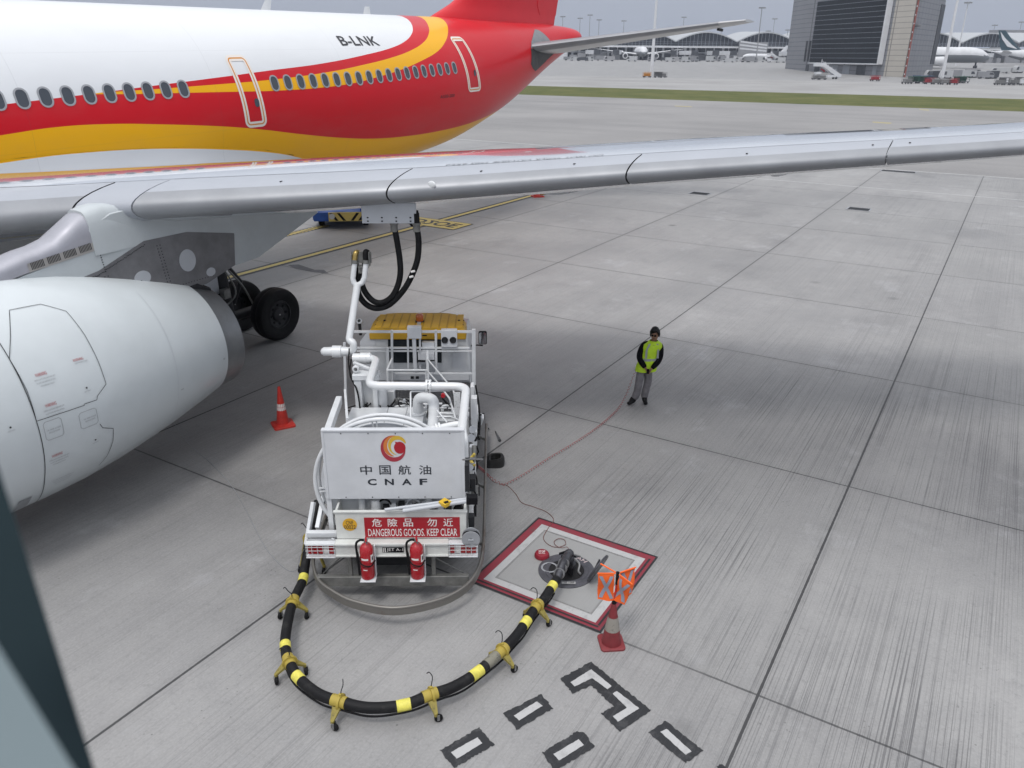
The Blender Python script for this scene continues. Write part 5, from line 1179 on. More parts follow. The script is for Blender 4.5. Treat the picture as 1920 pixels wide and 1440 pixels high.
yq('perforated_plate', [(1440, 790), (1530, 790), (1525, 1080), (1460, 1080)], mat('perforated plate', (0.62, 0.63, 0.64), 0.5, dirt=(0.1, 0.1, 0.1), vscale=60), truck, 1.9, 0.01)
# mirror on the right
mb = MB(); p = T(905, 634, 'y', 6.0); mb.tube(fillet([(0.93, 5.9, 1.68), (1.08, 5.95, 1.68), (p.x, 6.0, p.z - .16)], 0.06), 0.014, 8, 0); mb.prism([(p.x + a, p.z + b) for a, b in rrect(0.17, 0.27, 0.035)], 6.0, 6.06, lambda u, v, w: Vector((u, w, v)), 0); 
mir = mb.build('wing_mirror', M['matblack'], cab)
MB().prism([(p.x + a, p.z + b) for a, b in rrect(0.145, 0.245, 0.03)], 5.994, 6.0, lambda u, v, w: Vector((u, w, v)), 0).build('mirror_glass', mat('mirror glass', (0.7, 0.72, 0.75), 0.05, metal=1.0), mir)
mb = MB(); p = T(*ZA(545, 680), 'y', 5.4); mb.lathe([(0.05, -.08), (0.055, 0.0), (0.03, 0.01)], 14, 0, p, (0, -0.6, 0.5)); mb.cyl(p + Vector((0, .05, -.3)), p, 0.03, 10, 1); mb.build('work_lamp', [TW, M['dark']], cab)
# control gear along the right flank
mb = MB()
def fb(x0, y0, z0, x1, y1, z1): mb.bb((x0, y0, z0), (x1, y1, z1))
fb(1.04, 0.35, 0.75, 1.10, 4.6, 0.90); fb(1.05, 1.5, 1.2, 1.13, 3.9, 1.28); fb(1.05, 2.4, 1.3, 1.14, 2.55, 2.05); fb(1.02, 3.0, 1.3, 1.08, 3.2, 2.0); fb(1.06, 0.5, 0.9, 1.12, 0.62, 1.35); fb(1.06, 1.0, 0.9, 1.12, 1.1, 1.9)
mb.build('flank_rail', TW, truck, bevel=0.006)
MB().box(T(898, 785, 'x', 1.12), (0.16, 0.2, 0.16), 0, Matrix.Rotation(0.35, 3, 'Y')).build('control_box', TW, truck, bevel=0.012)
for q_, d_ in (((890, 820), (0.08, 0.12, 0.26)), ((889, 875), (0.06, 0.1, 0.42))): MB().box(T(*q_, 'x', 1.1), d_).build('control_box', TW, truck, bevel=0.012)
mb = MB(); mb.cyl(T(885, 782, 'x', 1.02), T(885, 782, 'x', 1.02) + Vector((0.0, -0.05, 0.02)), 0.06, 16); mb.build('stop_button', M['red'], truck)
mb = MB()
for (px, py, sx, sy, sz) in ((897, 815, .07, .1, .3), (902, 838, .06, .1, .16), (886, 868, .07, .12, .18), (885, 905, .1, .16, .2), (893, 930, .12, .14, .3), (888, 955, .09, .1, .2), (884, 975, .08, .12, .16), (876, 890, .05, .2, .35)): mb.box(T(px, py, 'x', 1.1), (sx, sy, sz))
mb.cyl(T(905, 810, 'x', 1.16), T(922, 804, 'x', 1.34), 0.03, 10); mb.tube([T(916, 803, 'x', 1.3), T(926, 803, 'x', 1.4), T(937, 826, 'x', 1.46)], 0.013, 8); mb.box(T(915, 806, 'x', 1.28), (0.1, 0.08, 0.09)); mb.build('meter_gear', M['dark'], truck, bevel=0.012)
mb = MB(); mb.cyl(T(890, 910, 'x', 1.13), T(890, 940, 'x', 1.13), 0.055, 14); mb.cyl(T(889, 860, 'x', 1.13), T(889, 835, 'x', 1.13), 0.035, 12); mb.tube(spline([T(900, 778, 'x', 1.15), T(908, 776, 'x', 1.2), T(906, 786, 'x', 1.2)], 5), 0.016, 8, 1); mb.build('filter_bowl', [M['galv'], M['black']], truck)
mb = MB()
for k in range(10): a = k * 0.7; p = T(886, 852 + k * 2.2, 'x', 1.14); mb.ball(p + Vector((0.02 * math.cos(a), 0.02 * math.sin(a), 0)), 0.022, 8)
mb.build('spring', M['dullyel'], truck)
mb = MB(); p = T(*ZB(1680, 0), 'x', 1.1); mb.tube([T(868, 862, 'x', 1.05), T(904, 861, 'x', 1.28)], 0.01, 8); mb.build('handle_bar', M['steel'], truck); mb = MB(); mb.lathe([(0.045, 0), (0.045, .012), (0.03, .012), (0.03, 0)], 18, 0, T(885, 864, 'x', 1.15), (0, -1, 0.3), close=True); mb.build('tow_ring', M['steel'], truck)
# earth cable reel at the rear corner
c_ = T(883, 1012, 'y', -0.02)
mb = MB(); mb.lathe([(0.02, 0), (0.125, 0), (0.125, 0.015), (0.07, 0.015), (0.07, 0.09), (0.125, 0.09), (0.125, 0.105), (0.02, 0.105)], 30, 0, c_, (0, 1, 0)); mb.box(c_ + Vector((0, -.006, 0)), (0.07, 0.01, 0.014), 1); mb.tube([c_ + Vector((0.11 * math.cos(a), 0.05 + 0.02 * math.sin(a * 3), 0.11 * math.sin(a))) for a in [k * 0.4 for k in range(34)]], 0.012, 6, 2); mb.build('cable_reel', [M['grey'], M['lgrey'], M['matblack']], truck, ang=40)
# ladder-like lances laid over the tray
mb = MB()
for (a, b, r) in (((775, 940), (1560, 835), 0.022), ((940, 950), (1560, 855), 0.030)): mb.cyl(T(*ZB(*a), 'z', 1.44), T(*ZB(*b), 'z', 1.60), r, 10, 0)
p, q = T(*ZB(1290, 895), 'z', 1.56), T(*ZB(1345, 860), 'z', 1.57); mb.beam(p, q, 0.13, 0.05, 1); mb.beam(p + Vector((.03, 0, .006)), p + Vector((.085, .03, .006)), 0.05, 0.055, 2); mb.box(T(*ZB(1560, 845), 'z', 1.6), (0.15, 0.12, 0.10), 2)
mb.build('lance', [M['lgrey'], M['yellow'], M['matblack']], truck, ang=40)
for x, h in ((-0.43, 0.17), (0.50, 0.15)): MB().lathe([(0.0, h), (0.055, h), (0.06, h - .02), (0.06, h - .06), (0.05, h - .07), (0.05, -0.15), (0, -.15)], 18, 0, (x, 0.42, 1.36), (0, 0, 1)).build('filler_cap', TW, tray)
MB().lathe([(0.0, 0.05), (0.07, 0.05), (0.07, -.15), (0, -.15)], 18, 0, (-0.23, 0.40, 1.36)).build('filler_cap', TW, tray)
mb = MB()
for i in range(9): mb.box((-0.1 + i * 0.11, 0.40 + 0.03 * (i % 3), 1.18 + 0.03 * (i % 2)), (0.08, 0.14, 0.22 + 0.05 * (i % 3)), i % 2)
mb.tube(spline([(-0.2, .38, 1.36), (-0.12, .36, 1.42), (-0.05, .36, 1.40), (0.0, .38, 1.3)]), 0.015, 8, 2); mb.tube(spline([(0.18, .4, 1.3), (0.25, .36, 1.42), (0.34, .38, 1.40), (0.4, .4, 1.3)]), 0.012, 8, 1); mb.build('tray_gear', [M['dark'], M['lgrey'], M['black']], tray)
# hoses from boom to wing
hz = M['black']
def hose(name, px, y0, y1, label):
    n = len(px); pts = [T(x, y, 'y', y0 + (y1 - y0) * (i / (n - 1))) for i, (x, y) in enumerate(px)]
    return pts
cpz = []
h1 = hose('h', [(739, 424), (744, 450), (749.5, 486), (750.5, 514), (745, 538), (734, 557), (718, 567), (703, 566), (690, 555), (681, 540), (677, 520), (686, 490)], 4.28, 4.28, '')
h2 = hose('h', [(781, 424), (785, 452), (783, 485), (775, 510), (762, 536), (745, 558), (727, 573), (707, 578), (690, 573), (677, 560), (670, 543), (667, 520), (667, 492)], 4.24, 4.36, '')
for pts, lab in ((h1, 'left black refuelling hose looped from the boom head to the wing panel'), (h2, 'right black refuelling hose, with white bands, looped from boom head to wing panel')):
    t = empty('fuel_hose', truck.matrix_world @ Vector((0, 0, 0)) if False else TO, TRZ, label=lab, cat='hose', group='refuelling hoses between the boom and the wing')
    MB().tube(spline(pts, 6), 0.052, 16).build('hose_body', M['black'], t, ang=60)
    p = pts[0]; mb = MB(); mb.cyl(p - Vector((0, 0, .09)), p + Vector((0, 0, .06)), 0.062, 16, 0); mb.cyl(p + Vector((0, 0, .03)), p + Vector((0, 0, .055)), 0.075, 16, 0); mb.cyl(p + Vector((0, 0, .05)), p + Vector((-0.005, 0, .22)), 0.058, 16, 1); mb.cyl(p + Vector((0, 0, .2)), p + Vector((-0.005, 0, .26)), 0.045, 16, 1)
    if pts is h2: mb.ball(p + Vector((-.07, .05, .06)), 0.085, 14, 1, (0.7, 0.7, 1))
    mb.build('coupling', [M['galv'], M['black']], t, ang=40)
    if pts is h2:
        b_ = MB()
        for (x, y) in ((775, 509), (772, 519)): q = T(x, y, 'y', 4.24); b_.cyl(q + Vector((-.035, -.03, .0)), q + Vector((.03, -.045, .02)), 0.02, 8)
        b_.build('band', WT, t)
# extinguishers on the rear beam
def extinguisher(x, label):
    t = empty('fire_extinguisher', TO + Vector((x * math.cos(TRZ) + 0.13 * math.sin(TRZ), x * math.sin(TRZ) - 0.13 * math.cos(TRZ), 0.47)), TRZ, label=label, cat='fire extinguisher', group='red extinguishers hung on the rear beam')
    mb = MB(); mb.lathe([(0.0, 0.03), (0.088, 0.03), (0.092, 0.05), (0.092, 0.46), (0.085, 0.51), (0.06, 0.55), (0.03, 0.57), (0.022, 0.60), (0.0, 0.60)], 32, 0); mb.build('cylinder', M['red'], t, ang=50)
    mb = MB(); mb.cyl((0, 0, 0.59), (0, 0, 0.63), 0.026, 12, 0); mb.beam((0, 0.02, 0.645), (0.02, -0.10, 0.66), 0.022, 0.014, 1); mb.beam((0, 0.02, 0.62), (0.03, -0.09, 0.615), 0.02, 0.012, 0); mb.build('valve', [M['steel'], M['red']], t)
    mb = MB(); mb.tube(spline([(-0.02, 0, 0.615), (-0.08, -0.01, 0.62), (-0.13, -0.01, 0.56), (-0.125, -0.02, 0.40), (-0.112, -0.03, 0.2), (-0.108, -0.03, 0.08)], 6), 0.016, 10); mb.tube(spline([(-0.12, 0, .42), (-0.06, -.11, .31), (.06, -.105, .27), (.11, 0, .29)], 6), 0.009, 6); mb.build('hose', M['black'], t)
    mb = MB(); mb.bb((-0.10, -0.10, 0.0), (0.11, 0.10, 0.012)); mb.lathe([(0.085, 0.012), (0.09, 0.05), (0.09, 0.075), (0.082, 0.08)], 24, 0); mb.bb((0.095, 0.03, 0), (0.11, 0.08, 0.5)); mb.bb((-0.09, 0.095, 0), (0.10, 0.11, 0.3)); mb.build('bracket', M['twhite'], t, bevel=0.003)
    lab = MB()
    def cylp(a0, a1, z0, z1, m): 
        k = 6; lab.add([v for i in range(k + 1) for v in ((0.0935 * math.cos(rad(a0 + (a1 - a0) * i / k)), 0.0935 * math.sin(rad(a0 + (a1 - a0) * i / k)), z0), (0.0935 * math.cos(rad(a0 + (a1 - a0) * i / k)), 0.0935 * math.sin(rad(a0 + (a1 - a0) * i / k)), z1))], [(2 * i, 2 * i + 2, 2 * i + 3, 2 * i + 1) for i in range(k)], m)
    cylp(-48, -12, 0.30, 0.42, 0); cylp(-132, -70, 0.345, 0.375, 0); cylp(-120, -82, 0.185, 0.20, 0); cylp(-38, -22, 0.33, 0.39, 1); cylp(-130, -52, 0.235, 0.243, 1)
    lab.build('label', [WT, M['dark']], t, fixn=False)
    vs, fs = text2d('FIRE', 38, 0.028, 0.02)
    return t
extinguisher(-0.31, 'red fire extinguisher on the rear beam left of the black fuel plate, below the sign')
extinguisher(0.365, 'red fire extinguisher on the rear beam right of the black fuel plate')
# ---------------------------------------------------------------- refuelling hose on the ground and its wheeled dollies
HR = 0.065
M['olive'] = mat('dirty olive paint', (0.27, 0.22, 0.05), 0.65, dirt=(0.06, 0.055, 0.03), vscale=14)
hpx = [(597, 940, .95), (585, 985, .72), (577, 1030, .48), (572, 1062, .32), (567, 1090, .27), (549, 1129, .25), (538, 1175, .23), (535, 1212, .23), (544, 1244, .25), (560, 1271, .23), (595, 1300, .23), (636, 1315, .25), (690, 1327, .22), (757, 1322, .22), (806, 1303, .25), (850, 1288, .23), (893, 1262, .23), (940, 1221, .25), (967, 1193, .24), (985, 1168, .25), (1004, 1140, .27), (1019, 1124, .26), (1033, 1103, .27), (1044, 1086, .27)]
HP = spline([gp(x, y, z) for x, y, z in hpx], 8)
hose_t = empty('inlet_hose', tuple(gp(757, 1345)), 0, label='thick black hydrant hose with yellow bands curving over the apron to the pit', cat='hose')
HO = gp(757, 1345)
hmat = mat('hose rubber', (0.010, 0.010, 0.011), 0.55, spec=0.2, dirt=(0.035, 0.034, 0.032), vscale=6, bump=0.3, bscale=60)
MB().tube([p - HO for p in HP], HR, 20).build('hose_body', hmat, hose_t, ang=60)
side = []
for i, p in enumerate(HP):
    if 40 < i < len(HP) - 8:
        t = (HP[min(i + 1, len(HP) - 1)] - HP[i - 1]).normalized(); n = Vector((t.y, -t.x, 0)).normalized(); side.append(p - HO + n * (HR - 0.012) + Vector((0, 0, -0.066 + 0.008 * math.sin(i * 0.5))))
MB().tube(side, 0.013, 8).build('hose_wire', M['black'], hose_t)
def near(px, py, z=.24):
    q = gp(px, py, z); return min(range(len(HP)), key=lambda i: (HP[i] - q).length)
def along(i): return (HP[min(i + 1, len(HP) - 1)] - HP[max(i - 1, 0)]).normalized()
for px, py, L_ in ((567, 1088, .13), (537, 1212, .12), (559, 1269, .13), (757, 1321, .16), (893, 1262, .17), (985, 1168, .14), (1033, 1104, .13)):
    i = near(px, py); t = along(i); p = HP[i] - HO
    MB().tube([p - t * L_ / 2, p + t * L_ / 2], HR + 0.004, 20).build('reflective_band', M['hiyel'], hose_t, ang=60)
def dolly(px, py, label, flip=1):
    i = near(px, py); t = along(i); p = HP[i]; ang = math.atan2(t.y, t.x)
    o = empty('hose_dolly', (p.x, p.y, 0), ang, label=label, cat='hose dolly', group='yellow wheeled dollies carrying the hose')
    z = p.z; mb = MB(); mb.tube([(-0.09, 0, z), (0.09, 0, z)], HR + 0.005, 20); mb.lathe([(HR + .005, -0.014), (HR + .03, -0.014), (HR + .03, 0.014), (HR + .005, 0.014)], 22, 0, (0.02, 0, z), (1, 0, 0)); mb.build('saddle', M['dullyel'], o, ang=50)
    for s_ in (-1, 1):
        lg = MB(); lg.loft([[Vector((x, s_ * (HR - 0.01), z - 0.05)) for x in (-0.05, 0.05)] + [Vector((x, s_ * (HR + 0.010), z - 0.02)) for x in (0.05, -0.05)], [Vector((x, s_ * 0.165, 0.115)) for x in (-0.022, 0.022)] + [Vector((x, s_ * 0.185, 0.13)) for x in (0.022, -0.022)]]); lg.cyl((0, s_ * 0.175, 0.09), (0, s_ * 0.175, 0.13), 0.022, 10)
        lg.build('leg', M['olive'], o)
    for s_ in (-1, 1):
        w = MB(); w.lathe([(0.0, -.018), (0.042, -.02), (0.050, -.012), (0.050, .012), (0.042, .02), (0.0, .018)], 18, 0, (0.03, s_ * 0.18, 0.05), (0.25, 1, 0)); w.box((0.02, s_ * 0.18 + 0.026, 0.075), (0.03, 0.006, 0.08), 1); w.box((0.02, s_ * 0.18 - 0.026, 0.075), (0.03, 0.006, 0.08), 1); w.build('caster', [M['black'], M['steel']], o)
    h = MB(); h.tube(spline([(0.02, 0.02 * flip, z + HR + .01), (0.03, 0.01, z + HR + .08), (0.05, 0.03 * flip, z + HR + .16), (0.03, 0.07 * flip, z + HR + .20), (0.01, 0.10 * flip, z + HR + .17)], 5), 0.006, 8, 1); h.cyl((0.02, 0, z + HR), (0.02, 0, z + HR + .05), 0.018, 10, 0)
    h.build('pull_hook', [M['dullyel'], M['dark']], o); return o
dolly(549, 1129, 'yellow hose dolly nearest the left tail lamp of the truck', -1)
dolly(546, 1241, 'yellow hose dolly at the leftmost bend, between two close yellow bands', -1)
dolly(636, 1314, 'yellow hose dolly at the lowest left of the bend, with two casters showing')
dolly(806, 1302, 'yellow hose dolly just right of the scratched yellow band at the bottom of the bend')
dolly(940, 1220, 'scuffed yellow hose dolly with worn grey rings, halfway up to the pit')
dolly(1004, 1141, 'yellow hose dolly on the red border of the hydrant square')
dolly(578, 1022, 'dusty yellow hose dolly tucked against the left tail lamp of the truck', -1)
i = near(930, 1234); MB().tube([HP[i - 3] - HO, HP[i + 2] - HO], HR + 0.003, 20).build('worn_sleeve', mat('worn sleeve', (0.20, 0.19, 0.15), 0.6, dirt=(0.06, 0.06, 0.05), vscale=16), hose_t)
# ---------------------------------------------------------------- hydrant pit
PC = gp(1062, 1071)
pit = empty('hydrant_pit', tuple(PC), 0, label='open round hydrant pit with dark rim and raised lid inside the red square', cat='hydrant pit')
mb = MB(); mb.lathe([(0.42, 0.0), (0.42, 0.018), (0.405, 0.022), (0.33, 0.022), (0.32, 0.03), (0.27, 0.03), (0.255, 0.012)], 56, 0); mb.build('rim', mat('pit rim', (0.10, 0.10, 0.115), 0.45, metal=0.4, var=0.3, vscale=8), pit, ang=30)
MB().lathe([(0.262, 0.020), (0.255, 0.014), (0.0, 0.0135)], 40, 0).build('pit_shade', mat('pit shade black', (0.006, 0.006, 0.007), 0.7), pit)  # flat black disc standing in for the shade inside the deep hole
mb = MB()
mb.lathe([(0.10, 0.024), (0.115, 0.034), (0.13, 0.024)], 26, 0, (-0.25, 0.06, 0.0)); mb.build('float_cover', M['grey'], pit)
vs, fs = text2d('ACAH', 58, 0.075, 0.01)
MB().add([((0.367 + y) * math.cos(rad(62 - x)), (0.367 + y) * math.sin(rad(62 - x)), 0.0245) for x, y in vs], fs, 0, False).build('lettering', mat('pit letters', (0.5, 0.42, 0.42), 0.5), pit, fixn=False)
bt, tp = gp(1106, 1086, 0.03) - PC, gp(1137, 1043, 0.42) - PC
ax_ = (tp - bt).normalized(); vw = (PC + (bt + tp) / 2 - Vector((0, 0, EYE))).normalized(); nn = ax_.cross(vw).normalized(); ww = nn.cross(ax_)
mb = MB(); c = (bt + tp) / 2; rl = (tp - bt).length / 2
mb.lathe([(0.0, -.016), (rl, -.016), (rl + .008, 0), (rl, .016), (rl - .03, .012), (0, .010)], 40, 0, c, nn + ww * 0.10); mb.cyl(bt - ww * 0.06, bt + ww * 0.06, 0.03, 10); mb.beam(c + nn * .02 - ax_ * .1, c + nn * .05 + ax_ * .12, 0.02, 0.02); mb.build('lid', mat('lid steel', (0.09, 0.09, 0.10), 0.4, metal=0.5, var=0.3, vscale=8), pit, ang=40)
tg = MB().sheet([(-0.10, -0.025), (0.10, -0.025), (0.10, 0.025), (-0.10, 0.025)], 0.0).build('number_tag', M['pwhite'], pit, fixn=False)
tg.location = gp(1066, 1096) - PC + Vector((0, 0, 0.032))
vs, fs = text2d('110 1009', 0.17, 0.032, 0.015); MB().add([(x, y, 0.003) for x, y in vs], fs, 0, False).build('tag_number', M['ink'], tg, fixn=False)
# coupler between the hose and the pit
ce = HP[-1]; cb = gp(1066, 1062, 0.08)
cpl = empty('hydrant_coupler', tuple(cb), 0, label='dark metal hydrant coupler with levers joining the hose to the pit', cat='coupler')
e = ce - cb; u_ = e.normalized()
mb = MB(); mb.tube(fillet([(0, 0, -0.03), (0, 0, 0.26), e * 0.55 + Vector((0, 0, 0.16)), e], 0.16, 6), 0.058, 16); mb.lathe([(0.08, 0), (0.105, 0.01), (0.105, 0.06), (0.07, 0.07), (0.07, 0.12), (0.085, 0.13), (0.085, 0.17), (0.06, 0.2), (0.0, 0.2)], 24); mb.ball((0, 0.01, 0.22), 0.075, 16, 0, (1, 1, 0.9)); mb.build('coupler_body', mat('coupler alloy', (0.10, 0.10, 0.11), 0.35, metal=0.7, var=0.4, vscale=14), cpl, ang=40)
mb = MB(); q = e * 0.62 + Vector((0, 0, 0.11)); 
for k in (0.45, 0.62, 0.80): mb.lathe([(0.06, -.02), (0.082, -.016), (0.082, .016), (0.06, .02)], 22, 0, e * k + Vector((0, 0, 0.27 * (1 - k))), e)
mb.build('collar', M['steel'], cpl, ang=40)
mb = MB(); h0 = gp(1067, 1042, 0.24) - cb; w = gp(1077, 1046, 0.24) - gp(1056, 1040, 0.24)
mb.beam(h0 - w * .5, h0 + w * .6, 0.035, 0.03, 0); mb.tube([h0 - w * .45, Vector((-0.05, 0.02, 0.2))], 0.012, 8, 0); mb.tube([h0 + w * .5, Vector((0.06, 0.02, 0.2))], 0.012, 8, 0); mb.tube(spline([(0.08, -.02, .16), (0.15, -.08, .1), (0.13, -.18, .05), (0.16, -.24, .04)]), 0.016, 8, 1); mb.tube([(-.06, .05, .22), (-.14, .06, .18)], 0.018, 8, 0); mb.tube([(0.05, 0.0, 0.22), (0.17, 0.02, 0.16)], 0.016, 8, 1); mb.box((0.02, -0.14, 0.04), (0.06, 0.1, 0.12), 0); mb.box((-0.09, -0.04, 0.16), (0.05, 0.08, 0.10), 0); mb.build('lever', [M['matblack'], M['steel']], cpl)
mb = MB(); mb.tube(spline([h0, h0 + Vector((0.02, .05, .06)), h0 + Vector((0.0, .09, .02)), h0 + Vector((.03, .12, .04))]), 0.007, 6); mb.build('pull_chain', M['steel'], cpl)
# red dust cap
rc = gp(1016, 1044)
mb = MB(); mb.lathe([(0.0, 0.085), (0.07, 0.085), (0.10, 0.075), (0.115, 0.05), (0.115, 0.012), (0.10, 0.0), (0.0, 0.0)], 32); 
cap = mb.build('dust_cap', mat('cap red', (0.25, 0.012, 0.025), 0.4, var=0.2), None, ang=40); cap.location = rc; tag(cap, 'round red dust cap with white writing lying beside the hydrant pit', 'dust cap')
vs, fs = text2d('STOP', 0.10, 0.05, 0.01); MB().add([(x, y + .02, 0.0865) for x, y in vs], fs, 0, False).build('lettering', WT, cap, fixn=False)
vs, fs = text2d('NO FUEL', 0.10, 0.03, 0.01); MB().add([(x, y - .03, 0.0865) for x, y in vs], fs, 0, False).build('lettering', WT, cap, fixn=False)
# black rubber boot on the ground beside the truck
rb = gp(926, 872)
mb = MB(); rings = []
for z, r, c in ((0.0, .155, 0), (0.06, .165, 0), (0.16, .15, 0.02), (0.21, .12, .05), (0.20, .09, .04), (0.10, .085, .02), (0.05, .06, 0)):
    rings.append([Vector((r * 1.12 * math.cos(a) + c * .5 + 0.02 * math.cos(2 * a), r * 0.95 * math.sin(a) - c + 0.018 * math.sin(3 * a), z + 0.03 * math.sin(a + 0.6) * (z > .05))) for a in [2 * PI * k / 28 for k in range(28)]])
mb.loft(rings); o = mb.build('rubber_cover', mat('boot rubber', (0.02, 0.02, 0.02), 0.5, dirt=(0.07, 0.068, 0.065), vscale=10), None, ang=60); o.location = rb; tag(o, 'crumpled black rubber cover lying on the slab right of the truck', 'rubber cover')
# ---------------------------------------------------------------- cones
def cone(name, loc, rz, h, label, CM=None):
    CM = CM or M['coner']
    t = empty(name, tuple(loc), rz, label=label, cat='traffic cone'); k = h / 0.75
    mb = MB(); o_ = rrect(0.38 * k, 0.38 * k, 0.05); mb.loft([[Vector((x, y, 0.0)) for x, y in o_], [Vector((x, y, 0.028 * k)) for x, y in o_], [Vector((x * .95, y * .95, 0.036 * k)) for x, y in o_]]); mb.build('base', CM, t)
    R_ = lambda z: (0.135 - (0.135 - 0.028) * z / h)
    zs = [0.036 * k, 0.05 * k, h * 0.36, h * 0.38, h * .60, h * .62, h * .97, h]
    mb = MB(); mb.lathe([(0.15 * k, 0.034 * k)] + [(R_(z), z) for z in zs[1:]] + [(0.02, h), (0.018, h - .03), (0.0, h - .03)], 32); mb.build('body', CM, t, ang=50)
    return t, R_
c1 = gp(531, 797); t1, R1 = cone('traffic_cone', c1, 0.5, 0.86, 'orange red traffic cone with a band of white tiles, standing alone left of the truck')
mb = MB()
for i in range(14):
    a0, a1 = 2 * PI * i / 14, 2 * PI * (i + .78) / 14
    for z0, z1 in ((0.36, 0.425), (0.432, 0.50)): mb.add([((R1(z) + .003) * math.cos(a), (R1(z) + .003) * math.sin(a), z) for z in (z0, z1) for a in (a0, a1)], [(0, 1, 3, 2)], 0, False)
mb.build('reflective_tile', WT, t1, fixn=False)
c2 = gp(1146, 1206); t2, R2 = cone('traffic_cone', c2, 0.10, 0.64, 'faded red traffic cone with worn white collar, holding the flagged pole at the hydrant square', mat('faded cone red', (0.20, 0.025, 0.03), 0.55, dirt=(0.10, 0.02, 0.022), vscale=7))
MB().lathe([(R2(z) + .003, z) for z in (0.24, 0.28, 0.38, 0.44)], 32, 0).build('collar', mat('worn collar', (0.27, 0.25, 0.22), 0.6, dirt=(0.05, 0.035, 0.03), vscale=24), t2)
# flagged pole standing in the cone
fp = empty('flag_pole', tuple(c2), 0, label='pole with four crossed orange flags, each marked with a grey cross, in the worn cone', cat='warning flags')
top = Vector((0.02, 0.0, 1.10))
mb = MB(); mb.cyl((0, 0, 0.5), top, 0.014, 10, 1); mb.cyl((0, 0, 0.60), (0, 0, 0.70), 0.028, 12, 0); mb.cyl(top - Vector((0, 0, .16)), top + Vector((0, 0, .02)), 0.022, 10, 0); mb.build('pole', [M['matblack'], M['coner']], fp)
orng = mat('flag orange', (0.85, 0.13, 0.015), 0.6, var=0.1); gx = mat('flag grey tape', (0.26, 0.29, 0.36), 0.4)
for k, a in enumerate((188, 22, 140, -52)):
    d = Vector((math.cos(rad(a)), math.sin(rad(a)), 0.10 if k != 3 else -0.05)); e0, e1 = top + d * 0.03, top + d * 0.26
    fl = MB(); fl.cyl(e0, e1, 0.010, 8, 0); arm = fl.build('flag_arm', orng, fp)
    if k == 2: continue
    drop = 0.40; n = 6; g = MB(); vs = []; sid = Vector((-d.y, d.x, 0)).normalized()
    def P(u, v): return e0 + (e1 - e0) * (0.08 + 0.9 * u) + Vector((0, 0, -drop * v)) + sid * (0.022 * math.sin(5 * u + k) * v + 0.015 * math.sin(7 * v + k)) - d * (0.02 * v if k != 3 else 0.12 * v)
    for sgn in (0.0, 0.004):
        for i in range(n + 1):
            for j in range(n + 1): vs.append(P(i / n, j / n) + sid * sgn)
    m_ = (n + 1) ** 2; fs = []
    for b in (0, m_):
        fs += [(b + i * (n + 1) + j, b + i * (n + 1) + j + 1, b + (i + 1) * (n + 1) + j + 1, b + (i + 1) * (n + 1) + j) for i in range(n) for j in range(n)]
    g.add(vs, fs, 0); f_ = g.build('flag', orng, fp, fixn=False)
    xm = MB()
    for (u0, u1) in ((0.16, 0.84), (0.84, 0.16)):
        vv = []; N_ = 12
        for i in range(N_ + 1):
            q = i / N_; u = u0 + (u1 - u0) * q; v = 0.08 + 0.84 * q
            for sg in (-0.006, 0.010): vv += [P(min(max(u - .11, 0.02), .98), v) + sid * sg, P(min(max(u + .11, .02), .98), v) + sid * sg]
        fs = []
        for i in range(N_): fs += [(4 * i, 4 * i + 1, 4 * i + 5, 4 * i + 4), (4 * i + 2, 4 * i + 3, 4 * i + 7, 4 * i + 6)]
        xm.add(vv, fs, 0)
    xm.build('cross', gx, f_, fixn=False)
# ---------------------------------------------------------------- wires on the ground
def wire(name, pts, r, m, label, cat, coil=None):
    P = spline([gp(x, y, z) for x, y, z in pts], 10); o0 = Vector((P[0].x, P[0].y, 0))
    if coil:
        R_, pitch = coil; out = []; L_ = 0.0; prev = P[0]; D = [0.0]
        for p in P[1:]: L_ += (p - prev).length; D.append(L_); prev = p
        n = int(L_ / pitch * 8); j = 0
        for i in range(n + 1):
            s_ = L_ * i / n
            while j < len(D) - 2 and D[j + 1] < s_: j += 1
            f = (s_ - D[j]) / max(D[j + 1] - D[j], 1e-6); c = P[j].lerp(P[j + 1], f); t = (P[j + 1] - P[j]).normalized(); a = Vector((-t.y, t.x, 0)).normalized(); b = t.cross(a); w = 2 * PI * s_ / pitch
            out.append(c + (a * math.cos(w) + b * math.sin(w)) * R_)
        P = out
    o = MB().tube([p - o0 for p in P], r, 6).build(name, m, None, ang=80); o.location = o0; return tag(o, label, cat)
wire('coiled_cord', [(893, 872, .75), (905, 882, .45), (918, 894, .15), (935, 905, .03), (950, 907, .03), (985, 888, .03), (1030, 859, .03), (1080, 829, .03), (1125, 798, .03), (1158, 768, .05), (1172, 745, .18), (1183, 718, .45), (1192, 695, .72), (1201, 689, .86)], 0.004, mat('cord red', (0.30, 0.05, 0.05), 0.5), 'red coiled cord running over the slabs from the truck to the worker', 'cord', (0.020, 0.075))
wire('lanyard', [(905, 880, .2), (925, 903, .01), (950, 910, .01), (967, 926, .01), (978, 942, .01), (1000, 950, .01), (1025, 960, .01), (1038, 974, .01), (1030, 987, .012), (1020, 1004, .012), (1021, 1014, .012), (1032, 1023, .012), (1045, 1026, .012), (1060, 1021, .02), (1058, 1012, .02), (1047, 1010, .02), (1039, 1016, .02), (1044, 1024, .024), (1055, 1027, .03), (1064, 1026, .10), (1067, 1036, .28)], 0.005, mat('lanyard', (0.16, 0.06, 0.05), 0.6), 'thin dark lanyard curving from the truck to the hydrant pit with one loop', 'cable')
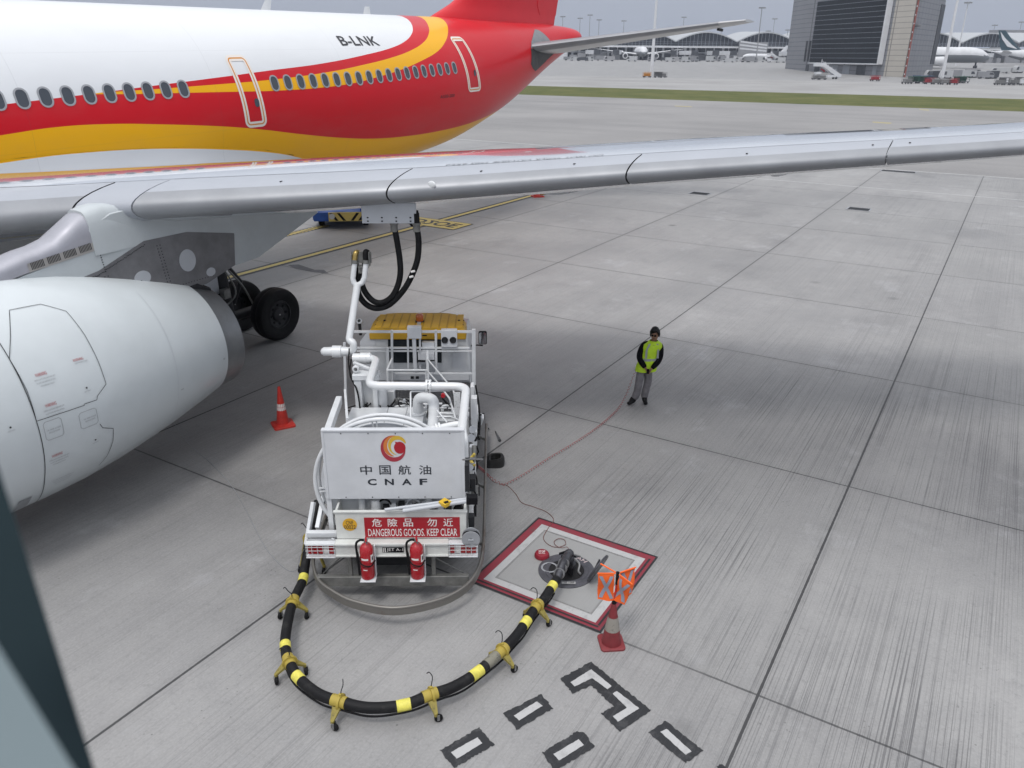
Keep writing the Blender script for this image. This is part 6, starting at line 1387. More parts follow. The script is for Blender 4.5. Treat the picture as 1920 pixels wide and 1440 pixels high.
wire('earth_wire', [(310, 770, .01), (330, 798, .01), (352, 830, .01), (395, 868, .01), (430, 905, .01), (455, 945, .01), (478, 990, .01), (500, 1030, .01), (525, 1058, .01), (545, 1071, .01), (557, 1066, .02), (562, 1045, .2), (570, 1030, .6)], 0.0035, M['grey'], 'thin grey bonding wire trailing from under the engine to the truck corner', 'cable')
mark('repair_patch', 'long dark sealant patch on the slab beyond the main wheels', [(pxpoly([(540, 497), (560, 496), (590, 506), (607, 506), (616, 513), (590, 511), (553, 504)]), 0, 0)], 0.005, [mat('sealant', (0.11, 0.11, 0.12), 0.7, var=0.3)], 'ground patch')
# ---------------------------------------------------------------- blue loader and chock beyond the wing
bl = empty('loader', tuple(gp(645, 427)), rad(8), label='blue low airport loader with a hazard striped bumper, half hidden by the wing', cat='loader')
mb = MB(); mb.loft([[Vector(p) for p in ((-1.25, -0.3, .35), (1.15, -.3, .35), (1.15, 4.5, .35), (-1.25, 4.5, .35))], [Vector(p) for p in ((-1.3, -.3, .75), (1.2, -.3, .75), (1.2, 4.5, .75), (-1.3, 4.5, .75))]]); mb.bb((-1.3, -.1, .75), (-1.1, 4.5, 1.35)); mb.bb((0.75, -.1, .75), (1.2, 4.5, 1.45)); mb.bb((-1.0, 1.0, .75), (0.7, 4.4, .95)); mb.bb((-1.35, 0.3, 0.3), (-1.2, 1.2, 1.0))
blue = mat('loader blue', (0.015, 0.07, 0.30), 0.4, var=0.25, vscale=3); mb.build('body', blue, bl, bevel=0.03)
mb = MB(); mb.bb((-0.6, -.38, .36), (1.15, -.31, .74), 0)
for i in range(4):
    x = -0.30 + i * 0.32; s_ = 1 if i < 2 else -1
    mb.add([(x, -.385, .38), (x + .13, -.385, .38), (x + .13 - s_ * .26, -.385, .72), (x - s_ * .26, -.385, .72)], [(0, 1, 2, 3)], 1, False)
mb.build('bumper', [M['pyellow'], M['matblack']], bl)
mb = MB()
for x in (-0.45, 0.95): mb.lathe([(0, 0), (0.12, 0), (0.12, 0.03), (0, 0.03)], 16, 0, (x, -.40, .58), (0, -1, 0))
mb.build('lamp', M['lgrey'], bl)
for x in (-1.0, 0.95):
    for y in (0.6, 3.6): MB().lathe([(0, -.12), (.3, -.12), (.33, -.08), (.33, .08), (.3, .12), (0, .12)], 20, 0, (x, y, .33), (1, 0, 0)).build('wheel', M['black'], bl)
mb = MB()
for x in (-1.1, 0.6): mb.cyl((x, 0.6, .9), (x, 0.6, 1.7), .04, 8); mb.cyl((x, 3.4, .9), (x, 3.4, 1.7), .04, 8)
mb.box((-0.15, -.12, .95), (0.4, .06, .22)); mb.build('fittings', M['dark'], bl)
ck = empty('wheel_chock', tuple(gp(1008, 369)), rad(20), label='small red chock marker with a yellow end at the tip of the guide line', cat='chock')
mb = MB(); mb.loft([[Vector((x * 1.0, y, z)) for x, y in ((-.3, -.25), (.3, -.25), (.3, .25), (-.3, .25))] for z in (0, .06)]); mb.lathe([(.2, .06), (.16, .2), (.13, .3), (0, .3)], 20, 0, (-.06, 0, 0)); mb.build('body', M['coner'], ck); MB().lathe([(0, 0), (.13, 0), (.13, .28), (0, .28)], 18, 0, (.16, 0, .2), (1, 0, .1)).build('end', M['dullyel'], ck)
# ---------------------------------------------------------------- the worker
def skin(name, nodes, edges, root, m, parent, sub=2, flat=None):
    """one continuous surface grown round a jointed skeleton: nodes key -> (x, y, z, rx, ry)"""
    bm = bmesh.new(); lay = bm.verts.layers.skin.verify(); V = {}
    for k, n in nodes.items():
        v = bm.verts.new(n[:3]); v[lay].radius = (n[3], n[4] if len(n) > 4 else n[3]); v[lay].use_root = (k == root); V[k] = v
    for a, b in edges: bm.edges.new((V[a], V[b]))
    me = bpy.data.meshes.new(name); bm.to_mesh(me); bm.free(); me.materials.append(m)
    o = bpy.data.objects.new(name, me); C.objects.link(o); o.parent = parent
    s = o.modifiers.new('skin', 'SKIN'); s.use_smooth_shade = True
    d = o.modifiers.new('smooth', 'SUBSURF'); d.levels = sub; d.render_levels = sub
    return o
PF = gp(1196, 756)
man = empty('person', tuple(PF), 0, label='worker in a lime safety vest, black sleeves and grey trousers, hands clasped, watching', cat='person')
SK = mat('skin', (0.26, 0.14, 0.085), 0.5, var=0.1); JK = mat('black jacket', (0.005, 0.005, 0.007), 0.85, spec=0.1, bump=0.3, bscale=30); TR = mat('grey trousers', (0.20, 0.19, 0.20), 0.8, var=0.35, vscale=7, bump=0.5, bscale=14); VS = mat('lime vest', (0.50, 0.74, 0.02), 0.55, var=0.14, vscale=9, bump=0.4, bscale=12); RF = mat('vest reflective tape', (0.30, 0.32, 0.33), 0.4); BT = mat('black boots', (0.006, 0.006, 0.007), 0.5, spec=0.2); HA = mat('black hair', (0.008, 0.008, 0.009), 0.6, bump=0.6, bscale=60)
# joints (metres): x to the right of the picture, y away from it, z up; he leans a little to the right
hip, che, nek = (0.10, 0.0, 0.90), (0.19, 0.0, 1.28), (0.245, -0.01, 1.47)
aL, aR = (-0.10, -0.02, 0.09), (0.14, 0.05, 0.09)               # ankles
kL, kR = (-0.025, -0.05, 0.47), (0.185, 0.0, 0.48)
hL, hR = (0.02, 0.0, 0.86), (0.19, 0.0, 0.86)
sL, sR = (0.03, 0.0, 1.38), (0.40, 0.02, 1.37)
eL, eR = (-0.055, -0.05, 1.10), (0.385, -0.06, 1.07)
wL, wR = (0.07, -0.20, 0.915), (0.20, -0.20, 0.90)
body = {'pel': (*hip, .12, .09), 'ab': (0.145, 0, 1.08, .12, .085), 'ch': (*che, .14, .095), 'nk': (*nek, .055), 'hd0': (0.245, -.04, 1.56, .068, .075), 'hd': (0.245, -.03, 1.64, .078, .092), 'hd1': (0.25, -.015, 1.70, .06, .07),
        'sL': (*sL, .06), 'eL': (*eL, .042), 'wL': (*wL, .028), 'sR': (*sR, .06), 'eR': (*eR, .042), 'wR': (*wR, .028),
        'pL': (0.10, -0.245, 0.885, .034, .018), 'pR': (0.165, -0.235, 0.875, .034, .018),
        'hL': (*hL, .085), 'kL': (*kL, .055), 'aL': (*aL, .038), 'hR': (*hR, .085), 'kR': (*kR, .055), 'aR': (*aR, .038)}
be = [('pel', 'ab'), ('ab', 'ch'), ('ch', 'nk'), ('nk', 'hd0'), ('hd0', 'hd'), ('hd', 'hd1'), ('ch', 'sL'), ('sL', 'eL'), ('eL', 'wL'), ('wL', 'pL'), ('ch', 'sR'), ('sR', 'eR'), ('eR', 'wR'), ('wR', 'pR'), ('pel', 'hL'), ('hL', 'kL'), ('kL', 'aL'), ('pel', 'hR'), ('hR', 'kR'), ('kR', 'aR')]
for s_, base, dr in (('L', (0.10, -0.245, 0.885), (0.55, -.10, -.55)), ('R', (0.165, -0.235, 0.875), (-0.45, -.12, -.65))):
    d = Vector(dr).normalized(); acr = Vector((0.2, -0.3, 0.9) if s_ == 'L' else (-0.2, -0.3, 0.9)).cross(d).normalized()
    for k in range(4):
        b0 = Vector(base) + d * 0.02 + acr * (k - 1.5) * 0.019; L_ = (0.072, 0.082, 0.078, 0.062)[k]; crl = Vector((0, 0.035, -0.015))
        body[f'f{s_}{k}a'] = (*b0, .0095); body[f'f{s_}{k}b'] = (*(b0 + d * L_ * .5), .0088); body[f'f{s_}{k}c'] = (*(b0 + d * L_ + crl * .4), .0075)
        be += [(f'p{s_}', f'f{s_}{k}a'), (f'f{s_}{k}a', f'f{s_}{k}b'), (f'f{s_}{k}b', f'f{s_}{k}c')]
    tb_ = Vector(base) + acr * (-0.035 if s_ == 'L' else 0.035) - d * 0.02; body[f't{s_}a'] = (*tb_, .011); body[f't{s_}b'] = (*(tb_ + d * .035 + acr * (-.008)), .0095); be += [(f'p{s_}', f't{s_}a'), (f't{s_}a', f't{s_}b')]
bd = skin('body', body, be, 'pel', SK, man)
face = MB(); hc = Vector((0.245, -.04, 1.615))                  # head turned to the left of the picture
fd = Vector((-0.42, -0.9, -0.10)).normalized(); fs_ = Vector((fd.y, -fd.x, 0)).normalized() * -1
up_ = fs_.cross(fd) * -1
if up_.z < 0: up_ = -up_
nb = MB(); nb.loft([[hc + fd * (0.078 + a * .0) + fs_ * x * w_ + up_ * z for x in (-1, 0, 1)] + [hc + fd * (0.078 + dd) + up_ * z] for z, w_, dd in ((0.02, .006, .010), (-0.005, .010, .022), (-0.022, .016, .034), (-0.032, .014, .012)) for a in (0,)]); nb.build('nose', SK, bd)
eb = MB()
for s_ in (-1, 1): eb.ball(hc + fd * 0.074 + fs_ * s_ * 0.031 + up_ * 0.012, 0.021, 10, 0, (1.3, 0.8, .85)); eb.beam(hc + fd * 0.082 + fs_ * s_ * 0.016 + up_ * 0.030, hc + fd * 0.076 + fs_ * s_ * 0.048 + up_ * 0.032, 0.008, 0.007, 0)
eb.build('eyes', M['matblack'], bd)
mb = MB(); mb.beam(hc + fd * 0.078 + fs_ * 0.022 - up_ * 0.052, hc + fd * 0.078 - fs_ * 0.022 - up_ * 0.052, 0.010, 0.008); mb.build('mouth', mat('lips', (0.16, 0.06, 0.05), 0.5), bd)
er = MB()
for s_ in (-1, 1): er.ball(hc + fs_ * s_ * 0.080 + up_ * 0.0 - fd * .005, 0.026, 10, 0, (0.5, 0.8, 1.2))
er.build('ears', SK, bd)
hr = MB(); rings = []
for i in range(9):                                              # cropped hair: cap over the skull, open at the face
    ph = rad(4 + i * 14); ring = []
    for j in range(26):
        a = 2 * PI * j / 26; dv = fs_ * math.cos(a) - fd * math.sin(a); front = max(0.0, -math.sin(a)); lim = ph if front < 0.25 else min(ph, rad(70 - 14 * front))
        ring.append(hc + Vector((0, 0, 0.03)) - fd * 0.012 + (dv * math.sin(lim) * 0.112 + up_ * math.cos(lim) * 0.160) * (1 + 0.035 * math.sin(j * 5.1 + i * 2.3)))
    rings.append(ring)
hr.loft(rings); hr.build('hair', HA, bd, ang=80)
# trousers
tn = {'pel': (*hip, .155, .115), 'w': (0.115, 0, 1.0, .15, .11), 'hL': (*hL, .105, .105), 'mL': (0.0, -.03, .66, .098, .10), 'kL': (*kL, .088), 'cL': (-.035, -.03, .28, .086, .09), 'aL': (aL[0], aL[1], .10, .078, .085), 'hR': (*hR, .105, .105), 'mR': (0.185, 0, .66, .098, .10), 'kR': (*kR, .088), 'cR': (.15, .03, .28, .086, .09), 'aR': (aR[0], aR[1], .10, .078, .085)}
skin('trousers', tn, [('w', 'pel'), ('pel', 'hL'), ('hL', 'mL'), ('mL', 'kL'), ('kL', 'cL'), ('cL', 'aL'), ('pel', 'hR'), ('hR', 'mR'), ('mR', 'kR'), ('kR', 'cR'), ('cR', 'aR')], 'pel', TR, man)
# jacket with sleeves
jn = {'w': (0.115, 0, .98, .14, .105), 'ab': (0.145, 0, 1.10, .145, .105), 'ch': (*che, .165, .115), 'up': (0.225, 0, 1.39, .10, .085), 'nk': (0.24, -.005, 1.475, .068, .07), 'sL': (sL[0], sL[1], sL[2], .084), 'uL': (-.02, -.02, 1.24, .086), 'eL': (*eL, .080), 'fL': (0.0, -.13, 1.01, .070), 'wL': (*wL, .050), 'sR': (*sR, .084), 'uR': (.40, -.01, 1.22, .086), 'eR': (*eR, .080), 'fR': (.30, -.14, .985, .070), 'wR': (*wR, .046)}
skin('jacket', jn, [('w', 'ab'), ('ab', 'ch'), ('ch', 'up'), ('up', 'nk'), ('up', 'sL'), ('sL', 'uL'), ('uL', 'eL'), ('eL', 'fL'), ('fL', 'wL'), ('up', 'sR'), ('sR', 'uR'), ('uR', 'eR'), ('eR', 'fR'), ('fR', 'wR')], 'ch', JK, man)
# vest: open tube following the trunk, flared at the hem
mb = MB(); rings = []
rows = [(0.80, .115, .235, .175), (0.90, .125, .225, .165), (1.02, .14, .205, .150), (1.14, .16, .195, .145), (1.26, .185, .195, .145), (1.34, .205, .222, .160), (1.41, .22, .205, .146), (1.455, .235, .13, .112), (1.485, .24, .085, .085)]
def vrow(z, cx, rx, ry, n=40, g=0.0): return [Vector((cx + (rx + g) * math.copysign(abs(math.cos(a)) ** .85, math.cos(a)) + 0.006 * math.sin(5 * a + z * 30), -0.01 + (ry + g) * math.sin(a) + 0.006 * math.sin(7 * a + z * 22), z + 0.012 * math.cos(a) * (z < .95))) for a in [2 * PI * k / n for k in range(n)]]
mb.loft([vrow(*r) for r in rows], caps=False); vest = mb.build('vest', VS, man, ang=80, fixn=True)
mb = MB(); mb.loft([vrow(z, cx, rx, ry, 40, .004) for z, cx, rx, ry in ((1.055, .147, .203, .149), (1.085, .152, .2, .148), (1.11, .156, .198, .147))], caps=False); mb.build('reflective_band', RF, vest)
mb = MB()
for x0 in (0.075, 0.325):
    vs = []
    for i in range(12):
        z = 1.12 + 0.33 * i / 11; k = 0.158 - 0.03 * max(0, (z - 1.28) / .17) ** 1.5; xx = x0 + (0.24 - x0) * 0.35 * max(0, (z - 1.30) / .15); 
        vs += [(xx - .022, -0.012 - k * math.sqrt(max(.05, 1 - ((xx - .19) / .21) ** 2)) - .012, z), (xx + .022, -0.012 - k * math.sqrt(max(.05, 1 - ((xx - .19) / .21) ** 2)) - .012, z)]
    mb.add(vs, [(2 * i, 2 * i + 1, 2 * i + 3, 2 * i + 2) for i in range(11)], 0)
mb.build('shoulder_tape', RF, vest, fixn=False)
# boots
for nm, (ax, ay, _), tx, ty in (('L', aL, -0.15, -0.12), ('R', aR, 0.02, -0.2)):
    d = Vector((tx, ty, 0)).normalized()
    skin('boot', {'t': (ax, ay, .20, .062), 'a': (ax, ay, .10, .062), 'h': (ax - d.x * .05, ay - d.y * .05, .05, .05), 'm': (ax + d.x * .10, ay + d.y * .10, .055, .052, .045), 'e': (ax + d.x * .19, ay + d.y * .19, .045, .045, .036)}, [('t', 'a'), ('a', 'h'), ('a', 'm'), ('m', 'e')], 'a', BT, man)
mb = MB(); mb.box((0.115, -.275, .87), (.05, .04, .10)); mb.build('held_switch', M['matblack'], man)
# ---------------------------------------------------------------- far side of the airfield
def fx(px, Y): return far(px, Y).x
def sc(px, Y):                                         # metres per photo pixel at depth Y
    return (far(px + 1, Y, 0.0) - far(px, Y, 0.0)).x
fglass = mat('terminal glass', (0.025, 0.033, 0.05), 0.3, spec=0.2, var=0.3, vscale=0.12)
froof = mat('terminal roof', (0.42, 0.435, 0.45), 0.5)
fwhite = mat('far white', (0.66, 0.67, 0.69), 0.45, var=0.1, vscale=0.4)
fgrey = mat('far grey cladding', (0.27, 0.275, 0.29), 0.5, var=0.15, vscale=0.2)
fdark = mat('far dark', (0.05, 0.055, 0.065), 0.6, var=0.3, vscale=0.5)
fmull = mat('mullion', (0.30, 0.32, 0.35), 0.5)
# terminal with its row of shallow vaults
TY = 655.0
term = empty('terminal', tuple(far(1320, TY)), 0, label='long glass terminal with a wave roof of shallow white vaults across the airfield', cat='terminal building')
TO_ = far(1320, TY)
val = [1157, 1262.5, 1376, 1484, 1588, 1690, 1792, 1896, 2000, 2105]; hv, hp_ = 78, 60.5
for a, b in zip(val, val[1:]):
    xa, xb = fx(a, TY) - TO_.x, fx(b, TY) - TO_.x; lo = a < 1157; 
    zv = zat((a + b) / 2, hv + (0.006 * (((a + b) / 2) - 1320)) - (1 if a > 1700 else 0), TY) - TO_.z; zp = zat((a + b) / 2, hp_ + 0.004 * ((a + b) / 2 - 1320), TY) - TO_.z; zb_ = zat((a + b) / 2, 88, TY) - TO_.z
    n = 18; arc = [(xa + (xb - xa) * i / n, zv + (zp - zv) * math.sin(PI * i / n) ** 0.95 * (1.0)) for i in range(n + 1)]
    mb = MB(); mb.loft([[Vector((x, y, z + (0.9 if top else 0.0) + s_)) for x, z in arc] for y, s_, top in ((-4, -0.5, 0), (-4, 0.4, 0), (8, 0.8, 0), (60, 2.2, 0))], caps=False, closed_ring=False)
    rf = mb.build('vault_roof', froof, term, ang=60)
    g = MB(); g.add([Vector((x, 0, z)) for x, z in arc] + [Vector((xb, 0, zb_)), Vector((xa, 0, zb_))], [tuple(range(n + 3))], 0, False); gl = g.build('gable_glazing', fglass, term)
    ml = MB(); k = 16
    for i in range(1, k): x = xa + (xb - xa) * i / k; zt = interp(arc, x); ml.bb((x - .14, -.25, zb_), (x + .14, -.02, zt))
    for j in range(1, 5): z = zb_ + (zv - zb_) * j / 3.2; inset = 0; ml.bb((xa + (xb - xa) * (0.0 if z < zv else 0.5 - 0.5 * math.acos(min(1, (z - zv) / (zp - zv))) / (PI / 2) * 1.0 + 0.0) , -.25, z - .1), (xb - (xb - xa) * (0.0 if z < zv else 0.5 - 0.5 * math.acos(min(1, (z - zv) / (zp - zv))) / (PI / 2)), -.02, z + .1)) if z < zv else None
    ml.build('mullions', fmull, gl)
x0, x1 = fx(1030, TY) - TO_.x, fx(2110, TY) - TO_.x; z88, z98 = zat(1350, 89, TY) - TO_.z, zat(1350, 99, TY) - TO_.z
mb = MB(); mb.bb((x0, -9, z88 - .5), (x1, 12, z88 + .7)); mb.build('canopy', fwhite, term)
mb = MB(); mb.bb((x0, -2, 0), (x1, 11, z88 - .5)); mb.build('concourse', fglass, term)
mb = MB()
x = x0
random.seed(11)
while x < x1: 
    w = random.choice((0.5, 0.8, 1.6)); mb.bb((x, -2.6, 0), (x + w, -2.01, z88 - .5)); x += random.uniform(3.5, 7.5)
mb.bb((x0, -3, z98 - .6), (x1, -2.01, z98 + .2)); mb.build('columns', fwhite, term)
x = x0
while x < x1:
    w = random.uniform(5, 14); h = random.uniform(2.5, 7.0)
    if random.random() < 0.75: MB().bb((x, -8, 0), (x + w, -3.2, h)).build('ground_block', random.choice((fdark, fgrey, fgrey, fwhite)), term)
    x += w + random.uniform(0, 4)
def jetbridge(px, Y, rz, L_, label):
    o = empty('jet_bridge', tuple(far(px, Y)), rz, label=label, cat='jet bridge', group='jet bridges at the far terminal')
    MB().bb((-1.4, 0, 3.8), (1.4, L_, 6.6)).build('tunnel', fwhite, o); MB().bb((-1.6, .5, 0), (1.6, 1.5, 3.8)).build('support', fgrey, o); MB().bb((-.5, L_ * .6, 0), (.5, L_ * .6 + 1, 3.8)).build('support', fgrey, o); MB().bb((-2.2, -2.5, 3.6), (2.2, 0, 6.9)).build('cab', fdark, o)
for i, (px, rz, L_) in enumerate(((1118, .2, 24), (1155, -.3, 20), (1262, -.25, 26), (1300, .3, 20), (1340, 0, 22), (1372, .4, 18), (1452, -.2, 22), (1480, .1, 22), (1865, .2, 22))):
    jetbridge(px, 620, rz, L_, ['jet bridge left of the head-on white jet', 'jet bridge nearest the tail cone side of the head-on jet', 'jet bridge just right of the head-on jet', 'jet bridge under the first full roof vault', 'jet bridge in front of the first roof vault centre', 'jet bridge beside the striped banner wall', 'jet bridge right of the parked side-on jet', 'jet bridge next to the glass tower', 'jet bridge behind the big grey jet nose'][i])
# parked jets
def jetliner(px, Y, rz, s, label, belly, fincol, mark_=None):
    o = empty('parked_jet', tuple(far(px, Y)), rz, label=label, cat='airplane'); o.scale = (s, s, s)
    mb = MB(); rr = []
    for y, r, z in ((0, .15, 4.0), (0.6, .9, 4.1), (1.8, 1.7, 4.35), (3.6, 2.4, 4.7), (6, 2.85, 5.0), (9, 3.0, 5.1), (40, 3.0, 5.1), (48, 2.6, 5.5), (55, 1.7, 6.2), (60, .8, 6.8), (62.5, .25, 7.1)):
        rr.append([Vector((r * math.cos(a), y, z + r * math.sin(a))) for a in [2 * PI * k / 24 for k in range(24)]])
    mb.loft(rr)
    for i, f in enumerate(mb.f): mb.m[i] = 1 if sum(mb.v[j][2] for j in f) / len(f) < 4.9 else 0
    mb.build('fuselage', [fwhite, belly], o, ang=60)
    for sg in (-1, 1):
        mb = MB(); mb.loft([[Vector((sg * t, y0 + x, z0 + y)) for x, y in foil(c, .11, 8)] for t, y0, z0, c in ((2, 21, 3.6, 12), (10, 27, 4.6, 8), (31, 42, 7.2, 2.2))]); mb.build('wing', fwhite, o)
        mb = MB(); mb.lathe([(1.2, 0), (1.75, .1), (1.85, 1.2), (1.7, 4), (1.1, 6), (.9, 6), (0, 5.5)], 24, 0, (sg * 10, 21.5, 2.6), (0, 1, 0)); e = mb.build('engine', belly if False else fwhite, o); MB().lathe([(1.62, .25), (.5, .6), (0, .2)], 20, 0, (sg * 10, 21.5, 2.6), (0, 1, 0)).build('fan', fdark, e)
        mb = MB(); mb.loft([[Vector((sg * t, y0 + x, z0 + y)) for x, y in foil(c, .1, 6)] for t, y0, z0, c in ((.5, 53, 6.6, 6), (10.5, 60, 7.6, 2.2))]); mb.build('tailplane', fwhite, o)
    mb = MB(); mb.loft([[Vector((y, y0 + x, z)) for x, y in foil(c, .1, 8)] for z, y0, c in ((7.2, 47.5, 11), (10, 51.5, 8.6), (17.5, 59, 3.6))]); fn = mb.build('fin', fincol, o)
    if mark_:
        for sg in (-1, 1): MB().add([(sg * .52, 51, 8.4), (sg * .54, 56.5, 9.6), (sg * .42, 60, 13.4), (sg * .3, 61.6, 17), (sg * .42, 58.3, 13.6), (sg * .5, 54.5, 10.6)], [(0, 1, 2, 3, 4, 5)], 0, False).build('fin_mark', mark_, fn, fixn=False)
    w = MB(); w.prism([(-1.5, 5.2), (1.5, 5.2), (1.1, 6.0), (-1.1, 6.0)], 2.0, 3.0, lambda u, v, ww: Vector((u * 1.05, ww - (v - 5.2) * -.9, v)), 0); w.build('cockpit_window', fdark, o)
    g = MB(); 
    for x, y in ((0, 5), (-4.5, 31), (4.5, 31)): g.cyl((x, y, 0), (x, y, 3), .35, 8); g.cyl((x - .6, y, .6), (x + .6, y, .6), .62, 14)
    g.build('landing_gear', fdark, o); return o
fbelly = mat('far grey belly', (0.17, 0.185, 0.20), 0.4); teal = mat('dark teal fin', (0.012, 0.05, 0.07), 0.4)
jetliner(1207, 600, rad(-3), 1.12, 'white twin jet seen head-on under the tailplane, by the far terminal', fbelly, fwhite, None)
jetliner(1391, 628, rad(-72), 0.62, 'small white jet parked side-on before the striped terminal wall', fbelly, fwhite, None)
jetliner(1851, 478, rad(86), 1.36, 'large white and grey jet with only its nose half showing beside the glass tower', fbelly, teal, fwhite)
jetliner(2090, 520, rad(84), 1.15, 'white jet cut by the right edge with a dark swept fin', fbelly, teal, fwhite)
jetliner(2125, 570, rad(80), 1.15, 'jet behind with a pale pinkish fin at the right edge', fbelly, mat('pale fin', (0.60, 0.50, 0.55), 0.4), None)
mb = MB(); a, b = far(1383, 640), far(1436, 640); z0, z1 = zat(1410, 97, 640), zat(1410, 79, 640)
mb.bb((0, 0, 0), (b.x - a.x, 1.5, z1 - a.z)); w_ = mb.build('banner_wall', fgrey, None); w_.location = a; tag(w_, 'grey end wall with pale diagonal stripes below the terminal vaults', 'wall')
for k in range(3): MB().add([(0.5, -.06, 8 + 2.4 * k), (b.x - a.x - .5, -.06, 6.4 + 2.0 * k), (b.x - a.x - .5, -.06, 7.4 + 2.0 * k), (0.5, -.06, 9.2 + 2.4 * k)], [(0, 1, 2, 3)], 0, False).build('stripe', fwhite, w_, fixn=False)
# ---- the office tower
tw = empty('control_building', tuple(far(1690, 356)), 0, label='tall grey clad building with a dark banded glass front and a pale curved stair shaft', cat='building')
o0 = far(1690, 356)
def L3(px, Y, z): p = far(px, Y, z); return p - o0
Yl, Yc, Yr = 430.0, 356.0, 400.0
TOPZ = 46.0
A_, B_, C_, D_ = far(1499, Yl, 0) - o0, far(1652, 366, 0) - o0, far(1688, Yc, 0) - o0, far(1746, Yr, 0) - o0
A_.z = B_.z = C_.z = D_.z = 0
back = Vector((0, 24, 0))
mb = MB(); mb.prism([(p.x, p.y) for p in (A_, B_, C_, D_, D_ + back, A_ + back)], 0, TOPZ, lambda u, v, w: Vector((u, v, w)))
panelm = bpy.data.materials.new('clad panels'); panelm.use_nodes = True
def clad(m, base, line):
    nt = m.node_tree; N = nt.nodes; L = nt.links; bs = N['Principled BSDF']; tc = N.new('ShaderNodeTexCoord'); sx = N.new('ShaderNodeSeparateXYZ'); L.new(tc.outputs['Object'], sx.inputs[0])
    a = math_node(N, L, 'LESS_THAN', math_node(N, L, 'PINGPONG', sx.outputs[2], 1.05), 0.10); b = math_node(N, L, 'LESS_THAN', math_node(N, L, 'PINGPONG', sx.outputs[0], 1.7), 0.09)
    n_ = rng(N, L, noise(N, L, tc.outputs['Object'], 0.15, 4), 0.3, 0.7); c = mixc(N, L, n_, base, tuple(x * 1.12 for x in base)); c = mixc(N, L, math_node(N, L, 'MULTIPLY', math_node(N, L, 'MAXIMUM', a, b), 0.8), c, line); L.new(c, bs.inputs['Base Color']); bs.inputs['Roughness'].default_value = 0.5
clad(panelm, (0.20, 0.205, 0.22), (0.06, 0.06, 0.07)); mb.build('wall', panelm, tw)
# pale shaft at the corner
n_ = 12; arc = []
for i in range(n_ + 1):
    u = i / n_; p = B_.lerp(C_, u) + Vector((0.35, -1, 0)).normalized() * (1.2 + 4.4 * math.sin(PI * u)); arc.append(p)
beige = bpy.data.materials.new('pale shaft'); beige.use_nodes = True; clad(beige, (0.45, 0.42, 0.37), (0.16, 0.15, 0.14))
mb = MB(); mb.loft([[p + Vector((0, 0, z)) for p in arc] + [C_ + back * .1 + Vector((0, 0, z)), B_ + back * .1 + Vector((0, 0, z))] for z in (0, TOPZ)]); mb.build('stair_shaft', beige, tw)
mb = MB(); p = arc[-1] + Vector((.5, -.6, 0)); mb.bb((p.x - .22, p.y - .4, 0), (p.x + .22, p.y + .6, TOPZ), 0); 
for k in range(14): mb.bb((p.x - .5, p.y - .55, 1.0 + k * 3.2), (p.x - .2, p.y - .3, 1.5 + k * 3.2), 1)
mb.build('ladder_spine', [mat('red oxide', (0.26, 0.07, 0.05), 0.6), fwhite], tw)
# glazed block standing proud of the left face
d_ = (B_ - A_).normalized(); nrm = Vector((d_.y, -d_.x, 0)); 
if nrm.y > 0: nrm = -nrm
L_ = (B_ - A_).length; g0, g1 = A_ + d_ * L_ * 0.17 + nrm * 2.2, A_ + d_ * L_ * 0.985 + nrm * 2.2
zb_, zt_ = 5.2, 32.0
def quadbox(p, q, th, z0, z1): return [Vector((p.x, p.y, z0)), Vector((q.x, q.y, z0)), Vector((q.x, q.y, z1)), Vector((p.x, p.y, z1))] + [Vector((p.x, p.y, z0)) - nrm * th, Vector((q.x, q.y, z0)) - nrm * th, Vector((q.x, q.y, z1)) - nrm * th, Vector((p.x, p.y, z1)) - nrm * th]
BF = [(0, 1, 2, 3), (4, 7, 6, 5), (0, 4, 5, 1), (1, 5, 6, 2), (2, 6, 7, 3), (3, 7, 4, 0)]
gb = MB().add(quadbox(g0, g1, 2.2, zb_, zt_), BF, 0, False).build('glazed_front', mat('tower glass', (0.008, 0.012, 0.018), 0.3, spec=0.10, var=0.4, vscale=0.3), tw)
mb = MB()
for k in range(14):
    z = zb_ + k * (zt_ - zb_) / 13.0; mb.add(quadbox(g0 + nrm * .25, g1 + nrm * .25, .2, z - .09, z + .09), BF, 0, False)
mb.build('transom', mat('transom', (0.16, 0.175, 0.20), 0.4), gb)
mb = MB(); mb.add(quadbox(g1 + nrm * .4, g1 + d_ * .7 + nrm * .4, 2.4, zb_ - .4, zt_ + .4), BF, 0, False); mb.add(quadbox(g0 + nrm * .4, g1 + nrm * .4, .5, zb_ - .5, zb_ - .1), BF, 0, False); mb.build('edge_trim', fwhite, gb)
mb = MB(); mb.add(quadbox(A_ + d_ * L_ * .3 + nrm * 1.5, A_ + d_ * L_ * .97 + nrm * 1.5, 1.4, zt_ + 1.5, zt_ + 9), BF, 0, False); mb.build('upper_glazing', fdark, tw)
for u0, u1, m_ in ((.08, .12, 0), (.20, .26, 0), (.40, .50, 1), (.56, .64, 1), (.72, .82, 0), (.90, .94, 1)): MB().add(quadbox(A_ + d_ * L_ * u0 + nrm * .15, A_ + d_ * L_ * u1 + nrm * .15, .14, 0, 4.2), BF, 0, False).build('door', (fdark, fmull)[m_], tw)
for u in (0.055, 0.10): 
    mb = MB(); p = A_ + d_ * L_ * u + nrm * .25; mb.bb((p.x - .5, p.y - .2, 5.5), (p.x + .5, p.y + .3, 15)); mb.build('louvre_strip', fdark, tw)
mb = MB(); d2 = (D_ - C_).normalized(); n2 = Vector((d2.y, -d2.x, 0)); n2 = n2 if n2.y < 0 else -n2; p, q = C_ + d2 * (D_ - C_).length * .87 + n2 * .3, D_ + n2 * .3
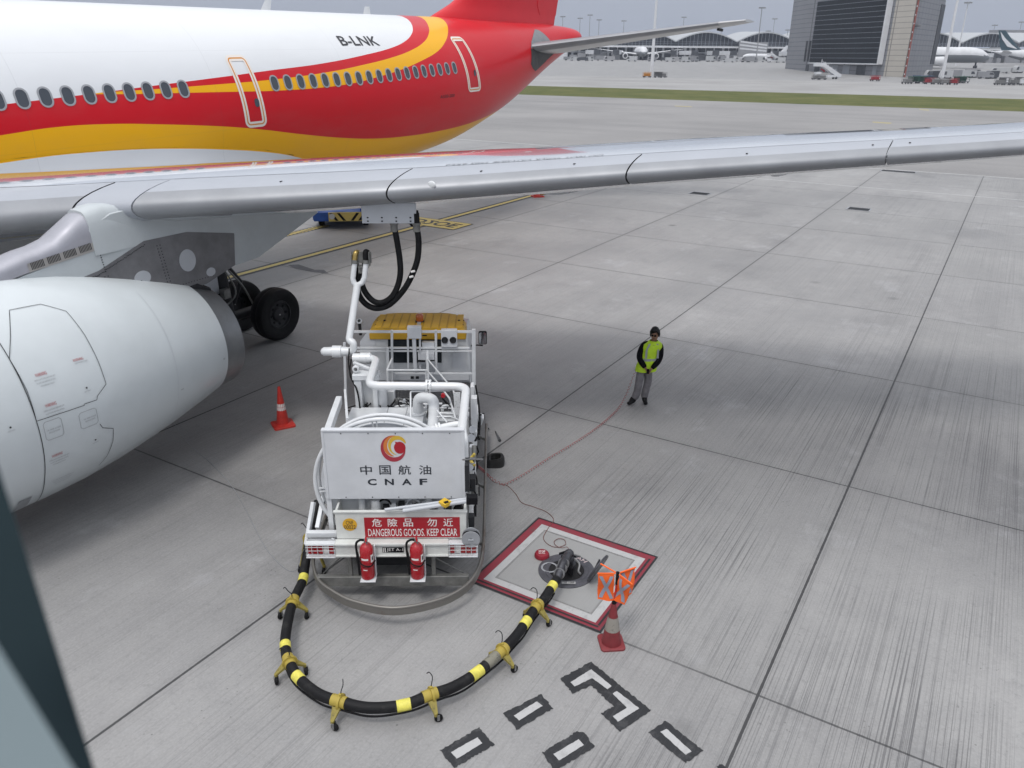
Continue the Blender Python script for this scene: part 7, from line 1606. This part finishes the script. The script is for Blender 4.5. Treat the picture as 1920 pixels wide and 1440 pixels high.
mb.add([p + Vector((0, 0, 5)), q + Vector((0, 0, 5)), q + Vector((0, 0, 30)), p + Vector((0, 0, 30)), p - n2 + Vector((0, 0, 5)), q - n2 + Vector((0, 0, 5)), q - n2 + Vector((0, 0, 30)), p - n2 + Vector((0, 0, 30))], BF, 0, False); mb.build('side_glazing', fdark, tw)
for z in (19.5, 30.0): mb = MB(); p = C_ + d2 * 9 + n2 * 1.0; mb.lathe([(1.0, 0), (1.5, .5), (1.5, 1.2), (0, 1.3)], 14, 0, p + Vector((0, 0, z))); mb.beam(p + Vector((0, 0, z)), p - n2 * 1.6 + Vector((0, 0, z + .2)), .4, .4); mb.build('lamp_bracket', fgrey, tw)
# ---- floodlight masts
def mast(px, Y, top, label, r=0.28, head=True, tilt=0):
    p = far(px, Y); h = zat(px, top, Y) - p.z; o = empty('light_mast', tuple(p), 0, label=label, cat='light mast', group='tall floodlight masts over the airfield')
    MB().cyl((0, 0, 0), (0, 0, h), r * 1.3, 10, 0, r * .7).build('pole', fwhite if r > .3 else fgrey, o)
    mb = MB(); mb.cyl((0, 0, h - .6), (0, 0, h - .3), 1.5, 14)
    for k in range(8): a = 2 * PI * k / 8; mb.box((1.7 * math.cos(a), 1.7 * math.sin(a), h - .5), (.8, .8, .7))
    mb.build('lamp_ring', fgrey, o); return o
mast(1221, 322, -60, 'thick white mast standing alone on the apron behind the tailplane', 0.52)
mast(1764, 268, -60, 'nearer thick white mast rising from the carts right of the glass tower', 0.40)
mast(1791, 520, 3, 'second mast right of the glass tower, its lamp head near the top edge', 0.42)
mast(1417, 560, 13, 'mast standing through the tailplane tip before the terminal vaults', 0.30)
for i, (px, tp_, lab) in enumerate(((1053, 30, 'first thin mast right of the red tail cone'), (1085, 33, 'second thin mast right of the red tail cone'), (1103, 27, 'tallest of the thin masts right of the tail cone'), (1120, 36, 'fourth thin mast right of the red tail cone'), (1166, 38, 'thin mast alone between the tail cone group and the thick white mast'), (1276, 31, 'thin mast right of the thick white mast'), (1347, 40, 'mast head just showing over the tailplane'), (1443, 34, 'mast in front of the second roof vault'), (1434, 57, 'low mast head peeping over the vault crest'), (1470, 55, 'short mast between vault and glass tower'), (1850, 46, 'mast head above the vault at the right'), (1898, 40, 'faint mast head nearest the right edge'))):
    mast(px, 700, tp_, lab, 0.22)
mb = MB(); p = far(1885, 760); z0, z1 = zat(1885, 66, 760) - p.z, zat(1885, 56, 760) - p.z; mb.bb((-10, 0, 0), (10, 12, z0)); mb.bb((-13, -1, z0), (13, 14, z1)); o = mb.build('roof_block', fgrey, None); o.location = p; tag(o, 'hazy grey block rising behind the vaults at the right', 'building')
# ---- service vehicles and carts
def stairs(px, Y, rz, label):
    o = empty('stair_truck', tuple(far(px, Y)), rz, label=label, cat='stair truck'); 
    mb = MB(); mb.bb((-1.1, -5.5, .7), (1.1, 2.6, 1.5)); mb.bb((-1.1, 2.6, .6), (1.1, 4.4, 2.5)); mb.build('chassis', fwhite, o)
    mb = MB(); mb.prism([(-5.6, 0.5), (-4.4, .5), (2.2, 4.4), (5.2, 4.4), (5.2, 5.6), (2.0, 5.6), (-5.6, 1.6)], -1.0, 1.0, lambda u, v, w: Vector((w, u, v))); mb.build('stairway', fwhite, o)
    mb = MB()
    for k in range(5): y = -4 + k * 1.5; z = 1.6 + max(0, (y + 5.2)) * .58; mb.bb((.92, y - .06, z), (1.02, y + .06, z + 1.1))
    mb.beam((.97, -4.2, 2.6), (.97, 2.2, 6.5), .08, .08); mb.build('railing', fwhite, o)
    mb = MB(); mb.box((1.12, 1.0, 3.1), (.05, 2.0, .5), 0, Matrix.Rotation(.5, 3, 'X')); mb.build('red_flash', mat('red flash', (.4, .02, .03), .4), o)
    for y in (-3.6, 3.4):
        for x in (-1.0, 1.0): MB().cyl((x - .14, y, .45), (x + .14, y, .45), .45, 14).build('wheel', fdark, o)
    return o
stairs(1548, 316, rad(100), 'white passenger stair truck parked before the glass tower')
stairs(1450, 560, rad(110), 'small distant stair truck below the side-on jet')
def cart(px, Y, rz, col, label, kind):
    o = empty('baggage_cart', tuple(far(px, Y)), rz, label=label, cat='cart', group='baggage carts parked beyond the grass')
    mb = MB(); mb.bb((-1.6, -.8, .4), (1.6, .8, .55)); mb.build('deck', fdark, o)
    mb = MB()
    if kind == 0:
        for x in (-1.55, 1.45): mb.bb((x, -.78, .55), (x + .1, -.68, 2.0)); mb.bb((x, .68, .55), (x + .1, .78, 2.0)); mb.bb((x, -.78, 1.2), (x + .1, .78, 1.3))
        mb.bb((-1.6, -.8, 1.95), (1.6, .8, 2.1)); mb.bb((-1.5, .7, .6), (1.5, .76, 1.95))
    else:
        mb.bb((-1.5, -.75, .55), (1.5, .75, .62)); 
        for k in range(8): x = -1.5 + k * .42; mb.bb((x, -.76, .6), (x + .07, -.7, 1.9)); mb.bb((x, .7, .6), (x + .07, .76, 1.9))
        mb.bb((-1.5, -.76, 1.2), (1.5, -.7, 1.28)); mb.bb((-1.5, -.76, 1.85), (1.5, -.7, 1.93)); mb.bb((-1.2, -.6, .62), (1.1, .6, 1.5))
    mb.build('frame', col, o)
    mb = MB()
    for x in (-1.1, 1.1):
        for y in (-.7, .7): mb.cyl((x, y - .08, .22), (x, y + .08, .22), .22, 10)
    mb.build('wheels', fdark, o); return o
cg = mat('cart green', (.03, .10, .07), .5); cr = mat('cart red', (.32, .03, .04), .5); cgy = mat('cart grey', (.22, .22, .22), .5); cb_ = mat('cart blue', (.06, .10, .18), .5)
for px, Y, rz, col, lab, k in ((1640, 292, .1, cr, 'bright red cart standing alone before the pale stair shaft', 1), (1700, 262, .3, cgy, 'grey cart first in the row beside the glass tower', 1), (1712, 268, 0, cg, 'dark green cart second in the row by the tower', 0), (1727, 270, .1, cg, 'dark green canopied cart third in the row', 0), (1742, 262, -.1, cr, 'red barred cart left of the nearer thick mast', 1), (1755, 260, .1, cgy, 'grey barred cart touching the nearer thick mast', 1), (1772, 258, 0, cgy, 'grey barred cart just right of the nearer mast', 1), (1785, 258, 0, cr, 'red cart at the right end of the row by the mast', 1), (1797, 275, .2, cg, 'bright green cart behind the row, right of the mast', 0), (1806, 278, .2, cg, 'last green cart in the row, clear of the mast', 0), (1720, 285, .1, cb_, 'blue canopied cart behind the row', 0), (1738, 284, .1, cb_, 'second blue canopied cart behind the row', 0), (1530, 306, .1, cgy, 'grey barred cart in front of the stair truck', 1), (1541, 305, 0, cgy, 'second grey barred cart in front of the stair truck', 1),
                            (1213, 318, .2, mat('cart orange', (.5, .22, .03), .5), 'small orange cart at the foot of the lone white mast', 1), (1234, 316, 0, cgy, 'tall grey cart right of the lone white mast', 0), (1242, 318, .3, cgy, 'low grey cart at the right of the lone mast', 1)):
    cart(px, Y, rz, col, lab, k)
for i, px in enumerate((1874, 1882, 1889, 1896, 1903, 1911, 1918, 1926)):
    cart(px, 258 + (i % 3) * 6, 0.4 * (i % 4), (cgy, fdark, fwhite, cgy)[i % 4], ['pale cart at the left end of the jumble by the right edge', 'dark cart second in the jumble by the right edge', 'white cart in the jumble by the right edge', 'grey cart fourth in the jumble by the right edge', 'grey cart midway in the right edge jumble', 'dark cart near the right end of the jumble', 'white cart last but one in the jumble', 'grey cart cut by the right edge'][i], (i + 1) % 2)
def van(px, Y, rz, col, label, h=2.6, L_=5.5):
    o = empty('service_van', tuple(far(px, Y)), rz, label=label, cat='service vehicle', group='service vehicles along the far terminal')
    mb = MB(); mb.prism([(-L_ / 2, .5), (L_ / 2, .5), (L_ / 2, 1.5), (L_ / 2 - .5, h * .9), (L_ / 2 - 1.2, h), (-L_ / 2, h)], -1.05, 1.05, lambda u, v, w: Vector((u, w, v))); mb.build('body', col, o)
    MB().prism([(L_ / 2 - 1.8, 1.5), (L_ / 2 - .1, 1.5), (L_ / 2 - .7, h * .86), (L_ / 2 - 1.8, h * .86)], -1.07, 1.07, lambda u, v, w: Vector((u, w, v))).build('windows', fdark, o)
    mb = MB()
    for x in (-L_ * .3, L_ * .3): mb.cyl((x, -1.1, .4), (x, 1.1, .4), .4, 12)
    mb.build('wheels', fdark, o)
random.seed(23); fpale = mat('far pale grey', (0.46, 0.47, 0.48), 0.5); fmid = mat('far mid grey', (0.36, 0.36, 0.37), 0.5)
spots = [(1066, 1), (1078, 0), (1092, 2), (1106, 0), (1128, 1), (1142, 3), (1185, 0), (1222, 1), (1244, 2), (1256, 0), (1270, 3), (1286, 0), (1302, 1), (1318, 2), (1332, 0), (1352, 1), (1366, 0), (1386, 0), (1398, 3), (1408, 1), (1424, 0), (1462, 0), (1474, 2), (1490, 1), (1748, 0), (1758, 2), (1772, 0), (1785, 1), (1812, 0), (1822, 3), (1834, 0), (1846, 1), (1858, 2), (1876, 0), (1890, 1), (1908, 0)]
wd = ['white', 'grey', 'dark', 'pale']
plc = lambda p: 'left of the head-on jet' if p < 1190 else 'between the head-on jet and the first vault' if p < 1300 else 'under the first full vault' if p < 1376 else 'around the side-on jet' if p < 1500 else 'below the big grey jet nose' if p < 1860 else 'by the right edge jets'
cnt = {}
for px, c in spots:
    k = (wd[c], plc(px)); cnt[k] = cnt.get(k, 0) + 1
seen = {}
for px, c in spots:
    k = (wd[c], plc(px)); seen[k] = seen.get(k, 0) + 1
    lab = f'{wd[c]} service vehicle {plc(px)}' if cnt[k] == 1 else f'{["first", "second", "third", "fourth", "fifth", "sixth", "seventh"][seen[k] - 1]} {wd[c]} service vehicle from the left, {plc(px)}'
    van(px, (560 if px < 1700 else 345 if px < 1860 else 420) + random.uniform(-12, 18), random.uniform(-.5, .5) + (PI if random.random() < .5 else 0), (fpale, fgrey, fdark, fmid)[c], lab, random.uniform(2.2, 3.6), random.uniform(4.5, 8.5))
# hills and air
mb = MB(); xs = [-9000 + 300 * i for i in range(61)]; random.seed(5)
def hh(x): return 330 + 180 * math.sin(x / 1500.0 + .6) + 120 * math.sin(x / 610.0) + 45 * math.sin(x / 233.0)
mb.loft([[Vector((x, 8200, 0)) for x in xs], [Vector((x, 8500, max(60, hh(x) * (1.15 if x < -1500 else 0.30)))) for x in xs], [Vector((x, 9800, 20)) for x in xs]], caps=False, closed_ring=False)
mb.build('hills', mat('hills', (0.05, 0.07, 0.06), 0.9, var=0.3, vscale=0.002), None, ang=80, kind='structure')
hz = MB().bb((-1600, -160, -1.5), (1600, 1250, 75)).build('haze', None if False else mat('x', (1, 1, 1)), None)
hz.data.materials.clear(); hm = bpy.data.materials.new('haze'); hm.use_nodes = True; nt = hm.node_tree
for n in list(nt.nodes): nt.nodes.remove(n)
ou = nt.nodes.new('ShaderNodeOutputMaterial'); pv = nt.nodes.new('ShaderNodeVolumePrincipled'); pv.inputs['Color'].default_value = (0.82, 0.88, 1.0, 1); pv.inputs['Density'].default_value = 0.00022; pv.inputs['Anisotropy'].default_value = 0.2; nt.links.new(pv.outputs[0], ou.inputs['Volume'])
hz.data.materials.append(hm); tag(hz, None, None, None, 'stuff')
# ---------------------------------------------------------------- window frame of the boarding bridge at the camera's left
def at_d(px, py, d): return Vector((0, 0, EYE)) + ray(px, py) * (d / FPX)
wf = empty('window_frame', (0, 0, 0), 0, label='window mullion coloured dark for indoor shade, with a pale inner sill close at the lower left', cat='window frame')
mb = MB(); q = [(-140, 560), (0, 905), (160, 1500), (-160, 1500)]
dd = 0.62
a = [at_d(x, y, dd) for x, y in ((-150, 480), (0, 884), (186, 1470), (150, 1560))]; b = [at_d(x, y, dd * 1.10) + Vector((-.25, 0, 0)) for x, y in ((-150, 480), (0, 884), (186, 1470), (150, 1560))]
mb.add(a + b, [(i, i + 1, 5 + i, 4 + i) for i in range(3)], 0); c = [p + Vector((-.22, -.02, 0)) for p in a]; mb.add(a + c, [(i, i + 1, 5 + i, 4 + i) for i in range(3)], 0)
mb.build('mullion', mat('mullion shade tone', (0.016, 0.030, 0.036), 0.6, spec=0.2), wf, fixn=False)  # indoor shade is put into this near-black base colour
mb = MB(); a = [at_d(x, y, .46) for x, y in ((-200, 900), (0, 1218), (145, 1452), (230, 1600))]; c = [at_d(x, y, .40) for x, y in ((-420, 900), (-320, 1218), (-220, 1452), (-150, 1600))]
mb.add(a + c, [(i, i + 1, 5 + i, 4 + i) for i in range(3)], 0); b = [p + Vector((-.06, -.03, -.02)) for p in a]; mb.add(a + b, [(i, i + 1, 5 + i, 4 + i) for i in range(3)], 0)
mb.build('inner_sill', mat('inner sill', (0.20, 0.25, 0.265), 0.6), wf, fixn=False)
